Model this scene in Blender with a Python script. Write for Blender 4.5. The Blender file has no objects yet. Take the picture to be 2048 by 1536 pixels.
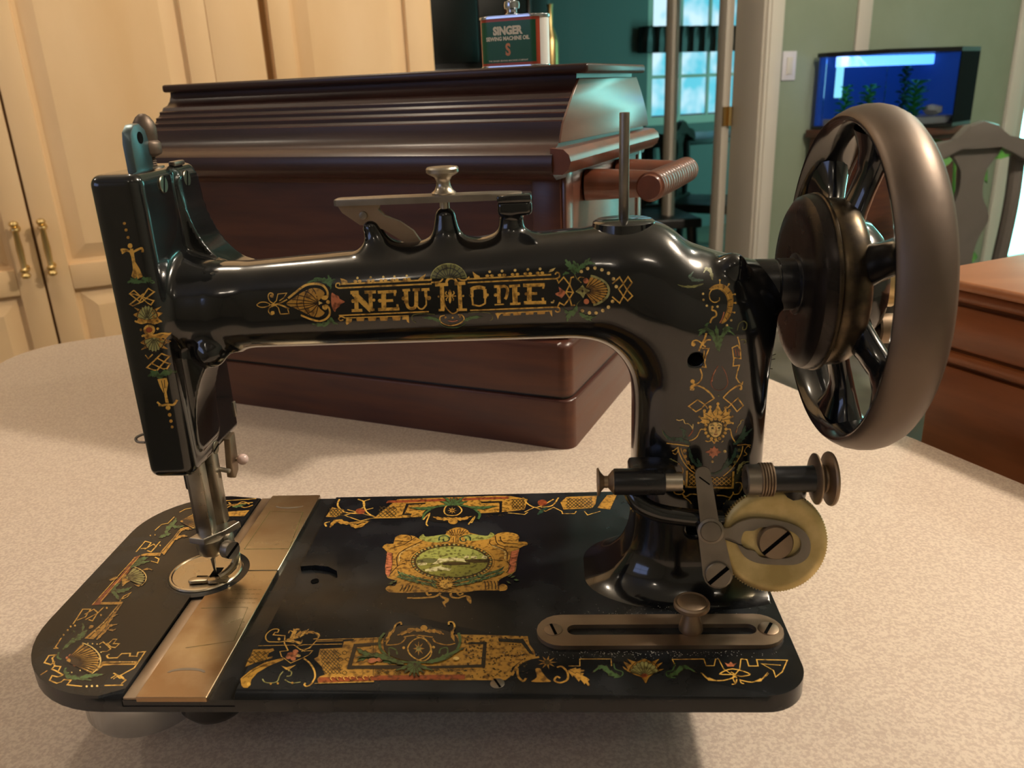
import bpy, bmesh, math, random
import numpy as np
from mathutils import Vector, Matrix
from mathutils.bvhtree import BVHTree
from mathutils.geometry import tessellate_polygon

# ------------------------------------------------------------------ camera, world, lights, exposure
scn = bpy.context.scene
COL = scn.collection
vs = scn.view_settings
vs.view_transform = 'Standard'; vs.look = 'None'; vs.gamma = 1.0; vs.exposure = 0.10
vs.use_curve_mapping = False

cam_d = bpy.data.cameras.new('camera')
cam = bpy.data.objects.new('camera', cam_d); COL.objects.link(cam)
YAW, PITCH, ROLL = -0.0579, 0.3488, -0.0411
fw = Vector((math.sin(YAW)*math.cos(PITCH), math.cos(YAW)*math.cos(PITCH), -math.sin(PITCH)))
rt = Vector((math.cos(YAW), -math.sin(YAW), 0)); up = rt.cross(fw)
r_ = rt*math.cos(ROLL)+up*math.sin(ROLL); u_ = -rt*math.sin(ROLL)+up*math.cos(ROLL)
M = Matrix((r_, u_, -fw)).transposed().to_4x4(); M.translation = Vector((0.0779, -0.3790, 0.2478))
cam.matrix_world = M
cam_d.sensor_width = 36.0; cam_d.lens = 1622.83*36/2048
cam_d.clip_start = 0.02; cam_d.clip_end = 50
cam_d.dof.use_dof = True; cam_d.dof.focus_distance = 0.47; cam_d.dof.aperture_fstop = 16.0
scn.camera = cam

world = bpy.data.worlds.new('world'); scn.world = world; world.use_nodes = True
world.node_tree.nodes['Background'].inputs[0].default_value = (0.80, 0.86, 0.95, 1)
world.node_tree.nodes['Background'].inputs[1].default_value = 0.06

E1 = Vector((0.887, 0.462, 0)); E2 = Vector((-0.462, 0.887, 0))     # the room's two wall directions
def room(s, t, z):                                                  # room coordinates (mm) -> world (mm)
    return Vector((E1.x*s+E2.x*t, E1.y*s+E2.y*t, z))
TZ = -60.0            # table top
FZ = -800.0           # floor
CZ = 1700.0           # ceiling

def lamp(name, kind, loc, energy, color, size=0.1, target=None, sy=None):
    d = bpy.data.lights.new(name, kind); d.energy = energy; d.color = color
    if kind == 'AREA':
        d.size = size
        if sy: d.shape = 'RECTANGLE'; d.size_y = sy
    else: d.shadow_soft_size = size
    o = bpy.data.objects.new(name, d); COL.objects.link(o); o.location = loc
    if target is not None:
        o.rotation_euler = (Vector(target)-Vector(loc)).to_track_quat('-Z', 'Y').to_euler()
    return o
# ceiling key lamp; the rest are unseen point lights added as fill
WARM = (1.0, 0.85, 0.67)
lamp('ceiling_spot_key', 'POINT', (1.50, 0.44, 1.60), 125, (1.0, 0.87, 0.72), 0.06)
lamp('fill_kitchen_a', 'POINT', (-0.62, 0.70, 1.42), 12, WARM, 0.05)  # fill from the kitchen side, hung low to brighten the ceiling
lamp('fill_kitchen_b', 'POINT', (-1.60, 0.10, 1.42), 9, WARM, 0.05)
lamp('fill_front_a', 'POINT', (0.45, -1.15, 1.42), 2.6, WARM, 0.05)  # added front fill, no fixture behind it
lamp('fill_front_b', 'POINT', (-0.60, -1.70, 1.42), 2.6, WARM, 0.05)
lamp('fill_back_wall', 'POINT', (1.75, 1.85, 1.55), 19, (1.0, 0.94, 0.82), 0.06)  # added to brighten the green back wall

# ------------------------------------------------------------------ helpers (all lengths in mm)
def srgb(h, a=1.0):
    h = h.lstrip('#'); c = [int(h[i:i+2], 16)/255 for i in (0, 2, 4)]
    return tuple(x/12.92 if x <= 0.04045 else ((x+0.055)/1.055)**2.4 for x in c)+(a,)
MATS = {}
def mat(name, col, rough=0.5, metal=0.0, spec=0.5, coat=0.0, coat_r=0.1, col2=None, scale=30.0, stretch=(1,1,1), bump=0.0,
        bscale=None, rvar=0.0, detail=6.0, emit=None, estr=0.0, trans=0.0, lo=0.35, hi=0.65, ior=1.45, alpha=1.0):
    m = bpy.data.materials.new(name); m.use_nodes = True; nt = m.node_tree; b = nt.nodes['Principled BSDF']
    c = srgb(col) if isinstance(col, str) else tuple(col)+(1,)
    b.inputs['Base Color'].default_value = c; b.inputs['Roughness'].default_value = rough
    b.inputs['Metallic'].default_value = metal; b.inputs['Specular IOR Level'].default_value = spec
    b.inputs['Coat Weight'].default_value = coat; b.inputs['Coat Roughness'].default_value = coat_r
    b.inputs['Transmission Weight'].default_value = trans; b.inputs['IOR'].default_value = ior
    b.inputs['Alpha'].default_value = alpha
    if emit: b.inputs['Emission Color'].default_value = srgb(emit); b.inputs['Emission Strength'].default_value = estr
    if col2 or bump or rvar:
        tc = nt.nodes.new('ShaderNodeTexCoord'); mp = nt.nodes.new('ShaderNodeMapping')
        mp.inputs['Scale'].default_value = stretch; nt.links.new(tc.outputs['Object'], mp.inputs[0])
        n = nt.nodes.new('ShaderNodeTexNoise'); n.inputs['Scale'].default_value = scale; n.inputs['Detail'].default_value = detail
        nt.links.new(mp.outputs[0], n.inputs['Vector'])
        if col2:
            r = nt.nodes.new('ShaderNodeValToRGB'); r.color_ramp.elements[0].position = lo; r.color_ramp.elements[1].position = hi
            r.color_ramp.elements[0].color = c; r.color_ramp.elements[1].color = srgb(col2)
            nt.links.new(n.outputs['Fac'], r.inputs[0]); nt.links.new(r.outputs[0], b.inputs['Base Color'])
        if rvar:
            mr = nt.nodes.new('ShaderNodeMapRange'); mr.inputs[1].default_value = 0.3; mr.inputs[2].default_value = 0.7
            mr.inputs[3].default_value = max(0.02, rough-rvar); mr.inputs[4].default_value = rough+rvar
            nt.links.new(n.outputs['Fac'], mr.inputs[0]); nt.links.new(mr.outputs[0], b.inputs['Roughness'])
        if bump:
            n2 = n
            if bscale:
                n2 = nt.nodes.new('ShaderNodeTexNoise'); n2.inputs['Scale'].default_value = bscale; n2.inputs['Detail'].default_value = 3
                nt.links.new(mp.outputs[0], n2.inputs['Vector'])
            bp = nt.nodes.new('ShaderNodeBump'); bp.inputs['Strength'].default_value = bump; bp.inputs['Distance'].default_value = 0.001
            nt.links.new(n2.outputs['Fac'], bp.inputs['Height']); nt.links.new(bp.outputs[0], b.inputs['Normal'])
    MATS[name] = m
    return m

ROOT = {}
def empty(name, loc_mm, label=None, cat=None, group=None):
    o = bpy.data.objects.new(name, None); COL.objects.link(o); o.location = Vector(loc_mm)*0.001
    o.empty_display_size = 0.02; ROOT[o] = Vector(loc_mm)
    tag(o, label, cat, group)
    return o
def tag(o, label=None, cat=None, group=None, kind=None):
    if label: o['label'] = label
    if cat: o['category'] = cat
    if group: o['group'] = group
    if kind: o['kind'] = kind
    return o
def obj(name, bm, m, parent=None, smooth=True, angle=35, origin=None, recalc=True):
    """links a bmesh (world mm) as one mesh object; children are kept relative to their root"""
    if recalc: bmesh.ops.recalc_face_normals(bm, faces=bm.faces)
    if parent is not None:
        off = ROOT.get(parent, Vector((0, 0, 0)))
    else:
        off = Vector(origin) if origin is not None else Vector((0, 0, 0))
    for v in bm.verts: v.co = (v.co-off)*0.001
    me = bpy.data.meshes.new(name); bm.to_mesh(me); bm.free()
    o = bpy.data.objects.new(name, me); COL.objects.link(o)
    for mm in (m if isinstance(m, (list, tuple)) else [m]): me.materials.append(mm if not isinstance(mm, str) else MATS[mm])
    if smooth:
        me.polygons.foreach_set('use_smooth', [True]*len(me.polygons)); me.set_sharp_from_angle(angle=math.radians(angle))
    if parent is not None:
        o.parent = parent; ROOT[o] = off
    else:
        o.location = off*0.001; ROOT[o] = off
    return o
def struct(name, bm, m, label=None, **k):
    o = obj(name, bm, m, **k); o['kind'] = 'structure'
    if label: o['label'] = label
    return o
def B(): return bmesh.new()
def frame(axis):
    a = Vector(axis).normalized(); h = Vector((0, 0, 1)) if abs(a.z) < 0.9 else Vector((1, 0, 0))
    x = h.cross(a).normalized(); return x, a.cross(x), a
def box(bm, lo, hi, bev=0.0, seg=2, mx=None):
    lo = Vector(lo); hi = Vector(hi); c = (lo+hi)/2; s = hi-lo
    g = bmesh.ops.create_cube(bm, size=1.0); vv = g['verts']
    for v in vv: v.co = Vector((v.co.x*s.x, v.co.y*s.y, v.co.z*s.z))+c
    if bev:
        ee = list({e for v in vv for e in v.link_edges})
        r = bmesh.ops.bevel(bm, geom=ee, offset=bev, segments=seg, affect='EDGES', profile=0.5)
        vv = list({v for f in r['faces'] for v in f.verts} | {v for v in vv if v.is_valid})
    if mx is not None:
        for v in vv: v.co = mx @ v.co
    return vv
def lathe(bm, prof, origin, axis=(0, 0, 1), n=32, cap=True):
    x, y, a = frame(axis); o = Vector(origin); rings = []
    for r, h in prof:
        if r < 1e-6: rings.append([bm.verts.new(o+a*h)])
        else: rings.append([bm.verts.new(o+a*h+(x*math.cos(2*math.pi*i/n)+y*math.sin(2*math.pi*i/n))*r) for i in range(n)])
    for p, q in zip(rings, rings[1:]):
        for i in range(n):
            j = (i+1) % n
            if len(p) == 1 and len(q) == 1: continue
            if len(p) == 1: bm.faces.new((p[0], q[j], q[i]))
            elif len(q) == 1: bm.faces.new((p[i], p[j], q[0]))
            else: bm.faces.new((p[i], p[j], q[j], q[i]))
    if cap:
        if len(rings[0]) > 1: bm.faces.new(rings[0][::-1])
        if len(rings[-1]) > 1: bm.faces.new(rings[-1])
def cyl(bm, p0, p1, r0, r1=None, n=24, bev=0.0):
    p0 = Vector(p0); p1 = Vector(p1); L = (p1-p0).length; r1 = r0 if r1 is None else r1
    if bev: pr = [(r0-bev, 0), (r0-bev*0.3, bev*0.3), (r0, bev), (r1, L-bev), (r1-bev*0.3, L-bev*0.3), (r1-bev, L)]
    else: pr = [(r0, 0), (r1, L)]
    lathe(bm, pr, p0, p1-p0, n)
def tube(bm, pts, r, n=10, cap=True, sub=0):
    pts = [Vector(p) for p in pts]
    if sub: pts = spline(pts, sub)
    N = len(pts); rs = r if isinstance(r, (list, tuple)) else [r]*N
    if len(rs) != N: rs = [rs[0]+(rs[-1]-rs[0])*i/(N-1) for i in range(N)]
    t = (pts[1]-pts[0]).normalized(); x, y, _ = frame(t); rings = []
    for i, p in enumerate(pts):
        t2 = (pts[min(i+1, N-1)]-pts[max(i-1, 0)]).normalized()
        x = (x-t2*x.dot(t2)).normalized(); y = t2.cross(x)
        rings.append([bm.verts.new(p+(x*math.cos(2*math.pi*k/n)+y*math.sin(2*math.pi*k/n))*rs[i]) for k in range(n)])
    for p, q in zip(rings, rings[1:]):
        for k in range(n): bm.faces.new((p[k], p[(k+1) % n], q[(k+1) % n], q[k]))
    if cap: bm.faces.new(rings[0][::-1]); bm.faces.new(rings[-1])
def spline(pts, sub=6, closed=False):
    P = [Vector(p) for p in pts]; n = len(P); out = []
    for i in range(n if closed else n-1):
        if closed: a, b, c, d = P[(i-1) % n], P[i], P[(i+1) % n], P[(i+2) % n]
        else: a, b, c, d = P[max(i-1, 0)], P[i], P[i+1], P[min(i+2, n-1)]
        for k in range(sub):
            t = k/sub
            out.append(0.5*((2*b)+(c-a)*t+(2*a-5*b+4*c-d)*t*t+(3*b-a-3*c+d)*t**3))
    if not closed: out.append(P[-1])
    return out
def prism(bm, poly, o, ux, uy, th, bev=0.0, seg=2):
    """extrude a 2-D outline (in ux, uy from o) along ux x uy by th; optional bevel of the far rim"""
    o = Vector(o); ux = Vector(ux); uy = Vector(uy); nz = ux.cross(uy).normalized()
    a = [bm.verts.new(o+ux*p[0]+uy*p[1]) for p in poly]; b = [bm.verts.new(v.co+nz*th) for v in a]
    n = len(a); bm.faces.new(a[::-1]); top = bm.faces.new(b)
    for i in range(n): bm.faces.new((a[i], a[(i+1) % n], b[(i+1) % n], b[i]))
    if bev: bmesh.ops.bevel(bm, geom=list(top.edges), offset=bev, segments=seg, affect='EDGES', profile=0.5)
def ringprism(bm, outer, inner, o, ux, uy, th):
    o = Vector(o); ux = Vector(ux); uy = Vector(uy); nz = ux.cross(uy).normalized(); n = len(outer)
    def lp(p, h): return [bm.verts.new(o+ux*q[0]+uy*q[1]+nz*h) for q in p]
    a, b, c, d = lp(outer, 0), lp(inner, 0), lp(outer, th), lp(inner, th)
    for i in range(n):
        j = (i+1) % n
        bm.faces.new((c[i], c[j], d[j], d[i])); bm.faces.new((a[j], a[i], b[i], b[j]))
        bm.faces.new((a[i], a[j], c[j], c[i])); bm.faces.new((b[j], b[i], d[i], d[j]))
def stadium(cx, cy, hl, r, n=10):
    out = []
    for i in range(n+1):
        a = -math.pi/2+math.pi*i/n; out.append((cx+hl+r*math.cos(a), cy+r*math.sin(a)))
    for i in range(n+1):
        a = math.pi/2+math.pi*i/n; out.append((cx-hl+r*math.cos(a), cy+r*math.sin(a)))
    return out
def rrect(x0, y0, x1, y1, rs, n=8):
    """rounded rectangle, radii for (x0,y0),(x1,y0),(x1,y1),(x0,y1)"""
    if not isinstance(rs, (list, tuple)): rs = [rs]*4
    C = [(x0+rs[0], y0+rs[0], math.pi, rs[0]), (x1-rs[1], y0+rs[1], 1.5*math.pi, rs[1]),
         (x1-rs[2], y1-rs[2], 0, rs[2]), (x0+rs[3], y1-rs[3], .5*math.pi, rs[3])]
    return [(cx+r*math.cos(a+.5*math.pi*i/n), cy+r*math.sin(a+.5*math.pi*i/n)) for cx, cy, a, r in C for i in range(n+1)]
def circ(cx, cy, r, n=32, a0=0): return [(cx+r*math.cos(a0+2*math.pi*i/n), cy+r*math.sin(a0+2*math.pi*i/n)) for i in range(n)]

# ------------------------------------------------------------------ materials
JAPAN = mat('black_japan_lacquer', (0.006, 0.0065, 0.007), 0.16, spec=0.5, coat=0.6, coat_r=0.06, rvar=0.05, scale=40, bump=0.02, bscale=300)
mat('black_japan_dusty', (0.007, 0.008, 0.009), 0.27, spec=0.4, coat=0.0, coat_r=0.14, col2='#2b2e31', lo=0.45, hi=0.78, scale=28, rvar=0.10, bump=0.03, bscale=260)
mat('black_iron', (0.010, 0.010, 0.011), 0.3, rvar=0.08, scale=60)
mat('steel', '#a39a8c', 0.34, metal=1.0, rvar=0.10, scale=90, col2='#b5ad9f')
mat('dark_steel', '#80786e', 0.42, metal=0.9, rvar=0.10, scale=70, col2='#8f877b')
mat('blued_steel', '#6d7d82', 0.34, metal=1.0, rvar=0.08, scale=80)
mat('brown_steel', '#8b7763', 0.46, metal=0.9, rvar=0.12, scale=50, col2='#9d8a74')
mat('nickel_plate', '#bdb096', 0.30, metal=1.0, col2='#94795a', scale=14, lo=0.42, hi=0.62, rvar=0.08)
mat('needle_plate_steel', '#b4a891', 0.26, metal=1.0, rvar=0.08, scale=60)
mat('worn_rim', '#63574d', 0.48, metal=0.8, col2='#6e6157', scale=30, rvar=0.08)
mat('worn_disc', '#2a2523', 0.28, metal=0.7, rvar=0.06, scale=60)
mat('worn_edge_brass', '#6e5f49', 0.34, metal=0.9, rvar=0.10, scale=80, col2='#3a332b')
mat('brass', '#dcc894', 0.46, metal=0.95, col2='#b6a26c', scale=55, rvar=0.10, bump=0.05, bscale=200)
mat('pale_brass', '#c9b184', 0.35, metal=1.0)
mat('pearl', '#d9bdb6', 0.22, spec=0.6, coat=0.3)
mat('silver_bowl', '#b9bcc0', 0.22, metal=1.0)
mat('wood_dark', '#44251e', 0.38, spec=0.45, coat=0.15, coat_r=0.25, col2='#55301f', scale=9, stretch=(1, 1, 9), bump=0.08, bscale=60, rvar=0.06)
mat('wood_lid', '#2e1815', 0.36, spec=0.45, coat=0.2, coat_r=0.2, col2='#3c211a', scale=9, stretch=(1, 1, 9), bump=0.06, bscale=60, rvar=0.05)
mat('wood_end', '#553225', 0.34, spec=0.6, coat=1.0, coat_r=0.24, col2='#623c2c', scale=10, stretch=(1, 1, 8), bump=0.10, bscale=40)
mat('wood_grip', '#6b3b28', 0.34, coat=0.4, coat_r=0.2, col2='#5a3120', scale=40)
mat('wood_orange', '#7d4623', 0.38, coat=0.25, coat_r=0.2, col2='#693818', scale=8, stretch=(1, 1, 7), bump=0.05, bscale=50)
mat('wood_orange_top', '#8f5a38', 0.40, coat=0.2, coat_r=0.2, col2='#9a6542', scale=7, stretch=(1, 6, 1))
mat('laminate', '#c3b0a0', 0.45, spec=0.35, col2='#d8c8b6', scale=560, lo=0.4, hi=0.6, detail=3, bump=0.2, bscale=640)
mat('maple', '#e6c79c', 0.45, spec=0.4, col2='#dcb98a', scale=5, stretch=(1, 1, 0.3), bump=0.02)
mat('gap_shade', '#7a5a34', 0.8)
mat('gap_shade_soft', '#a07a4c', 0.7)
mat('cab_brass', '#d2b67c', 0.3, metal=1.0)
mat('wall_green', '#87937f', 0.75, col2='#818d78', scale=4)
mat('wall_cream', '#aaa294', 0.8)
mat('wall_teal', '#686e6c', 0.8)
mat('paint_white', '#b9b1a4', 0.5)
mat('paint_white2', '#ccc6ba', 0.5)
mat('ceiling_paint', '#cfc8bb', 0.8)
mat('floor_tile', '#77726a', 0.6, col2='#85806f', scale=6)
mat('switch_plastic', '#cfcbd0', 0.4)
mat('chair_wood', '#55504b', 0.34, coat=0.5, coat_r=0.2)
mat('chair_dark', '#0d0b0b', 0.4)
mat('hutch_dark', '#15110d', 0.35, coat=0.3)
mat('black_plastic', '#0b0c0e', 0.35)
mat('leaf', '#2f6b2a', 0.5, col2='#4f8a38', scale=20)
mat('aqua_leaf', '#2fa24a', 0.5)
mat('aqua_leaf_dark', '#1c6a3a', 0.5)
mat('gravel', '#7f8790', 0.8)
mat('glass', '#ffffff', 0.02, trans=1.0, ior=1.1, spec=0.3)
mat('pot', '#6a4a38', 0.6)
mat('tank_black', '#060708', 0.85, spec=0.1)
mat('dust', '#c9c2b4', 0.8)
mat('can_green', '#0e5a37', 0.4, coat=0.2)
mat('can_red', '#b5492e', 0.3)
mat('can_cream', '#e6dcc0', 0.4)
mat('can_white', '#d8d6d2', 0.25)
mat('can_orange', '#d98a58', 0.4)
mat('can_metal', '#b8bcc2', 0.18, metal=1.0)
mat('dark_hole', '#020202', 0.9, spec=0.1)
mat('screw_steel', '#8a8372', 0.34, metal=1.0)
mat('lens_glow', '#ffffff', 0.5, emit='#6db4ff', estr=3.0)
mat('tank_glow', '#0a2a6a', 0.6, emit='#0b3a92', estr=0.32)  # blue tank light put into the panels as their own glow
mat('tank_light', '#ffffff', 0.5, emit='#4a92ff', estr=2.6)
mat('sky_teal', '#000000', 1.0, emit='#5cbdd2', estr=1.2)
mat('tube_glow', '#000000', 1.0, emit='#7fd0f0', estr=1.3)
mat('sky_blue', '#000000', 1.0, emit='#a4b4e4', estr=2.8)
mat('sky_right', '#000000', 1.0, emit='#86e2d8', estr=8.0)
mat('lint', '#3a2c22', 0.9)

def vary_emission(name, c2, scale):
    m = MATS[name]; nt = m.node_tree; b = nt.nodes['Principled BSDF']; tc = nt.nodes.new('ShaderNodeTexCoord'); n = nt.nodes.new('ShaderNodeTexNoise')
    n.inputs['Scale'].default_value = scale; nt.links.new(tc.outputs['Object'], n.inputs['Vector']); r = nt.nodes.new('ShaderNodeValToRGB')
    r.color_ramp.elements[0].position = .4; r.color_ramp.elements[1].position = .62; r.color_ramp.elements[0].color = b.inputs['Emission Color'].default_value; r.color_ramp.elements[1].color = srgb(c2)
    nt.links.new(n.outputs['Fac'], r.inputs[0]); nt.links.new(r.outputs[0], b.inputs['Emission Color'])
vary_emission('sky_teal', '#bfe0ec', 5.0)

# ------------------------------------------------------------------ the room (s along E1, t along E2, z up; mm)
def rbox(bm, s0, s1, t0, t1, z0, z1, bev=0.0, seg=2):
    mx = Matrix(((E1.x, E2.x, 0, 0), (E1.y, E2.y, 0, 0), (0, 0, 1, 0), (0, 0, 0, 1)))
    return box(bm, (s0, t0, z0), (s1, t1, z1), bev, seg, mx)
SL, SR, TB, TF, TFAR = -2500, 5200, 2281, -3000, 4700
bm = B(); rbox(bm, SL-100, SR+100, TF-100, TFAR+100, FZ-60, FZ); struct('floor', bm, 'floor_tile', 'grey floor')
bm = B(); rbox(bm, SL-100, SR+100, TF-100, TFAR+100, CZ, CZ+60); struct('ceiling', bm, 'ceiling_paint')
# back wall with a wide cased opening (s 700..2202) and a patio door opening (s 3740..5000)
bm = B()
rbox(bm, SL, 700, TB, TB+140, FZ, CZ); rbox(bm, 700, 2202, TB, TB+140, 1350, CZ)
rbox(bm, 2202, 3740, TB, TB+140, FZ, CZ); rbox(bm, 3740, 4900, TB, TB+140, 1350, CZ); rbox(bm, 4900, SR, TB, TB+140, FZ, CZ)
struct('wall_back', bm, 'wall_green', 'sage green painted wall')
bm = B()
rbox(bm, SL-100, SL, TF, -1300, FZ, CZ); rbox(bm, SL-100, SL, 300, TB, FZ, CZ)
rbox(bm, SL-100, SL, -1300, 300, FZ, 420); rbox(bm, SL-100, SL, -1300, 300, 1300, CZ)
struct('wall_left', bm, 'wall_cream')
bm = B(); rbox(bm, SL, SR, TF-100, TF, FZ, CZ); struct('wall_front', bm, 'wall_cream')
bm = B(); rbox(bm, SR, SR+100, TF, TFAR, FZ, CZ); struct('wall_right', bm, 'wall_cream')
bm = B(); rbox(bm, -900, -800, TB+140, TFAR, FZ, CZ); struct('wall_far_left', bm, 'wall_teal')
bm = B()
rbox(bm, -800, 3300, TFAR, TFAR+100, FZ, CZ); rbox(bm, 4150, SR, TFAR, TFAR+100, FZ, CZ)
rbox(bm, 3300, 4150, TFAR, TFAR+100, FZ, -40); rbox(bm, 3300, 4150, TFAR, TFAR+100, 1150, CZ)
struct('wall_far', bm, 'wall_teal', 'dim teal wall of the room beyond the doorway')

def window(name, label, s0, s1, z0, z1, t, m, axis='t', nx=2, nz=3, bar=22, fr=55):
    w = empty(name, room((s0+s1)/2, t, z0) if axis == 't' else room(t, (s0+s1)/2, z0)); w['kind'] = 'structure'; w['label'] = label
    def rb(bm, a0, a1, b0, b1, c0, c1):
        if axis == 't': rbox(bm, a0, a1, b0, b1, c0, c1)
        else: rbox(bm, b0, b1, a0, a1, c0, c1)
    fb = B()
    rb(fb, s0, s0+fr, t, t+60, z0, z1); rb(fb, s1-fr, s1, t, t+60, z0, z1)
    rb(fb, s0+fr, s1-fr, t, t+60, z0, z0+fr); rb(fb, s0+fr, s1-fr, t, t+60, z1-fr, z1)
    obj('window_frame', fb, 'paint_white', w, smooth=False)
    dsx = (s1-s0-2*fr)/nx; dz = (z1-z0-2*fr)/nz
    for i in range(nx):
        for k in range(nz):
            pb = B(); a = s0+fr+dsx*i; c = z0+fr+dz*k
            rb(pb, a+bar/2, a+dsx-bar/2, t+26, t+32, c+bar/2, c+dz-bar/2); obj('pane', pb, m, w, smooth=False)
    mb = B()
    for i in range(1, nx): rb(mb, s0+fr+dsx*i-bar/2, s0+fr+dsx*i+bar/2, t+10, t+50, z0+fr, z1-fr)
    for k in range(1, nz): rb(mb, s0+fr, s1-fr, t+12, t+48, z0+fr+dz*k-bar/2, z0+fr+dz*k+bar/2)
    if len(mb.verts): obj('muntin', mb, 'paint_white', w, smooth=False)
    else: mb.free()
    return w
window('window_1', 'bright cyan window seen through the glass door', 3300, 4150, -40, 1150, TFAR+20, 'sky_teal', nx=3, nz=4)
window('window_2', 'patio door with daylight beyond the right edge', 3740, 4900, FZ, 1350, TB+40, 'sky_right', nx=2, nz=1, fr=125)
window('window_3', 'blue daylight window on the left wall', -1300, 300, 420, 1300, SL-80, 'sky_blue', axis='s', nx=2, nz=2)
# dark valance on the far window
bm = B()
for i in range(10):
    a = 3250+95*i; lathe(bm, [(55, 0), (60, 60), (52, 150), (60, 165)], room(a, TFAR-60, 440), n=10)
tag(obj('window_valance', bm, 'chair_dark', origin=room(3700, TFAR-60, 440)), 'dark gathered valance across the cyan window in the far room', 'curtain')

# door casing, jamb, glass door
bm = B(); rbox(bm, 2202, 2282, TB-22, TB, FZ, 1430, 5); rbox(bm, 2214, 2268, TB-28, TB-22, FZ, 1430, 2); struct('trim_1', bm, 'paint_white2', 'cream door casing beside the green wall')
bm = B(); rbox(bm, 2190, 2202, TB-10, TB+150, FZ, 1350, 2); struct('trim_2', bm, 'paint_white', 'cream door jamb')
bm = B(); rbox(bm, 3655, 3740, TB-22, TB, FZ, 1430, 5); struct('trim_3', bm, 'paint_white2', 'cream casing of the patio door')
bm = B(); rbox(bm, 2672, 2745, TB-14, TB, 330, CZ, 3); struct('trim_4', bm, 'paint_white2', 'narrow cream strip on the green wall')
bm = B(); rbox(bm, 2282, 3655, TB-16, TB, FZ, FZ+110, 4); struct('baseboard_back', bm, 'paint_white2')
d = empty('door_1', room(2175, 2440, FZ)); d['kind'] = 'structure'; d['label'] = 'narrow glass door standing open into the dark far room'
T0, T1 = 2438, 2850
bm = B()
rbox(bm, 2150, 2188, T0, T0+52, FZ, 1330, 3); rbox(bm, 2150, 2188, T1-52, T1, FZ, 1330, 3)
rbox(bm, 2150, 2188, T0+52, T1-52, FZ, FZ+220, 3); rbox(bm, 2150, 2188, T0+52, T1-52, 1220, 1330, 3)
obj('door_frame', bm, 'paint_white', d)
bm = B(); rbox(bm, 2166, 2172, T0+52, T1-52, FZ+220, 1220); obj('pane', bm, 'glass', d, smooth=False)
for hz in (70, 820, -600):
    bm = B(); cyl(bm, room(2178, T0-14, hz), room(2178, T0-14, hz+75), 9, n=14); rbox(bm, 2150, 2189, T0-6, T0, hz, hz+75)
    obj('hinge', bm, 'cab_brass', d)

# light switch
w = empty('light_switch', room(2336, TB-4, 236), 'white light switch plate on the green wall', 'light switch')
bm = B(); rbox(bm, 2301, 2371, TB-6, TB, 236, 344, 2.5); obj('plate', bm, 'switch_plastic', w)
bm = B(); rbox(bm, 2322, 2350, TB-10, TB-6, 258, 322, 1.5); obj('rocker', bm, 'paint_white2', w)

# ------------------------------------------------------------------ pantry cabinets (doors at t = 1604)
TC = 1604
def panel_door(parent, s0, s1, z0, z1, panels, name='door'):
    """frame-and-raised-panel door; panels = list of (sa, sb, za, zb) openings"""
    bm = B(); ss = sorted({s0, s1} | {p[0] for p in panels} | {p[1] for p in panels}); zz = sorted({z0, z1} | {p[2] for p in panels} | {p[3] for p in panels})
    sa, sb = panels[0][0], panels[0][1]
    rbox(bm, s0, sa, TC-20, TC, z0, z1, 2.5); rbox(bm, sb, s1, TC-20, TC, z0, z1, 2.5)
    edges = [z0]+[v for p in sorted(panels, key=lambda p: p[2]) for v in (p[2], p[3])]+[z1]
    for i in range(0, len(edges), 2): rbox(bm, sa, sb, TC-20, TC, edges[i], edges[i+1], 2.5)
    dr = obj(name, bm, 'maple', parent)
    for a, b, c, e in panels:
        pb = B(); k = 40
        lo = [room(a, TC-8, c), room(b, TC-8, c), room(b, TC-8, e), room(a, TC-8, e)]
        md = [room(a+9, TC-7, c+9), room(b-9, TC-7, c+9), room(b-9, TC-7, e-9), room(a+9, TC-7, e-9)]
        hi = [room(a+k, TC-17, c+k), room(b-k, TC-17, c+k), room(b-k, TC-17, e-k), room(a+k, TC-17, e-k)]
        L = [[pb.verts.new(v) for v in q] for q in (lo, md, hi)]
        for p, q in zip(L, L[1:]):
            for i in range(4): pb.faces.new((p[i], p[(i+1) % 4], q[(i+1) % 4], q[i]))
        pb.faces.new(L[2]); obj('panel', pb, 'maple', dr, smooth=False)
    return dr
def cab_handle(parent, s, zc):
    bm = B(); t = TC-46
    hp = [(0, -60), (5, -58), (7, -53), (5, -48), (3.5, -46), (6.5, -44), (7, -41), (4.5, -38), (4, -36), (5, 0), (4, 36), (4.5, 38), (7, 41), (6.5, 44), (3.5, 46), (5, 48), (7, 53), (5, 58), (0, 60)]
    lathe(bm, [(r*1.35, h) for r, h in hp], room(s, t, zc), n=16)
    for k in (-1, 1): cyl(bm, room(s, TC-20, zc+41*k), room(s, t, zc+41*k), 4.2, 4.2, 12); cyl(bm, room(s, TC-20, zc+41*k), room(s, TC-25, zc+41*k), 8, 6, 14)
    obj('handle', bm, 'cab_brass', parent)
c1 = empty('pantry_cabinet', room(-300, TC+300, FZ), 'tall maple pantry cabinet with two raised panel doors and brass pulls', 'cabinet')
bm = B(); rbox(bm, -712, 214, TC+2, TB-2, FZ, CZ-200, 1); obj('body', bm, 'maple', c1)
bm = B(); rbox(bm, 106, 214, TC-20, TC+2, FZ+90, CZ-205, 2); obj('face_frame', bm, 'maple', c1)
bm = B(); rbox(bm, -304.5, -299.5, TC-3, TC+1.5, FZ+90, CZ-205); obj('door_gap_shade', bm, 'gap_shade', c1, smooth=False)  # brown strip colours in the shade between the doors
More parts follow.
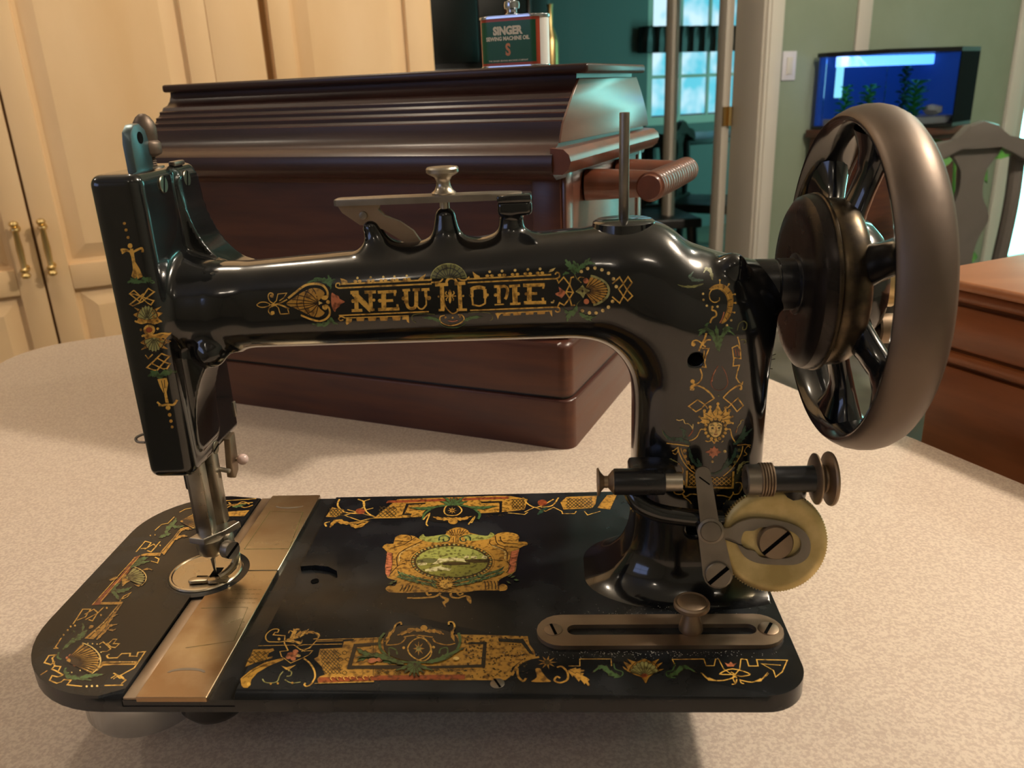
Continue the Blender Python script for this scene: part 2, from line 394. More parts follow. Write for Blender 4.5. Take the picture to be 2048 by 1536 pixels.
for s0, s1, pa, pb_, hs in ((-706, -304.5, -656, -352, -330), (-299.5, 105.7, -251, 55, -281)):
    dr = panel_door(c1, s0, s1, FZ+95, CZ-210, [(pa, pb_, FZ+160, -122), (pa, pb_, -68, CZ-275)])
    cab_handle(dr, hs, -24)
c2 = empty('tall_cabinet', room(420, TC+300, FZ), 'tall maple cabinet with a single raised panel door next to the dark doorway', 'cabinet')
bm = B(); rbox(bm, 232, 606, TC+2, TB-2, FZ, CZ-200, 1); obj('body', bm, 'maple', c2)
panel_door(c2, 234, 606, FZ+95, CZ-210, [(280, 543, FZ+160, -122), (280, 543, -68, CZ-275)])
bm = B(); rbox(bm, 214.5, 231.5, TC+3, TC+60, FZ, CZ-200); obj('cabinet_gap_shade', bm, 'gap_shade_soft', c2, smooth=False)  # solid strip coloured as the shaded gap between the cabinets

# ------------------------------------------------------------------ dining table
tb = empty('dining_table', room(95, 150, FZ), 'beige speckled laminate table with rounded corners under the machine', 'table')
out = [room(a, b, 0) for a, b in rrect(-300, -620, 490, 876, [90, 90, 90, 90], 10)]
bm = B(); prism(bm, [(v.x, v.y) for v in out], (0, 0, TZ-30), (1, 0, 0), (0, 1, 0), 30, 4, 3); obj('table_top', bm, 'laminate', tb)
for a, b in ((-220, -520), (410, -520), (410, 790), (-220, 790)):
    bm = B(); v = room(a, b, 0); cyl(bm, (v.x, v.y, FZ), (v.x, v.y, TZ-30), 26, 34, 20); obj('leg', bm, 'maple', tb)

# ------------------------------------------------------------------ wooden cabinet right of the table
sb = empty('wooden_cabinet', room(800, -150, FZ), 'low orange-brown wooden cabinet standing beyond the right edge of the table', 'cabinet')
bm = B(); rbox(bm, 548, 1010, -520, 150, 63, 72, 3.5, 3); obj('top', bm, 'wood_orange_top', sb)
bm = B(); rbox(bm, 556, 1004, -512, 142, 50, 63, 5, 3); obj('moulding', bm, 'wood_orange', sb)
bm = B(); rbox(bm, 566, 996, -500, 134, -640, 50, 2); obj('body', bm, 'wood_orange', sb)
bm = B(); rbox(bm, 560, 566, -494, 128, 6, 46, 2); obj('drawer_front', bm, 'wood_orange', sb)
bm = B(); rbox(bm, 557, 566, -494, 128, -8, 3, 3.5); obj('rail', bm, 'wood_orange', sb)
for k in range(2):
    bm = B(); rbox(bm, 560, 566, -494+313*k, -183+313*k, -620, -12, 3); obj('door', bm, 'wood_orange', sb)
for a, b in ((575, -490), (985, -490), (575, 125), (985, 125)):
    bm = B(); v = room(a, b, 0); lathe(bm, [(14, 0), (20, 30), (14, 60), (24, 120), (26, 160)], (v.x, v.y, FZ), n=16); obj('leg', bm, 'wood_orange', sb)

# ------------------------------------------------------------------ aquarium on its stand
def at(sp, t): return (sp+106)*(t+372)/2653-106       # room s at depth t of a point seen at sp on the wall plane
AQ = [(at(2535, 2190), 2190), (at(2880, 1960), 1960), (at(3320, 1900), 1900), (at(3440, 1960), 1960), (at(3440, 1960)-20, 2250), (at(2535, 2190)+10, 2250)]
AZ0, AZ1 = 44, 332
aq = empty('aquarium', room(2650, 2100, AZ0), 'bow-fronted aquarium with blue light and a black rim on a wooden stand', 'aquarium')
def rpoly(pts): return [(room(a, b, 0).x, room(a, b, 0).y) for a, b in pts]
cxs = sum(a for a, b in AQ)/6; cyt = sum(b for a, b in AQ)/6
def shrink(k, dz=0): return [(cxs+(a-cxs)*k, cyt+(b-cyt)*k) for a, b in AQ]
bm = B(); ringprism(bm, rpoly(AQ), rpoly(shrink(.93)), (0, 0, AZ1-16), (1, 0, 0), (0, 1, 0), 16); obj('top_rim', bm, 'black_plastic', aq, smooth=False)
bm = B(); prism(bm, rpoly(AQ), (0, 0, AZ0), (1, 0, 0), (0, 1, 0), 14); obj('bottom_rim', bm, 'black_plastic', aq, smooth=False)
a, b = AQ[4], AQ[5]
bm = B(); rbox(bm, b[0]+8, a[0]-8, 2236, 2246, AZ0+14, AZ1-16); obj('back_panel', bm, 'tank_glow', aq, smooth=False)
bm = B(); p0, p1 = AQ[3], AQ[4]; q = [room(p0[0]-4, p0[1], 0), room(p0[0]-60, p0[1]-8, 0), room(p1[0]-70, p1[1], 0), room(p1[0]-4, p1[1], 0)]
prism(bm, [(v.x, v.y) for v in q], (0, 0, AZ0+14), (1, 0, 0), (0, 1, 0), AZ1-AZ0-30); obj('side_panel', bm, 'tank_glow', aq, smooth=False)
bm = B(); prism(bm, rpoly(shrink(.80)), (0, 0, AZ1-14), (1, 0, 0), (0, 1, 0), 10); obj('light_hood', bm, 'black_plastic', aq, smooth=False)
bm = B(); rbox(bm, at(2600, 2120), at(3230, 2120), 2105, 2135, AZ1-56, AZ1-18, 3); obj('light_bar', bm, 'tank_light', aq)
bm = B(); rbox(bm, at(2600, 2180), at(2625, 2180), 2170, 2190, AZ0+120, AZ1-40, 3); obj('filter_tube', bm, 'tube_glow', aq)  # pale bright streak put in as emission on the tube
for i in range(3):
    (a, b), (c, e) = AQ[i], AQ[i+1]; v0, v1 = room(a, b, 0), room(c, e, 0); bm = B(); n = Vector((v1.y-v0.y, v0.x-v1.x, 0)).normalized()*4
    vv = [v0, v1, v1-n, v0-n]; prism(bm, [(v.x, v.y) for v in vv], (0, 0, AZ0+14), (1, 0, 0), (0, 1, 0), AZ1-AZ0-30); obj('glass_pane' if i < 2 else 'end_panel', bm, 'glass' if i < 2 else 'tank_black', aq, smooth=False)
bm = B(); prism(bm, rpoly(shrink(.86)), (0, 0, AZ0+14.3), (1, 0, 0), (0, 1, 0), 24); o = obj('aquarium_gravel', bm, 'gravel'); tag(o, 'grey gravel bed lying in the bottom of the aquarium', 'gravel', kind='stuff')
random.seed(5)
def aqua_plant(s, t, h, n, m, label, rad=55):
    bm = B()
    for i in range(n):
        z = AZ0+36+h*(i+.5)/n; a = i*2.4; r = rad*(0.5+0.5*random.random()); c = room(s, t, z); d = Vector((math.cos(a), math.sin(a), 0.25))
        w = Vector((-d.y, d.x, 0))*r*0.42; tip = c+d*r; mid = c+d*r*.55+Vector((0, 0, 10))
        vs_ = [bm.verts.new(x) for x in (c, mid+w, tip, mid-w)]; bm.faces.new(vs_)
        g = [bm.verts.new(x-Vector((0, 0, 2))) for x in (c, mid+w, tip, mid-w)]; bm.faces.new(g[::-1])
    tube(bm, [room(s, t, AZ0+30), room(s+4, t, AZ0+30+h)], 3, 6)
    o = obj('aquarium_plant', bm, m, origin=room(s, t, AZ0+36)); tag(o, label, 'plant', 'plants in the aquarium')
aqua_plant(at(2600, 2150)+70, 2165, 120, 22, 'aqua_leaf', 'green plant at the left end of the aquarium', 50)
aqua_plant(at(2990, 2150), 2150, 215, 44, 'aqua_leaf_dark', 'tall thin trailing plant in the middle of the aquarium', 36)
aqua_plant(at(3060, 2030), 2030, 130, 34, 'aqua_leaf', 'bright green bushy plant in the aquarium beside the tall one', 62)
aqua_plant(at(2790, 2100), 2100, 120, 24, 'aqua_leaf', 'bright green plant in the aquarium behind the handwheel', 50)
for k, (sp, tt, rr) in enumerate(((3180, 1990, 36), (3270, 2070, 44), (3350, 2090, 28))):
    bm = B(); bmesh.ops.create_icosphere(bm, subdivisions=2, radius=rr); c = room(at(sp, tt), tt, AZ0+40+rr*.62)
    for v in bm.verts: v.co = Vector((v.co.x, v.co.y, v.co.z*.6))*(1+.15*math.sin(v.co.x*.2+k)*math.cos(v.co.y*.17))+c
    tag(obj('aquarium_rock', bm, 'gravel', origin=c), ('pale rock in the aquarium under the bushy plant', 'largest pale rock in the aquarium', 'small pale rock at the right end of the aquarium')[k], 'rock', 'rocks in the aquarium')
st = empty('aquarium_stand', room(2650, 2080, FZ), 'dark reddish wooden stand carrying the aquarium', 'stand')
bm = B(); rbox(bm, AQ[0][0]-10, AQ[3][0]+10, 1920, 2262, AZ0-30, AZ0, 4); obj('top_board', bm, 'wood_dark', st)
bm = B(); rbox(bm, AQ[0][0]+5, AQ[3][0]-5, 1950, 2250, FZ+60, AZ0-30, 3); obj('body', bm, 'wood_dark', st)
w = (AQ[3][0]-AQ[0][0]-30)/2
for k in range(2):
    bm = B(); rbox(bm, AQ[0][0]+12+k*(w+6), AQ[0][0]+12+k*(w+6)+w, 1938, 1950, FZ+90, AZ0-50, 4); obj('door', bm, 'wood_dark', st)
bm = B(); rbox(bm, AQ[0][0]+15, AQ[3][0]-15, 1965, 2240, FZ, FZ+60, 2); obj('plinth', bm, 'wood_dark', st)

# ------------------------------------------------------------------ dining chairs
def dining_chair(name, s, t, z_top, ang, label, m, w=210, splat=True):
    r = empty(name, room(s, t, FZ), label, 'chair', 'dark dining chairs'); A = Matrix.Rotation(ang, 3, 'Z'); c = room(s, t, 0)
    def P(a, b, z): v = A @ (E1*a+E2*b); return Vector((c.x+v.x, c.y+v.y, z))
    def slab(poly, b0, th, nm, bev=4):
        bm = B(); ux = A @ E1; o = P(0, b0, 0); prism(bm, poly, o, ux, (0, 0, 1), th, bev); obj(nm, bm, m, r)
    zs = FZ+440; h = z_top
    for sg in (-1, 1):
        bm = B(); tube(bm, [P(sg*(w-30), 40, FZ), P(sg*(w-28), 10, zs), P(sg*(w-22), 0, (zs+h)/2), P(sg*(w-18), 12, h-70)], [20, 22, 20, 20], 10, sub=5); obj('back_post', bm, m, r)
        bm = B(); tube(bm, [P(sg*(w-20), -420, zs-20), P(sg*(w-16), -425, zs-160), P(sg*(w-30), -415, FZ+60), P(sg*(w-22), -425, FZ)], [26, 20, 13, 20], 10, sub=5); obj('leg', bm, m, r)
    ux = A @ E1
    top = [(-w, h-118), (-w+4, h-78), (-w+38, h-52), (-78, h-46), (-44, h-12), (0, h), (44, h-12), (78, h-46), (w-38, h-52), (w-4, h-78), (w, h-118),
           (w-36, h-112), (w-56, h-92), (100, h-92), (60, h-64), (20, h-70), (-20, h-70), (-60, h-64), (-100, h-92), (-w+56, h-92), (-w+36, h-112)]
    slab(top, -14, 28, 'crest_rail', 5)
    if splat:
        hw = [(0, 76), (.06, 74), (.14, 44), (.26, 36), (.36, 42), (.46, 66), (.54, 68), (.62, 50), (.76, 38), (.9, 46), (1, 54)]
        z1, z0 = h-60, zs+18; lf = [(-a, z1+(z0-z1)*f) for f, a in hw]; rg = [(a, z1+(z0-z1)*f) for f, a in hw]
        sm = [(v.x, v.y) for v in spline([Vector((x, y, 0)) for x, y in lf], 4)]; sr = [(v.x, v.y) for v in spline([Vector((x, y, 0)) for x, y in rg], 4)]
        slab(sm+sr[::-1], -9, 16, 'splat', 3)
    slab([(-w+30, zs-2), (w-30, zs-2), (w-30, zs+34), (-w+30, zs+34)], -10, 22, 'lower_rail', 3)
    bm = B(); vv = [P(-w+6, 20, 0), P(w-6, 20, 0), P(w+20, -440, 0), P(-w-20, -440, 0)]
    prism(bm, [(v.x, v.y) for v in vv][::-1], (0, 0, zs-24), (1, 0, 0), (0, 1, 0), 44, 10, 3); obj('seat', bm, m, r)
    return r
dining_chair('dining_chair', 1985, 1180, 120, math.radians(-14), 'dark wooden dining chair with a vase-shaped splat in front of the aquarium', 'chair_wood', w=178)
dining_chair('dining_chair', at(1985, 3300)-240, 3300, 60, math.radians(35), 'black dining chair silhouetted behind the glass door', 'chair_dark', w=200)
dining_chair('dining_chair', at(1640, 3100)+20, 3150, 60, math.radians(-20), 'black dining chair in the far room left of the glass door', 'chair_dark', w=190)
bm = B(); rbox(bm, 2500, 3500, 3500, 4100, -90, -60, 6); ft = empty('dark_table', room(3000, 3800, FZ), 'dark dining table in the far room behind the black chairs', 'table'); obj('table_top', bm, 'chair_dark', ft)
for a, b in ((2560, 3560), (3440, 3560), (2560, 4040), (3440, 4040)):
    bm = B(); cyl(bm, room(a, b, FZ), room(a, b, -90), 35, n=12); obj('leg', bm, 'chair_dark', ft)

# dark hutch with bottles beyond the doorway
hs, ht = at(780, 3600), 3600
hu = empty('dark_hutch', room(hs+415, ht+200, FZ), 'tall dark cabinet in the far room next to the pantry', 'cabinet')
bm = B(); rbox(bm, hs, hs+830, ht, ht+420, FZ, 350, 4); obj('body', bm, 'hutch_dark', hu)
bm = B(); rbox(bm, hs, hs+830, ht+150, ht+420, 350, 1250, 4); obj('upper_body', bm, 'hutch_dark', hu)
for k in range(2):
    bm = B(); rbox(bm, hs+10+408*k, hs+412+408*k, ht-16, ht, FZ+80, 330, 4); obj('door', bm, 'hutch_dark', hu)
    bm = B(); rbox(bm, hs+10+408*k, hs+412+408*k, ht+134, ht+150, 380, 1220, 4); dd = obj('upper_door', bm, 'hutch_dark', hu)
# framed tall mirror-like dark panel and a side table with bottles
ht = 3150
stb = empty('side_table', room(hs+495, ht+160, FZ), 'dark side table with bottles behind the oil can', 'table')
bm = B(); rbox(bm, hs+310, hs+680, ht, ht+330, 150, 180, 5); obj('table_top', bm, 'hutch_dark', stb)
for a in (330, 660):
    for b in (20, 310):
        bm = B(); cyl(bm, room(hs+a, ht+b, FZ), room(hs+a, ht+b, 150), 20, n=12); obj('leg', bm, 'hutch_dark', stb)
for k, (ds, rr, hh, mm, lb) in enumerate(((380, 40, 420, 'pot', 'brown bottle on the dark side table, leftmost'), (490, 36, 460, 'hutch_dark', 'black bottle on the dark side table, middle'), (600, 38, 430, 'cab_brass', 'brassy bottle on the dark side table, rightmost'))):
    bm = B(); lathe(bm, [(rr*.9, 0), (rr, 8), (rr, hh*.6), (rr*.8, hh*.68), (rr*.35, hh*.78), (rr*.32, hh*.96), (rr*.4, hh)], room(hs+ds, ht+160, 180), n=20)
    tag(obj('bottle', bm, mm, origin=room(hs+ds, ht+160, 180)), lb, 'bottle', 'bottles on the side table')

# leafy plant behind the right chair
pl = empty('potted_plant', room(at(3480, 1550), 1560, FZ), 'leafy green plant growing in a pot behind the right dining chair', 'plant')
ps = at(3480, 1550)
bm = B(); lathe(bm, [(110, 0), (150, 250), (160, 260), (150, 262), (140, 240), (0, 240)], room(ps, 1560, FZ), n=28); obj('pot', bm, 'pot', pl)
random.seed(11)
for i in range(16):
    a = random.uniform(0, 6.28); rd = random.uniform(20, 80); zt = random.uniform(-420, 10); base = room(ps, 1560, FZ+240)
    tip = room(ps+math.cos(a)*rd, 1560+math.sin(a)*rd*.6, zt); L = random.uniform(90, 150); dirv = Vector((math.cos(a), math.sin(a), random.uniform(-.9, .7))).normalized()
    bm = B(); tube(bm, [base, (base+tip)/2+Vector((0, 0, 40)), tip], [5, 3], 6, sub=4); sd = dirv.cross(Vector((0.3, -0.9, 0.2))).normalized(); rows = []
    for f, wd in ((0, .02), (.15, .2), (.35, .3), (.6, .26), (.85, .12), (1, .01)):
        c = tip+dirv*L*f+Vector((0, 0, -40*f*f)); rows.append([bm.verts.new(c-sd*L*wd), bm.verts.new(c+Vector((0, 0, -8))), bm.verts.new(c+sd*L*wd)])
    for p, q in zip(rows, rows[1:]):
        for k in range(2): bm.faces.new((p[k], p[k+1], q[k+1], q[k]))
    obj('leaf', bm, 'leaf', pl)

# ------------------------------------------------------------------ wooden carrying case (local u along the front, t into depth, h up)
CA = -0.3641; CDX = Vector((math.cos(CA), math.sin(CA), 0)); CDY = Vector((-math.sin(CA), math.cos(CA), 0)); CC = Vector((91.3, 286.6, TZ))
def CP(u, t, h): return CC+CDX*u+CDY*t+Vector((0, 0, h))
CM = Matrix(((CDX.x, CDY.x, 0, CC.x), (CDX.y, CDY.y, 0, CC.y), (0, 0, 1, CC.z), (0, 0, 0, 1)))
def cbox(bm, u0, u1, t0, t1, h0, h1, bev=0, seg=2): return box(bm, (u0, t0, h0), (u1, t1, h1), bev, seg, CM)
cs = empty('wooden_case', CP(-226, 130, 0), 'dark brown wooden sewing machine case with a stepped lid and side handle', 'case')
def cslab(u0, u1, t0, t1, h0, h1, r, bev, name, m):
    bm = B(); prism(bm, rrect(u0, t0, u1, t1, r, 6), CP(0, 0, h0), CDX, CDY, h1-h0, bev, 3); return obj(name, bm, m, cs)
cslab(-456, 0, 0, 272, 0, 47, 12, 2.5, 'base_slab', 'wood_dark')
cslab(-452, -4, 4, 268, 47, 50, 10, 0, 'base_groove', 'hutch_dark')
cslab(-454, -2.5, 2, 270, 50, 99, 11, 6, 'base_frame', 'wood_dark')
cslab(-446, -12, 18, 254, 97, 246, 3, 0.5, 'body', 'wood_dark')
for u0, u1 in ((-446, -420), (-38, -12)):
    bm = B(); cbox(bm, u0, u1, 13, 40, 99, 242, 1.5); obj('corner_post', bm, 'wood_dark', cs)
bm = B(); cbox(bm, -420, -38, 14.5, 22, 232, 242, 1); obj('front_rail', bm, 'wood_dark', cs)
for t0, t1 in ((16, 34), (240, 256)):
    bm = B(); cbox(bm, -13, -8, t0, t1, 99, 242, 1); obj('end_stile', bm, 'wood_end', cs)
bm = B(); cbox(bm, -13, -9.5, 34.6, 239.4, 100, 242, 0.5); obj('end_panel', bm, 'wood_end', cs)
fp = [(-6, 238), (-12, 241), (-16, 246), (-17, 252), (-15, 258), (-10, 262), (-3, 264), (1, 267), (4, 272), (6, 278), (7, 282), (12, 283), (14, 285), (14, 288), (18, 289), (20, 291), (20, 293.5), (24, 294.5), (26, 296.5), (26, 299), (30, 300), (32, 303), (38, 305), (42, 309), (44.5, 314), (45, 318)]
prof = fp+[(256-a, b) for a, b in fp[::-1]]
bm = B(); prism(bm, prof, CP(-447, 0, 0), CDY, (0, 0, 1), 439); obj('lid', bm, 'wood_lid', cs, angle=28)
bm = B(); prism(bm, [(a*.985+1.5, b) for a, b in [(-2, 266), (5, 280), (14, 288), (26, 299), (44, 314), (212, 314), (230, 299), (242, 288), (251, 280), (258, 266)]], CP(-8, 0, 0), CDY+CDX*.019, (0, 0, 1), 1.6, 0.6); obj('lid_end', bm, 'wood_end', cs)
bm = B(); cbox(bm, -450, 4, 37, 219, 317.5, 325, 2.5, 3); obj('top_board', bm, 'wood_lid', cs)
bm = B(); pr = [(-6, 0), (4, 0), (9, 4), (11, 10), (9.5, 15), (5, 19), (-6, 20)]
prism(bm, pr, CP(-4, -14, 243), CDX, (0, 0, 1), -284); obj('end_moulding', bm, 'wood_grip', cs)
hd = None
bm = B(); n = 30; gp = []
for i in range(n*4+1):
    x = i/(n*4); rr = 11.5+0.9*abs(math.sin(math.pi*x*16)); rr *= 1.0 if 0.03 < x < 0.97 else 0.86
    gp.append((rr, x*150))
lathe(bm, [(0, 0)]+gp+[(0, 150)], CP(52, 52, 226), CDY, n=28); hd = obj('handle', bm, 'wood_grip', cs)
for t0 in (74, 168):
    bm = B(); path = [(-9, t0-4), (12, t0), (30, t0+4), (48, t0+6)]
    tube(bm, [CP(a, b, 226) for a, b in path], [14, 10, 8.5, 11], 14, sub=5); obj('bracket', bm, 'wood_grip', hd)

# ------------------------------------------------------------------ oil can on the case
oc = empty('oil_can', CP(-72, 70, 325), 'small green and red sewing machine oil can on top of the case', 'can')
def can_out(k): return rrect(-30+k, -13+k, 30-k, 13-k, 11-k, 8)
OA = CP(-72, 70, 325.2)
bm = B(); prism(bm, can_out(0), OA, CDX, CDY, 40); obj('body', bm, 'can_white', oc)
bm = B(); prism(bm, can_out(-.9), OA+Vector((0, 0, 38.6)), CDX, CDY, 2.2, .8); prism(bm, can_out(-.7), OA, CDX, CDY, 1.4, .5); obj('rim', bm, 'can_metal', oc)
bm = B(); lathe(bm, [(5.5, 0), (6.5, 1.5), (4.2, 3), (4.2, 5), (6.4, 6), (6.8, 9), (6.2, 11.5), (3.6, 12.5), (3.2, 20), (2.4, 30), (1.6, 42), (1.1, 50), (0, 50.5)], OA+Vector((0, 0, 40.5))+CDX*-2, n=20); obj('spout', bm, 'can_metal', oc)
def on_can(u, h, d): return OA+CDX*u+CDY*(-13-d)+Vector((0, 0, h))
def can_plate(u0, u1, h0, h1, d, m, name, parent):
    bm = B(); vv = [on_can(u0, h0, d), on_can(u1, h0, d), on_can(u1, h1, d), on_can(u0, h1, d)]
    prism(bm, [(0, 0), (u1-u0, 0), (u1-u0, h1-h0), (0, h1-h0)], on_can(u0, h0, d-.05), CDX, (0, 0, 1), -.0+.05); return obj(name, bm, m, parent, smooth=False)
def can_wrap(u0, u1, h0, h1, d, m, name, parent):
    """printed band that follows the can's rounded front"""
    bm = B(); o = [p for p in rrect(-30-d, -13-d, 30+d, 13+d, 11+d, 10)]
    front = sorted([p for p in o if p[1] < 0], key=lambda p: p[0]); front = [p for p in front if u0 <= p[0] <= u1]
    fs = [(u0, -13-d)]+[p for p in front if abs(p[0]) > 19.5]+[(u1, -13-d)]
    fs = sorted([p for p in front]+([(u0, -13-d)] if u0 > -19 else [])+([(u1, -13-d)] if u1 < 19 else []), key=lambda p: p[0])
    lo = [bm.verts.new(OA+CDX*a+CDY*b+Vector((0, 0, h0))) for a, b in fs]; hi = [bm.verts.new(v.co+Vector((0, 0, h1-h0))) for v in lo]
    for i in range(len(fs)-1): bm.faces.new((lo[i], lo[i+1], hi[i+1], hi[i]))
    return obj(name, bm, m, parent)
can_wrap(-29.5, 27, 1.6, 38.4, .06, 'can_red', 'printed_border', oc)
lab = can_wrap(-27.6, 25, 3.6, 36.2, .12, 'can_green', 'printed_label', oc)
def text_mesh(body, size, sx=1.0, off=0.0):
    cu = bpy.data.curves.new('t', 'FONT'); cu.body = body; cu.size = size; cu.align_x = 'CENTER'; cu.align_y = 'CENTER'; cu.offset = off; cu.resolution_u = 3
    to = bpy.data.objects.new('t', cu); COL.objects.link(to); dg = bpy.context.evaluated_depsgraph_get(); me = to.evaluated_get(dg).to_mesh()
    bm = B(); bm.from_mesh(me); to.evaluated_get(dg).to_mesh_clear(); bpy.data.objects.remove(to); bpy.data.curves.remove(cu)
    for v in bm.verts: v.co.x *= sx
    return bm
for txt, sz, sx, off, h, m, nm in (('SINGER', 8.6, .92, .5, 28.6, 'can_cream', 'lettering'), ('SEWING MACHINE OIL', 4.2, .92, .2, 22.6, 'can_cream', 'lettering'),
                               ('S', 13, .8, .5, 13.5, 'can_orange', 'monogram'), ('THE SINGER SEWING MACHINE COMPANY', 1.9, 1.0, .03, 5.2, 'can_cream', 'lettering')):
    bm = text_mesh(txt, sz, sx, off)
    for v in bm.verts: v.co = on_can(v.co.x-1.3, h+v.co.y, .2)
    obj(nm, bm, m, lab, smooth=False, recalc=False)

# ------------------------------------------------------------------ SEWING MACHINE (mm, z = 0 is the top of the bed)
sm = empty('sewing_machine', (0, 0, TZ), 'antique black sewing machine head with gold decals and a bronze handwheel', 'sewing machine')
AY = 5.0      # y of the arm's centre line

def smin(a, b, k):
    h = np.clip(0.5+0.5*(b-a)/k, 0, 1); return b*(1-h)+a*h-k*h*(1-h)
def smax(a, b, k): return -smin(-a, -b, k)
def sd_box(x, y, z, c, h, r):
    qx = np.abs(x-c[0])-h[0]+r; qy = np.abs(y-c[1])-h[1]+r; qz = np.abs(z-c[2])-h[2]+r
    return np.sqrt(np.maximum(qx, 0)**2+np.maximum(qy, 0)**2+np.maximum(qz, 0)**2)+np.minimum(np.maximum(np.maximum(qx, qy), qz), 0)-r
def sd_cone(x, y, z, a, b, ra, rb):
    a = np.array(a, float); b = np.array(b, float); d = b-a; L2 = (d*d).sum()
    t = np.clip(((x-a[0])*d[0]+(y-a[1])*d[1]+(z-a[2])*d[2])/L2, 0, 1)
    return np.sqrt((x-a[0]-d[0]*t)**2+(y-a[1]-d[1]*t)**2+(z-a[2]-d[2]*t)**2)-(ra+(rb-ra)*t)
def sd_cyl(x, y, z, c, r, h, rd, ax=0):
    p = [x-c[0], y-c[1], z-c[2]]; q = p.pop(ax); qr = np.sqrt(p[0]**2+p[1]**2)-r+rd; qh = np.abs(q)-h+rd
    return np.sqrt(np.maximum(qr, 0)**2+np.maximum(qh, 0)**2)+np.minimum(np.maximum(qr, qh), 0)-rd
def sdf(x, y, z):
    # arm: rounded section that grows towards the pillar
    f = np.clip((x+95)/215.0, 0, 1); zc = 152+8*f; hz = 20.5+6.5*f; hy = 18.5+5*f; r = hy*0.92
    qy = np.abs(y-AY)-hy+r; qz = np.abs(z-zc)-hz+r
    sec = np.sqrt(np.maximum(qy, 0)**2+np.maximum(qz, 0)**2)+np.minimum(np.maximum(qy, qz), 0)-r
    arm = smax(sec, np.maximum(-100-x, x-136), 16)
    # pillar
    pil = sd_box(x, y, z, (149, AY, 72), (31.5, 23.5, 86), 20)
    shoulder = sd_cone(x, y, z, (112, AY, 161), (143, AY, 146), 26.0, 24.5)
    d = smin(arm, shoulder, 6)
    d = smin(d, pil, 34)
    # flare at the foot, shorter towards the front
    fl = smin(sd_box(x, (y-AY)*1.6+AY, z, (148, AY, 72), (31, 36, 86), 22), z+1.0, 38)
    fl = np.maximum(fl, sd_box(x, y, z, (135, 3, 80), (49, 50, 120), 8))
    d = smin(d, fl, 4)
    # shaft boss
    d = smin(d, sd_cyl(x, y, z, (176, AY, 155.5), 11.6, 14, 1.0), 7)
    d = smin(d, sd_cone(x, y, z, (158, -8, 165), (159, -9, 167), 8, 7), 4)
    # head
    hd = sd_box(x, y, z, (-116.2, 12.5, 144.5), (11.8, 32.5, 74.5), 5.0)
    g = sd_cone(x, y, z, (-101.6, 18.0, 240), (-101.6, 17.0, 150), 3.6, 3.4)
    hd = smax(hd, -g, 3.5)
    hd = smin(hd, sd_cone(x, y, z, (-107, 9.5, 152), (-84, AY, 152.3), 27, 19.5), 4)
    el = (1-np.sqrt(((x+78)/26.5)**2+((z-214)/46.0)**2))*26
    hd = smin(hd, np.maximum(sd_box(x, y, z, (-94, 31, 180), (16, 12.5, 33), 3), el), 3)
    el = (1-np.sqrt(((x+79)/25.5)**2+((z-82)/52.0)**2))*25
    hd = smin(hd, np.maximum(sd_box(x, y, z, (-94, 3, 108), (15, 13, 27), 5), el), 4)
    hd = smin(hd, sd_cone(x, y, z, (-90, -10, 134), (-89, -10.5, 133), 7, 7), 4)
    d = smin(d, hd, 7)
    # bridge lugs on top of the arm
    rg = sd_box(x, y, z, (29, AY, 172), (43, 7.5, 8), 5)
    p1 = sd_cone(x, y, z, (-2, AY, 172), (-8, AY, 188), 8, 4.2)
    p2 = sd_cone(x, y, z, (27.5, AY, 172), (27.5, AY, 192), 9.5, 5.0)
    p3 = sd_cone(x, y, z, (58, AY, 172), (58.5, AY, 192), 8.0, 5.4)
    p3 = smin(p3, sd_box(x, y, z, (60.5, AY, 196), (8, 7, 3.4), 2), 3)
    br = smin(smin(rg, p1, 7), smin(p2, p3, 4), 9)
    br = np.maximum(br, -sd_box(x, y, z, (27.5, AY, 205), (9, 12, 8.5), .5))
    d = smin(d, br, 5)
    # oil holes
    for hx, hz, hr in ((141.6, 128.6, 3.4), (145, 37, 3.6)):
        d = smax(d, -sd_cyl(x, y, z, (hx, -30, hz), hr, 22, .5, 1), 1.0)
    return d
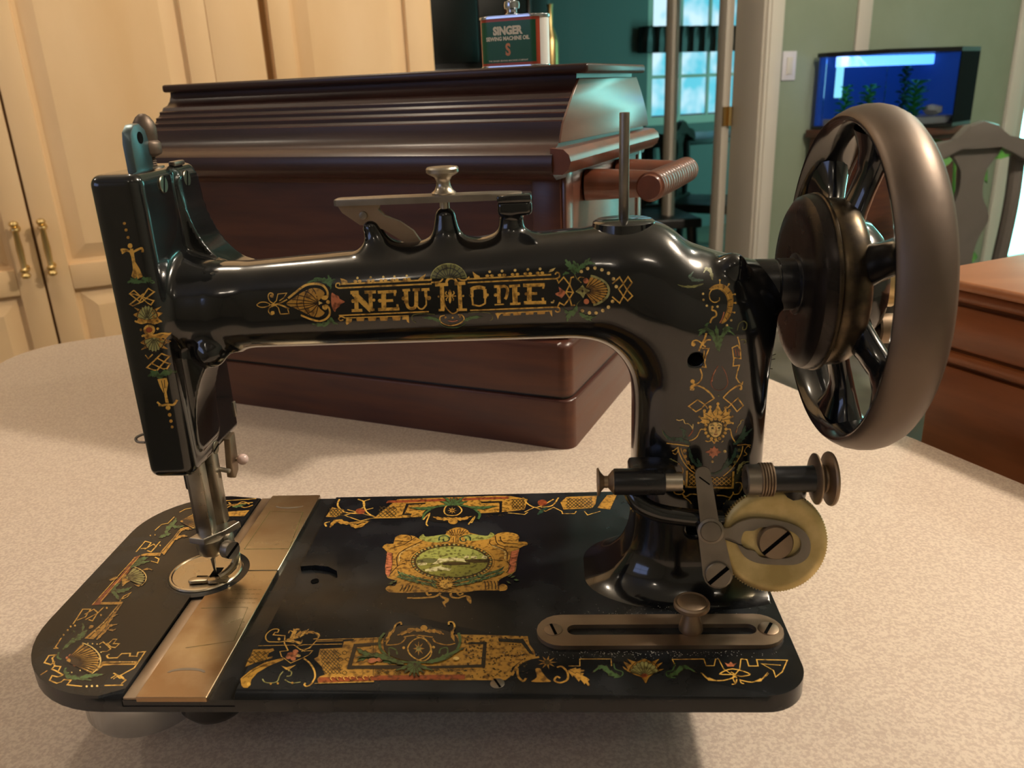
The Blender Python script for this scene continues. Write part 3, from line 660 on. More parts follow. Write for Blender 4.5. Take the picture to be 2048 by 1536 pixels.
def surface_nets(fn, lo, hi, h):
    ax = [np.arange(lo[i], hi[i]+h, h, dtype=np.float32) for i in range(3)]
    X, Y, Z = np.meshgrid(*ax, indexing='ij', sparse=True)
    D = fn(X, Y, Z).astype(np.float32); S = D < 0
    n = [len(a) for a in ax]; cells = np.zeros([k-1 for k in n], bool); allin = np.ones_like(cells)
    for a in (0, 1):
        for b in (0, 1):
            for c in (0, 1):
                s = S[a:n[0]-1+a, b:n[1]-1+b, c:n[2]-1+c]; cells |= s; allin &= s
    act = cells & ~allin; idx = -np.ones(act.shape, np.int64); ids = np.argwhere(act); idx[act] = np.arange(len(ids))
    acc = np.zeros((len(ids), 3)); cnt = np.zeros(len(ids))
    cor = [(a, b, c) for a in (0, 1) for b in (0, 1) for c in (0, 1)]
    for i, p in enumerate(cor):
        for q in cor[i+1:]:
            if sum(abs(p[k]-q[k]) for k in range(3)) != 1: continue
            d0 = D[ids[:, 0]+p[0], ids[:, 1]+p[1], ids[:, 2]+p[2]]; d1 = D[ids[:, 0]+q[0], ids[:, 1]+q[1], ids[:, 2]+q[2]]
            cr = (d0 < 0) != (d1 < 0); t = np.where(cr, d0/(d0-d1+1e-12), 0)
            for k in range(3): acc[:, k] += np.where(cr, p[k]+(q[k]-p[k])*t, 0)
            cnt += cr
    V = ids+acc/cnt[:, None]; V = np.array(lo)+V*h
    for it in range(3):
        e = 0.05; x, y, z = V.T; d = fn(x, y, z)
        g = np.stack([fn(x+e, y, z)-fn(x-e, y, z), fn(x, y+e, z)-fn(x, y-e, z), fn(x, y, z+e)-fn(x, y, z-e)], 1)/(2*e)
        V = V-g*(np.clip(d, -h, h)/np.maximum((g*g).sum(1), .3))[:, None]*0.9
    F = []
    for k in range(3):
        sl0 = [slice(0, n[i]-(1 if i == k else 0)) for i in range(3)]; sl1 = [slice(1, None) if i == k else slice(None) for i in range(3)]
        a = S[tuple(slice(0, n[i]-1) if i == k else slice(None) for i in range(3))]; b = S[tuple(slice(1, None) if i == k else slice(None) for i in range(3))]
        E = np.argwhere(a != b); flip = a[tuple(E.T)]
        i1, i2 = [i for i in range(3) if i != k]
        ok = (E[:, i1] > 0) & (E[:, i2] > 0) & (E[:, i1] < n[i1]-1) & (E[:, i2] < n[i2]-1); E = E[ok]; flip = flip[ok]
        def c(o1, o2):
            q = E.copy(); q[:, i1] += o1; q[:, i2] += o2; return idx[tuple(q.T)]
        Q = np.stack([c(-1, -1), c(0, -1), c(0, 0), c(-1, 0)], 1)
        if k == 1: flip = ~flip
        Q[~flip] = Q[~flip][:, ::-1]; F.append(Q)
    return V, np.concatenate(F)
AV, AF = surface_nets(sdf, (-134, -64, -4), (196, 58, 224), 1.15)
bm = B(); vv = [bm.verts.new(v) for v in AV.tolist()]
for f in AF.tolist():
    try: bm.faces.new([vv[i] for i in f])
    except ValueError: pass
ARM_BVH = BVHTree.FromPolygons([Vector(v) for v in AV.tolist()], [tuple(f) for f in AF.tolist()])
arm = obj('arm', bm, 'black_japan_lacquer', sm, angle=180, recalc=False)
tag(arm, 'glossy black cast arm, head and pillar')

# ---- bed: slab, raised left and right tables, channel with the slide plates
L2_, D2 = 185.5, 94.6
bed_out = rrect(-L2_, -D2, L2_, D2, [56, 20, 20, 46], 12)
bm = B(); prism(bm, bed_out, (0, 0, -9), (1, 0, 0), (0, 1, 0), 3.0)
bm2 = [(x*.985, y*.97) for x, y in bed_out]
def clip_poly(poly, x, keep_left):
    out = []
    for i in range(len(poly)):
        p, q = poly[i], poly[(i+1) % len(poly)]; a = (p[0] <= x) == keep_left; b = (q[0] <= x) == keep_left
        if a: out.append(p)
        if a != b: t = (x-p[0])/(q[0]-p[0]); out.append((x, p[1]+(q[1]-p[1])*t))
    return out
mid_ = [p for p in bed_out]
prism(bm, [(x*.998, y*.996) for x, y in clip_poly(clip_poly(bed_out, -119.5, False), -42, True)], (0, 0, -6), (1, 0, 0), (0, 1, 0), 3.3)
def table_piece(poly):
    """raised part of the bed: broad roll on the outer rim, small break on the channel side"""
    n = len(poly); a = [bm.verts.new((x, y, -6)) for x, y in poly]; b_ = [bm.verts.new((x, y, 0)) for x, y in poly]
    bm.faces.new(a[::-1]); top = bm.faces.new(b_)
    for i in range(n): bm.faces.new((a[i], a[(i+1) % n], b_[(i+1) % n], b_[i]))
    def inner(v): return -119.6 < v.co.x < -43 and abs(v.co.y) < D2-.01
    def chan(v): return abs(v.co.x+119.5) < .01 or -68.01 < v.co.x < -43.9 and abs(v.co.y) < 14 or abs(v.co.x+68) < .01
    ed = [e for e in top.edges if not (chan(e.verts[0]) and chan(e.verts[1]))]
    bmesh.ops.bevel(bm, geom=ed, offset=4.8, segments=5, affect='EDGES', profile=0.5)
table_piece(clip_poly(bed_out, -119.5, True))
right = clip_poly(bed_out, -68, False)
k = max(range(len(right)), key=lambda i: (right[i][0] < -67.9, right[i][1]))      # upper end of the cut
notch = [(-68, 9), (-60, 10), (-52, 8.5), (-46, 4), (-44, -2), (-46, -8), (-52, -12), (-60, -13.5), (-68, -13)]
right = right[:k+1]+notch+right[k+1:]
table_piece(right)
obj('bed', bm, 'black_japan_dusty', sm, angle=40)
bm = B(); prism(bm, rrect(-119, -D2+.6, -112.6, D2-.6, .5, 2), (0, 0, -2.6), (1, 0, 0), (0, 1, 0), 1.0, .3); obj('channel_rail', bm, 'brown_steel', sm)
for y0, y1 in ((-D2-.8, 5.2), (5.8, D2+.4)):
    bm = B(); prism(bm, rrect(-112.2, y0, -79.8, y1, .6, 2), (0, 0, -2.6), (1, 0, 0), (0, 1, 0), 2.4, .25, 1); pl_ = obj('slide_plate', bm, 'nickel_plate', sm)
    yy = -79 if y0 < -50 else 80
    bm = B(); o_ = [(-96+9*math.cos(a), yy+(3.2 if yy < 0 else -3.2)*math.sin(a)) for a in np.linspace(0, math.pi, 13)]; i_ = [(-96+7.6*math.cos(a), yy+(1.6 if yy < 0 else -1.6)*math.sin(a)) for a in np.linspace(math.pi, 0, 13)]
    pp = o_+i_
    if yy > 0: pp = pp[::-1]
    prism(bm, pp, (0, 0, -.22), (1, 0, 0), (0, 1, 0), .12); obj('finger_nick', bm, 'dark_steel', pl_)
# needle plate
bm = B(); lathe(bm, [(19.8, -2), (19.8, .6), (19.2, 1.3), (18.2, 1.4), (17.6, .9), (0, .9)], (-120, 3.6, 0), n=64); npl = obj('needle_plate', bm, 'needle_plate_steel', sm)
bm = B(); lathe(bm, [(23.5, -2.6), (23.5, -.2), (20, .15), (19.9, -2.6)], (-120, 3.6, 0), n=64, cap=False); obj('plate_collar', bm, 'black_japan_dusty', sm)
bm = B(); box(bm, (-123, -9, .8), (-117, -1, 1.0)); box(bm, (-113, -9, .8), (-108.5, -1, 1.0)); box(bm, (-116, -3, .8), (-111, 7, 1.0)); obj('feed_slot', bm, 'dark_hole', npl, smooth=False)
bm = B(); cyl(bm, (-57, -2, -2.8), (-57, -2, -2.3), 2.2, n=20); obj('plate_screw', bm, 'dark_hole', sm)
# slotted guide plate on the front right of the bed
GX, GY = 124.5, -52
bm = B(); ringprism(bm, stadium(GX, GY, 46.6, 11.9), stadium(GX+1, GY, 41, 3.9), (0, 0, 0), (1, 0, 0), (0, 1, 0), 2.2); gpl = obj('guide_plate', bm, 'brown_steel', sm)
def slot_screw(p, n, r, h, ang, m, parent, w=None, name='screw'):
    """round screw head with a cut slot"""
    x, y, a = frame(n); p = Vector(p); bm = B(); w = w or r*.16
    lathe(bm, [(r, 0), (r, h*.7), (r*.92, h), (0, h)], p, a, n=32); s = obj(name, bm, m, parent)
    dx_ = x*math.cos(ang)+y*math.sin(ang); dy_ = a.cross(dx_); bm = B()
    mx = Matrix((dx_, dy_, a)).transposed().to_4x4(); mx.translation = p+a*h
    box(bm, (-r*.96, -w, -h*.35), (r*.96, w, .06), 0, 1, mx); obj('screw_slot', bm, 'dark_hole', s, smooth=False)
    return s
slot_screw((GX-50.5, GY, 2.1), (0, 0, 1), 4.4, .6, .3, 'brown_steel', sm); slot_screw((GX+51.5, GY, 2.1), (0, 0, 1), 4.8, .6, 2.6, 'brown_steel', sm)
bm = B(); lathe(bm, [(5.6, 2.2), (5.8, 3), (5.4, 5), (4.6, 7.5), (4, 10), (3.6, 12), (5, 13.5), (7.6, 14.5), (8.4, 15.3), (8.4, 17), (7.8, 17.8), (6.8, 17.5), (6.2, 17.9), (0, 18.2)], (GX+15, GY, 0), n=40); obj('thumb_nut', bm, 'brown_steel', sm)
slot_screw((49, -87, -.1), (0, 0, 1), 3.2, .5, .5, 'dark_steel', sm)

# ---- spool pin and its base disc
bm = B(); cyl(bm, (111, AY, 186), (111, AY, 236), 2.35, n=20, bev=.4); obj('spool_pin', bm, 'dark_steel', sm)
bm = B(); lathe(bm, [(15, 183.5), (14.4, 187.6), (13, 188.6), (0, 189)], (111, AY, 0), n=48); obj('pin_base', bm, 'black_japan_lacquer', sm)
cap_ = None
# ---- tension bridge on the arm
bm = B(); outl = [(-22.5, -5), (-24, -3.2), (-24, 3.2), (-22.5, 5), (0, 6), (50, 6), (60, 5), (64, 2), (64, -2), (60, -5), (50, -6), (0, -6)][::-1]
prism(bm, outl, (0, AY, 199.6), (1, 0, 0.005), (0, 1, 0), 3.0, .8, 2); obj('bridge_bar', bm, 'dark_steel', sm)
bm = B(); pts = [(-23, 199.5), (-3, 199.5), (-4, 197), (-1.5, 194), (6, 191), (12, 186.5), (15.5, 181), (16, 177.5), (12.5, 177.5), (9, 180), (4, 183.5), (-2, 187.5), (-8, 189.5), (-13, 190), (-17, 193), (-21, 196)]
prism(bm, pts[::-1], (0, AY-1.6, 0), (1, 0, 0), (0, 0, 1), -3.2, .5); lv = obj('bridge_lever', bm, 'brown_steel', sm)
bm = B(); cyl(bm, (-11, AY-2.6, 194.5), (-11, AY+2.6, 194.5), 1.9, n=18, bev=.3); obj('pivot_pin', bm, 'dark_steel', lv)
bm = B(); lathe(bm, [(2.3, 190), (2.3, 202.5), (5.6, 202.7), (5.8, 203.6), (4.2, 205), (3.3, 207), (3.2, 209), (4.2, 210.8), (6.6, 212), (7.5, 212.8), (7.6, 214.4), (7.0, 215.2), (5.8, 215.0), (0, 215.6)], (27.5, AY, 0), n=40); obj('tension_nut', bm, 'steel', sm)
bm = B(); box(bm, (52.5, AY-7.5, 198.6), (68.5, AY+7.5, 202.2), 1.2, 2); obj('bar_clip', bm, 'black_japan_lacquer', sm)

# ---- handwheel
WX, WZ, WY = 220.4, 156.0, AY
hw = empty('handwheel_dummy', (0, 0, 0)); bpy.data.objects.remove(hw)
bm = B(); rim = [(74.6, -11.9), (75.6, -11.6), (77.2, -9.4), (78.8, -6.2), (79.7, -2), (79.8, 2), (78.9, 6), (77, 9.6), (74.4, 12), (71.5, 12.7), (69.5, 11.5), (68.9, 9), (68.9, 0), (70.5, -6), (73.4, -11), (74.6, -11.9)]
lathe(bm, rim, (WX, WY, WZ), (1, 0, 0), n=96, cap=False); wh = obj('handwheel', bm, 'worn_rim', sm, angle=60)
bm = B(); lathe(bm, [(74.9, -12.1), (73.2, -11.6), (70.2, -6), (68.2, -1), (67.9, 4), (68.6, 9), (69.8, 11.6)], (WX, WY, WZ), (1, 0, 0), n=96, cap=False); obj('rim_lining', bm, 'black_japan_lacquer', wh, angle=60)
for k in range(6):
    a = math.radians(25+60*k); er = Vector((0, -math.cos(a), math.sin(a))); et = Vector((0, math.sin(a), math.cos(a))); bm = B(); rows = []
    for rr, xo, hx, ht in ((26, -8, 7, 12), (33, -6, 6.0, 9.6), (42, -3, 5.4, 8.2), (52, 0, 5.6, 8.2), (60, 1, 7, 11), (68.5, 1, 9.5, 19)):
        c = Vector((WX+xo, WY, WZ))+er*rr
        rows.append([bm.verts.new(c+Vector((1, 0, 0))*hx*math.cos(q)+et*ht*math.sin(q)) for q in np.linspace(0, 2*math.pi, 16, endpoint=False)])
    rr_ = rows
    for p, q in zip(rr_, rr_[1:]):
        for i in range(16): bm.faces.new((p[i], p[(i+1) % 16], q[(i+1) % 16], q[i]))
    obj('spoke', bm, 'black_japan_lacquer', wh, angle=60)
bm = B(); lathe(bm, [(34, -18.6), (38.2, -18.2), (39.2, -16.5), (39, -10), (37.4, -6.5), (34.5, -4.6), (31, -4)], (WX, WY, WZ), (1, 0, 0), n=72, cap=False); obj('hub_band', bm, 'worn_edge_brass', wh)
bm = B(); lathe(bm, [(31.5, -5), (29.5, -3.4), (28.5, 2), (24, 6.5), (14, 8), (0, 8)], (WX, WY, WZ), (1, 0, 0), n=72); obj('hub', bm, 'black_japan_lacquer', wh)
bm = B(); lathe(bm, [(12, -28.2), (31, -29.2), (37, -28.6), (40.2, -26.5), (41.2, -23.5), (41, -20), (39, -18.6), (36, -18.4), (35, -24)], (WX, WY, WZ), (1, 0, 0), n=72, cap=False); obj('clutch_disc', bm, 'worn_disc', wh)
bm = B(); lathe(bm, [(40.9, -21.5), (41.7, -21), (41.7, -20), (40.9, -19.4)], (WX, WY, WZ), (1, 0, 0), n=72, cap=False); obj('disc_rim', bm, 'worn_edge_brass', wh)
bm = B(); lathe(bm, [(11.8, 172), (12.2, 173), (12.2, 182), (11.2, 182.3), (11.2, 183), (12.4, 183.3), (12.4, 191), (14.5, 191.5), (15, 194)], (0, WY, 155.5), (1, 0, 0), n=40); obj('shaft_collar', bm, 'black_iron', sm)
bm = B(); lathe(bm, [(11.5, 8), (12.5, 9), (12.5, 16), (11.5, 17), (0, 17.4)], (WX, WY, WZ), (1, 0, 0), n=36); obj('end_cap', bm, 'pale_brass', wh)
a = math.radians(-12); kp = Vector((WX+7, WY-12, WZ-20)); bm = B(); n = 40
lathe(bm, [(6.5, 0), (7, 1), (7, 13), (6.4, 14), (0, 14)], kp, (1, 0, 0), n=28); obj('knurled_knob', bm, 'brown_steel', wh, angle=20)

# ---- bobbin winder in front of the pillar
YB = -36.0; NW = Vector((-.08, -.965, .25)).normalized(); NX = Vector((0, 0, 1)).cross(NW).normalized()*-1; NX = Vector((1, 0, 0))-NW*NW.x; NX.normalize(); NYv = NW.cross(NX); NYv = NYv if NYv.z > 0 else -NYv
WC = Vector((179.3, YB, 40.7))
def WP(a, b, d=0): return WC+NX*a+NYv*b+NW*d
bm = B(); n = 150; prf = []
outer = [((24.4+(.45 if i % 2 else 0))*math.cos(2*math.pi*i/n), (24.4+(.45 if i % 2 else 0))*math.sin(2*math.pi*i/n)) for i in range(n)]
prism(bm, outer, WC-NW*3, NX, NX.cross(NW)*-1 if NX.cross(NW).z < 0 else NX.cross(NW), 0.001) if False else None
lathe(bm, [(0, -3.2), (23.4, -3.2), (24.6, -2.4), (24.6, 1.6), (23.6, 2.4), (21, 2.6), (19, 2.2), (0, 2.2)], WC, NW, n=96); wwheel = obj('winder_wheel', bm, 'brass', sm)
bm = B()
for i in range(110):
    a = 2*math.pi*i/110; e = NX*math.cos(a)+NYv*math.sin(a); tt = -NX*math.sin(a)+NYv*math.cos(a); c = WC+e*24.5
    f = [bm.verts.new(c-tt*.45-NW*2.2), bm.verts.new(c+tt*.45-NW*2.2), bm.verts.new(c+e*.7-NW*2.2)]; g = [bm.verts.new(v.co+NW*3.6) for v in f]
    bm.faces.new(f[::-1]); bm.faces.new(g)
    for q in range(3): bm.faces.new((f[q], f[(q+1) % 3], g[(q+1) % 3], g[q]))
o = obj('knurled_edge', bm, 'brass', wwheel, smooth=False); o['kind'] = 'stuff'
# forked lever over the wheel (keyhole slot)
def wpoly(bm, outer, inner, d, th):
    s = 1
    oo = [WP(a, b, d) for a, b in outer]
    n = len(outer)
    A_ = [bm.verts.new(WP(a, b, d)) for a, b in outer]; C_ = [bm.verts.new(WP(a, b, d+th)) for a, b in outer]
    if inner:
        I_ = [bm.verts.new(WP(a, b, d)) for a, b in inner]; J_ = [bm.verts.new(WP(a, b, d+th)) for a, b in inner]
    for i in range(n):
        j = (i+1) % n
        bm.faces.new((A_[i], A_[j], C_[j], C_[i]))
        if inner:
            bm.faces.new((I_[j], I_[i], J_[i], J_[j])); bm.faces.new((C_[i], C_[j], J_[j], J_[i])); bm.faces.new((A_[j], A_[i], I_[i], I_[j]))
    if not inner: bm.faces.new(C_); bm.faces.new(A_[::-1])
lo_out = [(v.x, v.y) for v in spline([Vector((a, b, 0)) for a, b in [(-27, 7.5), (-21, 7), (-16, 10), (-9, 11.8), (1, 11.0), (10, 8.4), (15, 4), (16.5, -1.5), (15, -6.8), (10, -10), (1, -10.4), (-8, -9.6), (-14, -6.2), (-19, 1.6), (-27, 3)]], 4, True)]
lo_in = [(v.x, v.y) for v in spline([Vector((a, b, 0)) for a, b in [(-15, 2.6), (-13.5, 5.6), (-9.5, 6.0), (-6, 7.6), (1, 7.6), (8, 5.6), (11.6, 2.2), (12.2, -1.2), (11, -4.4), (7, -6.8), (1, -7.4), (-6, -6.8), (-9, -4.0), (-13, -3), (-15, -.2)]], 4, True)]
bm = B(); wpoly(bm, lo_out, lo_in, 2.8, 2.2); obj('fork_lever', bm, 'dark_steel', sm)
slot_screw(WP(.5, .5, 2.2), NW, 8.2, 4.4, .75, 'brown_steel', wwheel, w=.9)
# upright lever with a pivot and a lower screw
PV = WP(-29.5, 6.2, 0); TOPP = WP(-33, 33.5, 0); LOWP = WP(-26, -15.5, 0)
def loc2(p): q = p-WC; return (q.dot(NX), q.dot(NYv))
pv, tp, lw_ = loc2(PV), loc2(TOPP), loc2(LOWP)
def blade(p, q, wp, wq, extra=0):
    dxy = Vector((q[0]-p[0], q[1]-p[1])).normalized(); nn = Vector((-dxy.y, dxy.x)); out = []
    for a in np.linspace(math.pi/2, 1.5*math.pi, 9): out.append((p[0]+wp*(dxy.x*math.cos(a)+nn.x*math.sin(a)), p[1]+wp*(dxy.y*math.cos(a)+nn.y*math.sin(a))))
    for a in np.linspace(-math.pi/2, math.pi/2, 9): out.append((q[0]+wq*(dxy.x*math.cos(a)+nn.x*math.sin(a)), q[1]+wq*(dxy.y*math.cos(a)+nn.y*math.sin(a))))
    return out
bm = B(); wpoly(bm, blade(pv, tp, 4.4, 3.6), None, 5.2, 2.2); lvr = obj('winder_lever', bm, 'dark_steel', sm)
bm = B(); wpoly(bm, [(tp[0]-1.6, tp[1]-1), (tp[0]+3.2, tp[1]-4.6), (tp[0]+2.9, tp[1]-5.2), (tp[0]-1.9, tp[1]-1.6)], None, 7.35, .15); obj('thread_slit', bm, 'dark_hole', lvr, smooth=False)
bm = B(); wpoly(bm, blade(lw_, pv, 7.0, 5.8), None, 2.9, 2.3); obj('link_plate', bm, 'dark_steel', sm)
bm = B(); lathe(bm, [(6.2, 2.9), (6.2, 7.6), (5, 8), (4.6, 8.6), (0, 8.7)], PV, NW, n=32); obj('pivot', bm, 'dark_steel', sm)
slot_screw(LOWP+NW*5.2, NW, 6.2, 1.8, .75, 'dark_steel', sm)
bm = B(); tube(bm, [WP(-30, 6, 2.9), WP(-30, 6, -16)], 5, 16); tube(bm, [WP(0, 0, -3), WP(-2, 4, -18), (160, -12, 48)], [7, 7, 9], 16); obj('winder_bracket', bm, 'black_iron', sm)
# thread spool tension on the left, bent rod
bm = B(); cyl(bm, (104, -32, 71), (128, -32, 70.7), 6.3, n=28, bev=.6); box(bm, (112, -33, 66), (134, -14, 76), 2); obj('tension_tube', bm, 'black_iron', sm)
bm = B(); cyl(bm, (127.5, -32, 70.7), (136, -32, 70.6), 4.6, n=24); obj('tension_sleeve', bm, 'steel', sm)
bm = B(); lathe(bm, [(0, -.5), (6.6, -.3), (6.8, .4), (4.6, 1.4), (2.9, 3), (2.9, 4.8), (4.6, 6.2), (5.6, 7), (5.6, 8)], (96.6, -32, 71), (1, 0, 0), n=32); obj('tension_knob', bm, 'brown_steel', sm)
bm = B(); tube(bm, [(113, -18, 66), (113.5, -26, 64), (117, -31, 58.5), (126, -32, 54), (143, -32, 51), (156, -30, 49.5)], [5, 5, 4.6, 4.4, 4.2, 4.2], 14, sub=5); obj('bent_rod', bm, 'black_japan_lacquer', sm)
# winder spindle on the right
XS = (1, 0, 0); SP = (0, -33, 71.5)
bm = B(); lathe(bm, [(4.6, 170), (4.6, 165.6), (6.6, 165.2), (7.3, 165.8), (7.3, 171.5)], SP, XS, n=32, cap=False); lathe(bm, [(0, 169.5), (4.6, 169.5)], SP, XS, n=32, cap=False); spn = obj('spindle_end', bm, 'dark_steel', sm)
bm = B(); pr = []
for i in range(5): x0 = 171.5+1.3*i; pr += [(7.2, x0), (8.0, x0+.4), (8.0, x0+.9), (7.2, x0+1.25)]
lathe(bm, pr, SP, XS, n=32, cap=False); obj('spindle_thread', bm, 'brown_steel', spn)
bm = B(); lathe(bm, [(6.4, 177.5), (6.2, 180), (6.2, 196), (6.8, 197), (6.8, 201)], SP, XS, n=32); obj('spindle_tube', bm, 'black_iron', spn)
bm = B(); lathe(bm, [(6, 196.4), (11, 196.8), (12, 197.4), (12, 198), (9, 199.2), (6.5, 201), (6.5, 202), (9.5, 202.8), (12.4, 203.2), (12.8, 204), (12.4, 205), (10, 205.6), (7, 205), (0, 205)], SP, XS, n=40); obj('spindle_pulley', bm, 'brown_steel', spn)
bm = B(); tube(bm, [(188, -31, 69), (189, -27, 60), (184, -22, 46)], [6, 7.5, 7], 14, sub=4); obj('spindle_arm', bm, 'black_iron', spn)

# ---- head details
for yy, zz in ((3, 212), (29, 212)): slot_screw((-104.5, yy, zz), (1, 0, .0), 4.0, .9, 1.2, 'screw_steel', sm)
slot_screw((-104.6, 9, 74), (1, 0, 0), 3.6, .7, .2, 'screw_steel', sm)
bm = B(); pts = [(-8.5, 214), (9.5, 214), (9, 231), (7, 236.5), (2, 239.5), (-3, 239), (-7, 236), (-8.5, 231)]
prism(bm, pts, (-115.2, 2.5, 0), (0, 1, 0), (0, 0, 1), 4.2, .8); tk = obj('take_up_plate', bm, 'blued_steel', sm)
bm = B(); cyl(bm, (-111.2, 3, 233.2), (-110.85, 3, 233.2), 2.7, n=20); obj('eyelet', bm, 'dark_hole', tk)
bm = B(); pr = [(2.7, 216)]
for i in range(6): pr += [(2.9, 219+i), (2.4, 219.5+i)]
pr += [(5.6, 226), (6.1, 226.8), (6.1, 231), (5.6, 231.8), (4.9, 232.4), (5.3, 234.5), (5.4, 237.5), (4.7, 240.6), (3.2, 243), (1.5, 244.3), (0, 244.6)]
lathe(bm, pr, (-114, 15, -1), n=32); obj('pressure_screw', bm, 'worn_rim', sm)
bm = B(); lathe(bm, [(6, 218.6), (5.8, 219.6), (0, 219.8)], (-114, 15, 0), n=28); box(bm, (-109, 22, 218.4), (-105.5, 34, 220.8), .8); obj('screw_seat', bm, 'dark_steel', sm)
bm = B(); prism(bm, rrect(-8, 100-38, -4, 108-38, 1.5, 4), (-100.1, 0, 0), (0, 1, 0), (0, 0, 1), .2); bm.free()
bm = B(); box(bm, (-104.8, 39, 79), (-103.6, 42, 88), .3); obj('guide_lug', bm, 'dark_steel', sm)
bm = B(); tube(bm, [(-127.5, -12, 92), (-131, -13, 91.5), (-133.5, -14, 90.2), (-132.5, -15, 88.6), (-128.5, -15.5, 88.4)], .7, 8, sub=4); obj('thread_guide', bm, 'dark_steel', sm)
# bars, clamp, needle, foot
bm = B(); box(bm, (-116.5, -3.5, 25), (-109, 4, 74), .8); nb = obj('needle_bar', bm, 'steel', sm)
bm = B(); box(bm, (-119.6, 0, 26), (-117, 5, 74), .6); obj('bar_guide', bm, 'dark_steel', nb)
bm = B(); box(bm, (-114.5, 10, 26), (-107.5, 17.5, 74), .8); pb_ = obj('presser_bar', bm, 'steel', sm)
bm = B(); prism(bm, [(-121, -6), (-112, -8), (-104, 2), (-99, 11), (-103, 13), (-110, 8), (-117, 2)], (0, 0, 24.5), (1, 0, 0), (0, 1, 0), 3.4, .6); obj('clamp_plate', bm, 'steel', nb)
bm = B(); lathe(bm, [(0, 13), (3.5, 13.4), (6.6, 16), (7.6, 20), (7.6, 24.6)], (-112.5, 0, 0), n=28); box(bm, (-112, 0, 15), (-102, 9, 25), 2.2); obj('needle_clamp', bm, 'steel', nb)
slot_screw((-103, -2, 18.5), (.86, -.5, .1), 5.0, 5, .5, 'dark_steel', nb, name='clamp_screw')
bm = B(); lathe(bm, [(0, 0.6), (.7, 2), (1.0, 6), (1.5, 13.5)], (-113.5, 1.2, 0), n=14); obj('needle', bm, 'dark_steel', nb)
bm = B(); tube(bm, [(-104, 5, 19), (-103, 4, 15), (-100.5, 2, 12), (-101, 0, 8), (-104, -3, 5), (-108, -6, 3.2)], [2.6, 2.2, 1.8, 1.6, 1.8, 2], 10, sub=5); obj('foot_stem', bm, 'needle_plate_steel', pb_)
for a0 in (-121.5, -111):
    bm = B(); prism(bm, stadium(0, 0, 3.6, 2.2, 6), (a0+2.5, -7.2, 1.5), (1, .1, 0), (0, 1, 0), 1.6, .4); obj('foot_toe', bm, 'needle_plate_steel', pb_)
bm = B(); prism(bm, [(24, 72), (32, 73), (31, 58), (29, 51), (24, 48.5), (20, 51), (21, 58)], (-106, 0, 0), (0, 1, 0), (0, 0, 1), 3.4, .8); lf_ = obj('presser_lifter', bm, 'brown_steel', sm)
bm = B(); bmesh.ops.create_icosphere(bm, subdivisions=3, radius=3.2)
for v in bm.verts: v.co += Vector((-99, 28, 58))
obj('lifter_knob', bm, 'pearl', lf_)
bm = B(); cyl(bm, (-109, 17, 57.5), (-102, 16, 56.5), 1.3, n=12, bev=.3); cyl(bm, (-103, 28, 58), (-99, 28, 58), 1.1, n=10); obj('lifter_pin', bm, 'steel', lf_)
bm = B(); box(bm, (-122, 2, 52), (-116.5, 12, 72), 1.5); obj('bar_bushing', bm, 'black_iron', sm)
# ---- underside: shuttle bowl, feet and frame that carry the machine on the table
bm = B(); lathe(bm, [(30, -8), (30, -34), (28, -38), (22, -40.5), (0, -41.5)], (-132, -52, 0), n=56); obj('shuttle_bowl', bm, 'silver_bowl', sm)
bm = B(); lathe(bm, [(17, -8), (17, -27), (14, -31.5), (0, -33)], (-92, -64, 0), n=40); obj('front_stud', bm, 'black_iron', sm)
bm = B(); box(bm, (-150, 30, -60), (-120, 70, -7.5), 6); box(bm, (120, 20, -60), (160, 70, -7.5), 6); box(bm, (90, -20, -60), (125, 10, -7.5), 6); box(bm, (-60, -20, -60), (-30, 20, -7.5), 6); box(bm, (-140, 35, -30), (150, 55, -10), 4); obj('underside_frame', bm, 'black_iron', sm)
# lint caught on the pillar
bm = B(); random.seed(3)
for i in range(16):
    a = Vector((181.5, 22, 110)); q = a+Vector((random.uniform(1, 9), random.uniform(-3, 3), random.uniform(-5, 7))); tube(bm, [a+Vector((0, 0, random.uniform(-3, 2))), (a+q)/2+Vector((0, 0, random.uniform(-2, 2))), q], .22, 5, sub=3)
obj('thread_tuft', bm, 'lint', sm)
# pale dust grains lying on the bed round the guide plate and the foot of the pillar
bm = B(); random.seed(21)
for i in range(420):
    q = random.random()
    if q < .5: x, y = random.gauss(118, 28), -65.5-abs(random.gauss(0, 2.2))
    elif q < .8: x, y = random.gauss(120, 24), random.gauss(-37, 3.2)
    else: x, y = random.uniform(-40, 100), random.uniform(-60, 20)
    if not (-60 < x < 178 and -86 < y < 60): continue
    h, nrm, _, _ = ARM_BVH.ray_cast(Vector((x, y, 200)), Vector((0, 0, -1)), 220); z = 0.0
    if h is not None:
        if h.z > 30: continue
        z = max(0.0, h.z)
    r = random.uniform(.10, .26) if q < .8 else random.uniform(.08, .16)
    c = Vector((x, y, z+r*.6)); vv = [bm.verts.new(c+Vector(d)*r) for d in ((1, 0, 0), (0, 1, 0), (-1, 0, 0), (0, -1, 0), (0, 0, .8), (0, 0, -.6))]
    for a, b in ((0, 1), (1, 2), (2, 3), (3, 0)): bm.faces.new((vv[a], vv[b], vv[4])); bm.faces.new((vv[b], vv[a], vv[5]))
o = obj('dust_specks', bm, 'dust', sm, smooth=False); o['kind'] = 'stuff'; o['label'] = 'pale dust specks on the black bed'

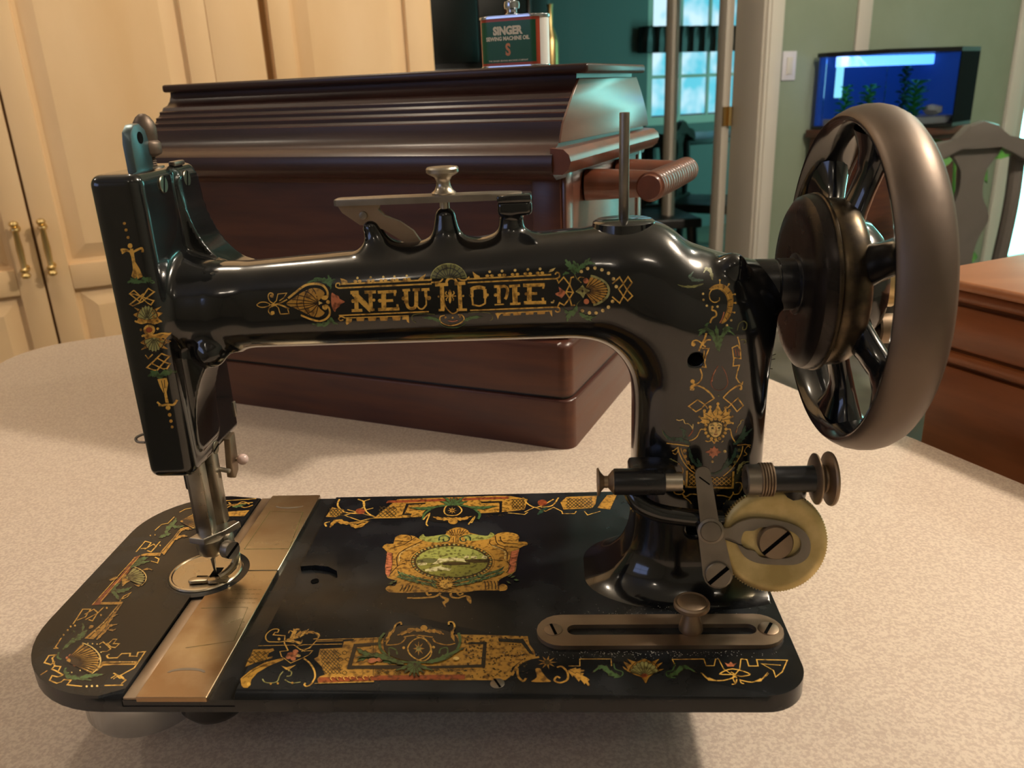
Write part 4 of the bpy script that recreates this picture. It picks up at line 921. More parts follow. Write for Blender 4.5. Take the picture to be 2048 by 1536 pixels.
# ------------------------------------------------------------------ gold and coloured decals (flat print, laid on the castings)
# each row: surface, kind (L open stroke, C closed stroke, P filled shape), colour, layer, width/50 mm, then delta-coded points in 1/20 mm
DECAL_COLOURS = {'g': '#e6b552', 'o': '#c2913a', 'y': '#efce7c', 's': '#cf7c54', 'r': '#9c4a26', 'n': '#4c6e3e', 'k': '#a3a062', 'd': '#2e1a08', 'b': '#0a0b0c', 'l': '#a5aa55', 'm': '#8a8838', 'w': '#d8cf9a', 't': '#6a6a3a', 'u': '#4a3a16', 'e': '#2c4d39'}
DECALS = """0Cg0 23 -1230,3143 5,6 10,7 13,7 13,4 12,2 14,0 13,-1 12,-2 12,-5 12,-6 8,-7 3,-6 -6,-6 -12,-5 -14,-5 -13,-4 -12,-2 -13,-1 -12,0 -11,1 -11,4 -12,6 -8,6
0Lg0 25 -1073,3155 -6,4 -9,5 -8,7 -7,8 -5,10 -3,13 -2,12 0,10 3,9 5,8 6,6 6,3 7,1 9,-2 7,-3 5,-5 1,-7 -3,-9 -3,-9 -2,-6
0Pg0 0 -1062,3223 -4,-8 -9,-6 -9,0 -8,6 -2,9 3,9 9,5 10,0 7,-6
0Lg0 25 -1077,3127 -7,-2 -10,-2 -10,-4 -8,-5 -6,-8 -5,-10 -3,-10 -1,-10 2,-8 5,-9 6,-7 6,-5 8,0 9,2 8,3 5,4 2,6 -1,7 -1,6 -1,5
0Pg0 0 -1077,3066 -4,-10 -9,-5 -10,0 -7,6 -2,9 5,10 9,5 10,0 7,-6
0Lg0 21 -1085,3141 47,37 20,62 85,7 -32,-43 -45,-27
0Lg0 23 -1057,3141 29,-29 10,-62 85,3 -7,52 -74,35
0Lg0 28 -1095,3137 15,3 21,3 24,5 23,6 21,8 23,11 21,10 14,6
0Lg0 28 -1094,3142 16,0 24,1 25,0 24,-3 22,-8 23,-12 20,-12 14,-8
0Pg0 0 -1051,3141 -4,-9 -8,-5 -10,0 -6,5 -2,9 4,9 9,5 9,0 6,-5
0Lg0 50 -923,3198 14,11 20,14 23,16 22,16 21,14 21,15 22,14 22,11 23,7 24,5 24,2 22,1 21,-1 20,-2 18,-5 16,-6 13,-8 11,-11 9,-12 7,-12 5,-13 2,-12 1,-13 -2,-11 -4,-10 -7,-10 -8,-7 -7,-5 -8,0 -8,2 -7,4 -4,4 -1,5 3,7 3,6 2,5
0Lg0 46 -822,3037 12,-7 18,-9 20,-10 21,-9 19,-8 21,-7 21,-7 19,-3 18,-2 18,1 16,4 15,5 15,8 15,10 12,12 10,12 6,12 4,13 1,14 0,12 -2,13 -4,12 -6,11 -6,7 -9,3 -11,-1 -11,-3 -7,-3 -2,-5 0,-7 2,-7 2,-5
0Pg0 0 -547,3197 -5,-13 -13,-8 -13,1 -10,8 -3,13 5,13 12,7 14,0 10,-8
0Pg0 0 -558,3102 -6,-13 -12,-8 -14,0 -10,9 -3,13 6,13 12,8 14,0 10,-9
0Pg0 0 -529,3156 -5,-11 -10,-7 -12,1 -8,7 -2,11 5,10 10,7 11,0 8,-7
0Pn0 0 -501,3295 -4,10 -2,15 -4,18 -13,-2 -14,14 -16,14 -20,13 -15,-10 -24,7 -27,3 -28,-4 -11,-15 -26,-9 -23,-9 -3,-5 -21,-9 22,6 7,-3 24,7 26,8 16,-6 21,5 18,2 21,-2 1,-14 20,-2 18,-3 15,-6 -7,-6 16,-7 13,-9 8,-8
0Pn0 0 -501,3310 0,10 4,13 4,15 -12,-1 0,13 -2,13 -12,-1 -6,12 -6,10 -4,-2 -5,7 2,-8 -6,0 3,-11 4,-12 -11,-5 8,-12 8,-11 -10,-5 12,-10 12,-9 5,-9
0Pn0 0 -512,3315 6,5 9,7 11,7 10,5 -6,6 5,3 5,2 6,1 5,3 -4,3 4,2 -5,0 3,4 -7,1 -8,-1 -8,-2 -8,-5 -9,3 -5,-11 -5,-11 -3,-10 -4,-7
0Ln0 23 -512,3275 0,4 2,7 1,7 0,7 -1,7 -2,8 -2,6 -2,5
0Pn0 0 -541,3010 -9,-10 -14,-12 -16,-12 3,-8 -14,-6 -15,0 -16,4 -6,-15 -18,2 -17,2 -16,3 -9,-10 -17,3 -15,3 -1,-4 -14,1 12,-5 -1,-4 14,-5 17,-4 4,-14 19,-1 20,3 21,3 8,-14 22,10 21,13 16,18 13,1 8,22 5,18 6,12
0Pn0 0 -535,3006 -2,-9 -5,-14 -4,-17 10,-5 5,-15 12,-11 11,7 14,-3 12,-1 2,3 11,-1 -10,4 0,4 -11,4 -13,3 1,9 -9,1 -6,5 7,5 -8,12 -6,12 -2,9
0Ps0 0 -505,3239 9,3 11,-8 11,-9 11,-4 11,-4 9,-6 4,-8 2,-10 5,-10 16,-9 20,-10 9,-9 -10,-8 -20,-8 -16,-7 -6,-8 -2,-8 -4,-7 -9,-6 -11,-5 -10,-7 -6,-11 -5,-13 -6,-6 -7,5 -7,11 -6,15 -4,18 -2,23 0,24 3,30 4,32
0Lg0 34 -414,3316 848,23
0Lg0 34 -438,3282 876,22
0Lg0 29 -433,3280 -6,3 -8,3 -9,4 -5,5 -1,6 0,8 3,7 3,5 6,3 8,1 9,0 5,-1 3,-3 0,-6 0,-5 0,-4
0Pg0 0 -419,3366 37,-9 28,-13 5,-25 -56,-3
0Pg0 0 -258,3337 -4,-7 -9,-4 -12,0 -9,5 -3,7 3,7 10,5 11,-1 9,-4
0Pg0 0 -218,3338 -3,-7 -10,-4 -11,0 -9,5 -4,7 4,7 9,5 12,-1 9,-4
0Py0 0 -245,3365 -2,-6 -6,-4 -7,0 -6,4 -3,7 3,6 5,4 8,0 6,-4
0Pg0 0 -134,3340 -3,-8 -10,-4 -11,0 -9,5 -4,7 4,7 9,5 12,0 9,-5
0Pg0 0 -93,3341 -4,-8 -9,-4 -12,0 -9,5 -3,7 3,7 10,5 11,0 9,-5
0Py0 0 -120,3367 -2,-6 -6,-4 -8,1 -6,4 -2,6 2,6 6,4 8,0 6,-4
0Pg0 0 -14,3342 -4,-8 -9,-4 -12,0 -9,5 -3,7 4,8 9,4 11,0 9,-5
0Pg0 0 26,3343 -4,-8 -9,-4 -11,0 -9,5 -4,7 4,8 9,4 12,0 9,-5
0Py0 0 0,3370 -3,-7 -6,-3 -7,0 -6,4 -2,6 2,6 6,4 7,0 6,-4
0Pg0 0 91,3344 -4,-7 -9,-5 -11,0 -9,5 -3,8 3,7 9,4 12,0 9,-5
0Pg0 0 131,3345 -3,-7 -9,-5 -12,0 -9,5 -3,8 3,7 10,4 11,0 9,-5
0Py0 0 105,3372 -2,-6 -6,-4 -8,0 -5,4 -3,6 3,7 5,3 8,0 6,-4
0Pg0 0 205,3346 -3,-7 -10,-5 -11,1 -9,4 -3,8 3,7 10,5 11,-1 9,-4
0Pg0 0 245,3347 -3,-7 -9,-5 -12,1 -9,4 -3,8 4,7 9,5 11,-1 9,-4
0Py0 0 219,3374 -2,-6 -6,-4 -7,0 -6,4 -2,7 2,6 6,4 7,0 6,-4
0Pg0 0 312,3341 23,21 50,28 -19,-46
0Pg0 0 402,3328 37,28 2,-22
0Lg0 30 -459,3025 852,20
0Lg0 30 -401,3000 -8,3 -11,6 -12,4 -9,2 -8,-2 -7,-5 -5,-6 -3,-6 0,-6 3,-6 5,-6 5,-3 7,0 8,3 9,4 5,2
0Lg0 25 -397,3000 599,9
0Pg0 0 -392,2995 55,-6 -9,-29 -51,-29 -6,20
0Po0 0 -299,3002 84,1 -14,-36 -65,-1
0Po0 0 -187,3002 83,0 -13,-35 -65,-2
0Po0 0 -76,3002 83,0 -13,-36 -65,-1
0Po0 0 44,3001 83,0 -13,-36 -65,-1
0Pg0 0 141,2998 60,4 -3,-65 -17,11 -6,25 -37,-1
0Lg0 95 -271,3248 -15,-191
0Lg0 132 -296,3235 152,-168
0Lg0 91 -139,3246 -10,-185
0Lg0 77 -327,3239 78,2
0Lg0 72 -194,3240 107,2
0Lg0 68 -333,3069 102,2
0Lg0 55 -180,3073 65,3
0Pg0 0 -291,3160 -5,-11 -10,-6 -11,0 -8,7 -3,11 5,11 10,6 11,0 9,-7
0Pg0 0 -98,3165 -4,-9 -7,-5 -10,0 -6,6 -2,9 3,8 8,6 9,-1 7,-5
0Lg0 113 -14,3247 -13,-186
0Lg0 68 -69,3238 176,5
0Lg0 50 94,3250 -7,-50
0Lg0 63 -11,3156 79,3
0Lg0 73 -81,3075 201,3
0Lg0 50 104,3079 0,42
0Pg0 0 -38,3158 -4,-11 -10,-6 -12,0 -8,7 -3,11 5,11 10,6 11,0 9,-7
0Lg0 99 195,3261 -5,-133
0Lg0 90 292,3259 -11,-147
0Lg0 67 379,3257 -1,-73
0Lg0 32 378,3184 -3,-74
0Lg0 58 162,3250 73,3
0Lg0 58 258,3253 68,2
0Lg0 63 340,3253 75,2
0Lg0 72 190,3142 2,-9 2,-13 4,-14 4,-11 6,-7 7,-5 8,-3 7,-2 8,0 9,1 9,3 7,5 6,7 5,11 4,10 3,7
0Lg0 36 281,3122 4,-9 5,-12 7,-13 7,-9 8,-5 9,-2 10,-1 9,3 9,7 11,11 8,11 7,7
0Pg0 0 185,3175 -4,-11 -10,-7 -11,1 -9,6 -2,11 4,11 10,7 11,-1 9,-6
0Pg0 0 424,3174 -5,-12 -10,-7 -13,0 -9,8 -3,12 5,12 10,7 13,0 9,-8
0Lg0 95 533,3303 -9,-246
0Lg0 88 694,3308 -3,-255
0Lg0 73 469,3294 121,2
0Lg0 73 649,3301 100,3
0Lg0 52 486,3058 53,-1
0Lg0 59 655,3056 95,1
0Lg0 55 572,3296 1,7 2,9 2,10 4,8 6,7 7,6 9,4 8,3 9,1 9,0 8,-2 8,-3 6,-5 5,-5 5,-7 4,-6 3,-7 2,-7 1,-7 2,-5
0Lg0 33 433,3316 15,0 23,0 24,1 19,3 12,7 9,10 8,10 9,9 12,6 13,5 14,4 13,3 13,0 14,0 12,-3 13,-4 11,-6 10,-9 11,-9 11,-7 13,-4 13,-2 13,-1 12,2 12,5 10,8 9,8 7,6
0Lo0 29 528,3175 3,-10 3,-13 5,-16 5,-14 4,-14 4,-14 6,-13 7,-13 11,-14 12,-14 13,-12 13,-7 14,2 15,7 14,10 11,11 8,13 5,15 3,14 2,10
0Lg0 29 554,3188 104,0
0Pg0 0 602,3251 7,-7 6,-15 3,-14 -1,-11 -4,-10 -3,-11 0,-10 1,-12 0,-11 -4,-13 -5,-13 -5,-7 -5,7 -4,13 -2,14 1,11 3,11 2,11 -2,10 -4,11 -1,11 4,14 7,14
0Lg0 26 581,3193 -4,3 -6,5 -6,5 -3,6 0,5 3,6 4,6 3,3
0Lg0 26 620,3195 4,3 7,5 7,5 3,5 0,5 -2,6 -3,6 -2,4
0Lg0 22 582,3178 -4,-3 -6,-5 -5,-5 -3,-5 0,-4 1,-5 2,-4 2,-3
0Lg0 22 619,3179 3,-3 4,-5 4,-4 2,-5 0,-5 -2,-5 -3,-5 -2,-3
0Pg0 0 504,3186 -3,-5 -4,-4 -6,1 -4,3 -1,5 2,5 5,4 5,0 4,-4
0Pg0 0 733,3187 -3,-6 -5,-4 -6,0 -5,4 -2,6 2,6 6,4 6,0 5,-4
0Pt0 0 431,3350 4,18 6,18 10,17 12,16 15,13 18,12 19,10 22,7 22,5 23,2 24,0 23,-2 23,-5 22,-8 20,-10 18,-11 16,-14 12,-16 10,-17 7,-18 3,-19
0Lk0 18 430,3350 4,23 10,22 14,20 18,17 22,15 25,11 27,8 29,3 30,0 29,-4 28,-7 25,-12 23,-14 19,-18 14,-20 10,-22 5,-24
0Lg0 26 539,3007 -9,-2 -13,-2 -13,-4 -8,-6 -4,-10 -2,-13 1,-14 5,-12 8,-10 12,-10 14,-8 15,-7 13,-4 15,-3 15,0 16,1 17,2 19,5 18,6 15,7 15,9 13,10 10,11 6,11 1,10 -3,12 -6,10 -7,8 -8,4 -11,1 -10,0 -7,0
0Pg0 0 620,2982 -2,-6 -5,-3 -5,0 -4,4 -2,5 3,6 4,3 6,0 4,-3
0Ls0 19 564,2954 8,-2 11,-4 13,-4 12,-1 12,2 14,3 12,4 8,3
0Po0 0 555,2987 -3,-7 -5,-4 -7,0 -4,4 -2,7 3,6 5,4 7,0 4,-4
0Po0 0 694,2990 -3,-7 -5,-4 -7,0 -4,5 -2,6 3,7 5,4 7,-1 4,-4
0Pn0 0 715,2942 15,4 21,-2 8,11 23,2 9,10 23,1 26,-2 16,11 23,1 8,4 20,2 -20,1 -7,4 -24,1 -16,9 -27,-4 -25,-6 -14,4 -22,-14 -13,1 -15,-18 -13,-9
0Pn0 0 499,2949 -11,10 -9,19 -13,-1 -17,15 -14,-3 -22,7 -25,5 -16,-8 -22,0 -7,-3 -19,-1 18,-3 6,-4 22,-3 13,-10 24,0 21,-2 5,-10 21,-3 5,-11 20,1 14,-5
0Lt0 18 763,3026 22,1 32,3 35,1 30,0 26,-2 25,-3 21,-5 16,-7 9,-11 4,-13 0,-13 -1,-11 -4,-8 -7,-6 -7,-4 -6,-3
0Lt0 19 450,3017 -26,3 -36,3 -39,3 -33,2 -25,-1 -21,-3 -17,-4 -13,-6 -8,-10 -2,-13 0,-13 2,-12 6,-9 9,-8 9,-6 6,-5
0Ln0 22 486,2928 9,-8 13,-12 15,-12 19,-9 23,-6 28,-3 28,0 26,2 23,9 23,12 19,12 14,9
0Lg0 82 799,3244 4,3 7,4 8,4 9,4 12,2 15,2 15,1 14,-1 13,-2 13,-4 11,-4 8,-3
0Lg0 73 806,3244 -2,-71
0Lg0 41 804,3173 5,-71
0Lg0 78 926,3247 -1,-86
0Lg0 41 925,3161 -4,-52
0Lg0 37 800,3107 5,-2 6,-2 8,-3 9,-3 10,-3 11,-2 12,-2 13,0 13,5 16,7 13,7 10,5
0Pg0 0 960,3190 -3,-8 -8,-6 -9,1 -7,5 -2,9 3,9 7,5 10,0 7,-6
0Pu0 0 799,3190 -2,-7 -7,-5 -8,0 -6,5 -2,8 3,8 6,4 8,0 6,-5
0Lg0 82 1053,3266 -3,-155
0Lg0 64 1011,3267 60,1
0Lg0 64 1066,3263 9,1 13,3 13,2 11,-2 8,-4 7,-7 4,-9 3,-11 -1,-14 -3,-16 -4,-17 -4,-13 -4,-10 -4,-8 -4,-6 -3,-4
0Lg0 114 1199,3276 0,-177
0Lg0 59 1149,3266 99,7
0Lg0 55 1151,3102 97,1
0Lg0 32 1008,3098 88,3
0Pg0 0 1245,3194 -4,-9 -8,-6 -10,0 -8,6 -3,10 3,10 9,6 10,0 8,-7
0Pg0 0 1038,3189 -3,-10 -9,-6 -10,0 -8,6 -3,10 4,10 8,6 11,0 7,-6
0Lg0 105 1334,3278 -6,-173
0Lg0 77 1277,3273 196,1
0Lg0 45 1463,3280 -5,-42
0Lg0 64 1320,3195 82,1
0Lg0 78 1279,3110 203,0
0Lg0 55 1459,3112 -8,42
0Pg0 0 1316,3193 -3,-9 -7,-5 -9,0 -8,6 -2,8 3,9 8,5 9,0 7,-5
0Ly0 36 1526,3110 4,-1 6,-1 6,-1 4,1 3,4 2,6 2,6 1,5
0Lg0 32 775,3339 759,24
0Lg0 32 770,3308 808,19
0Lg0 32 1578,3327 6,2 8,2 8,4 5,5 3,7 1,8 -1,9 -2,6 -4,5 -6,3 -7,2 -5,0 -5,-3 -4,-5 -3,-6 -2,-4
0Pg0 0 818,3402 36,-26 28,-13 4,-18 -51,-3
0Pg0 0 972,3363 -4,-7 -9,-4 -12,0 -9,4 -3,8 4,7 9,4 11,0 9,-5
0Pg0 0 1014,3364 -4,-7 -9,-4 -11,0 -9,4 -4,8 4,7 9,4 11,0 10,-5
0Py0 0 989,3398 -3,-7 -6,-4 -8,0 -6,4 -3,7 3,7 6,4 8,0 7,-4
0Pg0 0 1084,3367 -3,-7 -10,-4 -11,0 -9,4 -3,8 4,7 9,4 11,0 9,-5
0Pg0 0 1126,3368 -3,-7 -9,-5 -12,1 -9,4 -3,7 4,8 9,4 11,-1 9,-4
0Py0 0 1102,3402 -3,-7 -6,-5 -8,1 -7,4 -2,7 3,7 6,4 8,0 6,-4
0Pg0 0 1203,3371 -3,-7 -10,-5 -11,1 -9,4 -3,7 3,7 10,5 11,-1 9,-4
0Pg0 0 1245,3372 -4,-8 -9,-4 -11,0 -9,5 -3,7 3,7 10,4 11,0 9,-4
0Py0 0 1220,3405 -2,-7 -7,-4 -8,0 -6,5 -2,7 2,7 7,4 8,0 6,-5
0Pg0 0 1320,3374 -4,-7 -9,-4 -11,0 -9,5 -4,7 4,7 9,4 12,0 9,-4
0Pg0 0 1362,3375 -4,-7 -9,-4 -11,0 -9,5 -4,7 4,7 9,4 11,0 9,-5
0Py0 0 1337,3409 -3,-7 -6,-4 -8,0 -6,5 -2,7 2,7 7,4 7,0 7,-5
0Pg0 0 1431,3378 -4,-7 -9,-4 -11,0 -9,5 -4,7 4,7 9,4 11,0 9,-5
0Pg0 0 1472,3379 -3,-7 -9,-4 -12,0 -9,5 -3,7 4,7 9,4 11,0 9,-5
0Py0 0 1448,3413 -3,-7 -6,-4 -8,0 -6,4 -3,8 3,6 6,5 8,-1 7,-4
0Py0 0 1511,3381 14,25 50,14 -23,-27
0Lg0 32 779,3049 798,15
0Lg0 32 1577,3064 5,-2 7,-2 8,-3 5,-5 2,-6 2,-8 0,-7 -2,-6 -5,-4 -6,-2 -8,-1 -6,0 -5,3 -4,4 -3,5 -2,4
0Lg0 25 1009,3015 522,15
0Pg0 0 1009,3019 60,-5 -24,-23 -13,-37 -10,38
0Po0 0 1077,3020 78,1 -7,-29 -67,-1
0Po0 0 1174,3023 78,1 -7,-29 -67,-2
0Po0 0 1290,3025 77,2 -6,-30 -67,-1
0Po0 0 1396,3028 77,1 -6,-29 -67,-2
0Pg0 0 1508,3030 26,3 0,-60 -13,22
0Lg0 29 1587,3318 13,-28 46,49 53,-69 -33,-64 64,-7 -31,71 14,63 26,6
0Lg0 30 1586,3067 19,37 41,-24 51,64 -35,57
0Lg0 30 1730,3199 -33,-55 17,-66 32,1
0Ps0 0 1566,3192 41,15 -8,46 31,-25 26,-18 1,-23 -33,-41 -22,17 -27,12
0Lg0 18 1803,3286 -6,6 -8,9 -9,9 -4,8 1,6 5,5 6,4 7,3 8,0 11,-2 10,-2 6,-1
0Lt0 20 1746,3363 3,-8 5,-12 6,-13 7,-12 10,-9 12,-10 11,-8 7,-5
0Lt0 20 1755,3058 2,7 3,10 4,11 5,10 8,9 9,9 9,8 6,6
0Py0 0 1821,3383 -4,-11 -12,-4 -11,5 -5,11 5,11 12,4 11,-4
0Py0 0 1879,3409 -5,-11 -11,-5 -11,5 -5,11 5,11 11,4 12,-4
0Py0 0 1945,3414 -5,-11 -11,-5 -11,5 -5,10 5,11 11,5 12,-5
0Py0 0 2006,3399 -5,-10 -12,-5 -11,4 -4,11 5,11 11,4 11,-4
0Py0 0 2063,3372 -5,-11 -11,-5 -11,4 -5,11 5,11 12,5 11,-5
0Py0 0 2105,3324 -4,-11 -12,-5 -11,4 -4,11 5,12 11,5 11,-5
0Py0 0 2130,3257 -4,-11 -12,-5 -11,4 -4,11 4,12 12,5 11,-5
0Py0 0 2098,3122 -4,-12 -12,-6 -11,5 -4,12 4,12 11,5 11,-4
0Py0 0 2062,3067 -4,-12 -11,-6 -12,5 -4,12 4,12 11,6 12,-5
0Py0 0 2013,3032 -4,-13 -12,-6 -11,5 -5,12 5,13 11,5 11,-4
0Py0 0 1953,3006 -5,-13 -11,-6 -12,5 -5,13 5,12 12,6 11,-5
0Py0 0 1892,3004 -4,-13 -12,-5 -11,5 -5,12 5,13 11,5 12,-5
0Py0 0 1828,3025 -5,-12 -12,-5 -11,5 -5,13 5,12 12,5 11,-5
0Lg0 29 2080,3282 64,58 32,-56 -41,-49 41,-62 -32,-64 -66,56
0Lg0 29 2176,3284 41,59 34,-50 -44,-61 48,-56 -41,-43 -38,40
0Lg0 27 2176,3173 31,59 -31,52
0Pn0 0 1759,3366 -1,11 4,16 4,18 -13,-5 -4,17 -6,18 -7,16 -13,-15 -8,11 -5,11 -7,13 -12,-9 -10,12 -10,11 -2,-7 -8,8 4,-10 -8,1 7,-12 9,-14 -14,-9 12,-13 13,-11 14,-8 -16,-12 15,-1 13,-3 11,-8 -13,-1 14,-10 13,-11 6,-10
0Pn0 0 1784,3372 2,11 8,15 8,17 -15,3 -1,18 -7,18 -15,-2 -12,14 -12,12 -4,-3 -9,9 6,-11 -5,-3 8,-14 10,-14 -9,-10 11,-10 9,-11 -13,-3 12,-13 10,-13 4,-11
0Pn0 0 1786,3407 13,2 22,-6 -1,10 23,2 -1,13 19,13 19,15 -5,14 13,17 -3,4 9,13 -13,-11 -5,2 -14,-14 -16,1 -12,-18 -11,-14 -7,7 -11,-16 -5,7 -10,-19 -11,-8
0Pn0 0 1697,3377 -7,2 -9,3 -10,4 -11,3 -2,-9 -8,-4 -6,-6 -5,-6 -2,-7 4,0 -3,-4 5,3 1,-4 5,4 5,4 4,4 4,3 0,-7 8,3 10,3 9,2 7,1
0Pn0 0 1816,3435 12,1 17,0 18,-2 5,10 15,-1 12,-3 7,7 14,-3 12,-1 2,3 11,-1 -10,3 0,4 -12,4 -15,3 -5,10 -18,-1 -17,-5 -11,6 -16,-11 -13,-10 -11,-5
0Pn0 0 1757,3072 -7,-9 -14,-10 -15,-8 10,-6 -13,-8 -14,-2 -16,-2 9,-16 -16,-9 -14,-15 -10,-19 13,-10 -4,-19 -2,-16 5,3 -1,-14 6,12 3,-6 6,16 5,17 11,-7 3,14 4,12 9,12 11,-16 11,17 11,18 8,19 11,-5 1,20 0,17 4,12
0Pn0 0 1778,3004 8,-11 4,-21 10,2 10,-19 11,2 16,-14 18,-16 14,5 17,-9 5,2 15,-6 -13,10 -1,6 -16,11 -4,16 -20,9 -17,9 0,10 -19,6 1,10 -19,2 -12,6
0Pn0 0 1817,2974 9,-7 10,-12 14,-14 10,7 17,-6 18,-1 8,12 18,5 14,6 2,5 13,4 -13,-2 -4,4 -15,-3 -17,-3 -8,8 -14,-4 -14,-1 -2,11 -17,-2 -15,0 -10,3
0Pn0 0 1728,3005 -10,4 -13,7 -14,9 -7,-7 -9,8 -7,9 -9,-2 -9,11 -9,9 -4,-1 -7,8 6,-9 -2,-4 7,-11 9,-12 -1,-13 14,-9 16,-4 7,-11 16,4 14,4 11,1
0Po1 0 -946,3150 16,16 31,18 32,18 29,18 29,18 30,15 32,14 33,12 30,7 27,1 26,-4 21,-7 19,-10 15,-15 6,-15 -10,-16 -19,-17 -18,-16 -14,-14 -12,-13 -6,-14 2,-17 9,-18 10,-17 15,-14 16,-12 7,-12 -11,-16 -22,-16 -24,-10 -26,0 -28,7 -28,9 -27,13 -26,16 -26,15 -24,12 -23,11 -23,12 -28,13 -28,13
0Lb1 15 554,3347 -110,30
0Lb1 15 559,3354 -96,55
0Lb1 15 568,3360 -76,75
0Lb1 15 578,3364 -48,90
0Lb1 15 590,3366 -16,97
0Lb1 15 603,3365 17,97
0Lb1 14 615,3363 48,89
0Lb1 15 626,3358 76,74
0Lb1 15 634,3352 97,53
0Lb1 15 639,3345 110,27
0Lb1 18 479,3349 6,21 11,19 16,17 21,13 23,8 26,5 27,0 26,-5 24,-9 20,-13 17,-17 11,-19 6,-21
0Po1 0 1829,3211 53,120 11,2 16,7 4,-12 6,-6 13,1 17,5 0,-12 4,-7 12,0 19,3 -4,-12 2,-7 11,-3 19,1 -7,-11 -1,-8 10,-3 18,-2 -10,-10 -3,-8 8,-5 17,-4 -13,-8 -6,-7 7,-6 15,-7 -16,-7 -8,-6 5,-7 12,-8 -17,-5 -10,-5 2,-8 10,-10 -19,-2 -11,-5 0,-7 6,-12 -19,0 -12,-2 -3,-8 2,-12 -18,2 -12,-1 -5,-7 -2,-12 -17,5 -12,0
0Ld2 20 -635,3148 -5,27 -7,36 -9,31 -10,19 -11,14 -7,10
0Ld2 21 -635,3148 -15,22 -21,31 -23,26 -24,17 -24,12 -18,7
0Ld2 21 -635,3148 -24,15 -35,20 -35,18 -36,11 -37,9 -25,5
0Ld2 21 -635,3148 -32,7 -47,11 -46,9 -47,6 -47,4 -33,3
0Ld2 21 -635,3148 -40,0 -57,0 -57,0 -57,0 -57,1 -40,1
0Ld2 21 -635,3148 -34,-6 -49,-9 -48,-7 -48,-5 -48,-2 -34,-2
0Ld2 21 -635,3148 -26,-12 -38,-16 -37,-14 -37,-9 -36,-6 -25,-4
0Ld2 21 -635,3148 -18,-20 -25,-27 -24,-23 -24,-15 -23,-11 -16,-7
0Ld2 21 -635,3148 -9,-25 -12,-35 -11,-29 -10,-19 -10,-14 -6,-9
0Ld2 21 -722,3278 -7,-10 -12,-16 -12,-17 -9,-17 -7,-17 -5,-17 -4,-18 -1,-17 0,-16 1,-15 4,-15 5,-15 9,-16 12,-17 11,-15 8,-10
0Ld2 18 -817,3232 -6,-15 -9,-22 -8,-25 -5,-22 2,-20 6,-20 7,-17 4,-12
0Py2 0 -633,3169 -4,-37 39,18
0Ld2 19 1838,3232 45,103
0Ld2 19 1844,3230 78,96
0Ld2 19 1850,3228 108,85
0Ld2 19 1855,3225 132,70
0Ld2 19 1859,3221 151,53
0Ld2 19 1861,3217 164,34
0Ld2 19 1862,3213 170,12
0Ld2 19 1862,3208 168,-9
0Ld2 19 1860,3204 159,-32
0Ld2 19 1857,3200 144,-53
0Ld2 19 1853,3197 122,-72
0Ld2 19 1848,3194 95,-88
0Ld2 19 1842,3192 63,-100
0Lk2 50 1889,3346 21,-4 21,-5 20,-7 19,-8 17,-9 15,-10 14,-10 11,-12 9,-13 8,-13 4,-14 3,-14 0,-15 -2,-14 -5,-15 -6,-14 -9,-14 -12,-13 -13,-13 -15,-12 -17,-11 -18,-10 -20,-9 -21,-7
0Ps2 0 1871,3303 -5,-14 -12,-10 -16,0 -12,10 -5,15 5,14 13,9 15,0 13,-9
0Ps2 0 1874,3112 -5,-16 -13,-9 -16,0 -12,9 -5,16 5,15 13,9 15,1 13,-10
0Pk2 0 1816,3267 21,-31 48,-24 -45,-28 -20,-42 -27,37 -43,27 39,34
0Pd3 0 1828,3209 -3,-8 -6,-5 -8,0 -6,5 -3,8 3,8 6,4 8,0 6,-5
4Pt0 0 2980,3277 1,12 4,15 5,18 -10,8 0,15 -2,13 -5,13 -14,-2 -11,8 -19,2 -18,-8 3,-10 -11,-10 -9,-11 2,-1 -7,-9 10,7 3,-2 10,9 11,10 7,-4 1,5 2,4 8,-2 -10,-5 11,-6 10,-8 7,-11 -7,-8 8,-16 6,-15 3,-11
4Pe0 0 2891,3288 -12,2 -16,4 -17,6 -8,-5 -15,5 -14,8 -15,9 -9,-6 -9,8 2,4 7,2 -3,7 12,11 12,11 -1,3 9,9 -11,-7 -4,0 -13,-9 -14,-11 -14,-2 -8,-17 9,-16 16,-8 4,-13 19,-2 19,-2 18,-1 8,-7 19,4 16,3 12,1
4Pt0 0 2887,3259 -14,-2 -20,0 -13,-6 -23,-1 -21,2 -12,-5 -21,3 -22,5 -13,-4 -18,3 -16,5 -9,-1 -15,5 -12,4 -3,0 -11,3 10,-5 2,-3 12,-5 14,-6 8,-7 18,-3 19,-2 13,-7 22,1 22,0 15,-4 22,5 22,6 15,0 17,8 14,4
4Po0 0 2934,3209 11,9 20,11 22,9 19,4 21,2 19,-1 20,-5 19,-8 18,-11 16,-15 15,-18 11,-20 5,-21 2,-22 -1,-23 -3,-25 -5,-25 -6,-24 -7,-22 -9,-21 -9,-18 -12,-15 -13,-12 -13,-10 -14,-7 -15,-5 -8,3 4,12 10,18 10,20 9,19 9,21 8,21 5,22 4,23 1,22 -2,19 -4,17 -7,16 -10,15 -12,13 -13,11 -13,8 -14,5 -13,4 -13,-1 -13,-3 -12,-1 -16,1 -15,3
4Lg0 18 3038,3241 4,31
4Pg0 0 3051,3271 -2,-4 -5,-2 -6,0 -4,3 -1,5 2,4 5,2 6,0 4,-3
4Lg0 18 3107,3219 15,16
4Pg0 0 3131,3234 -2,-4 -5,-3 -6,1 -4,3 -1,5 2,4 5,3 6,-1 4,-3
4Lg0 18 3143,3152 26,1
4Pg0 0 3179,3152 -2,-5 -5,-2 -6,1 -5,3 -1,5 2,4 5,2 6,0 4,-3
4Lg0 18 3150,3085 21,-2
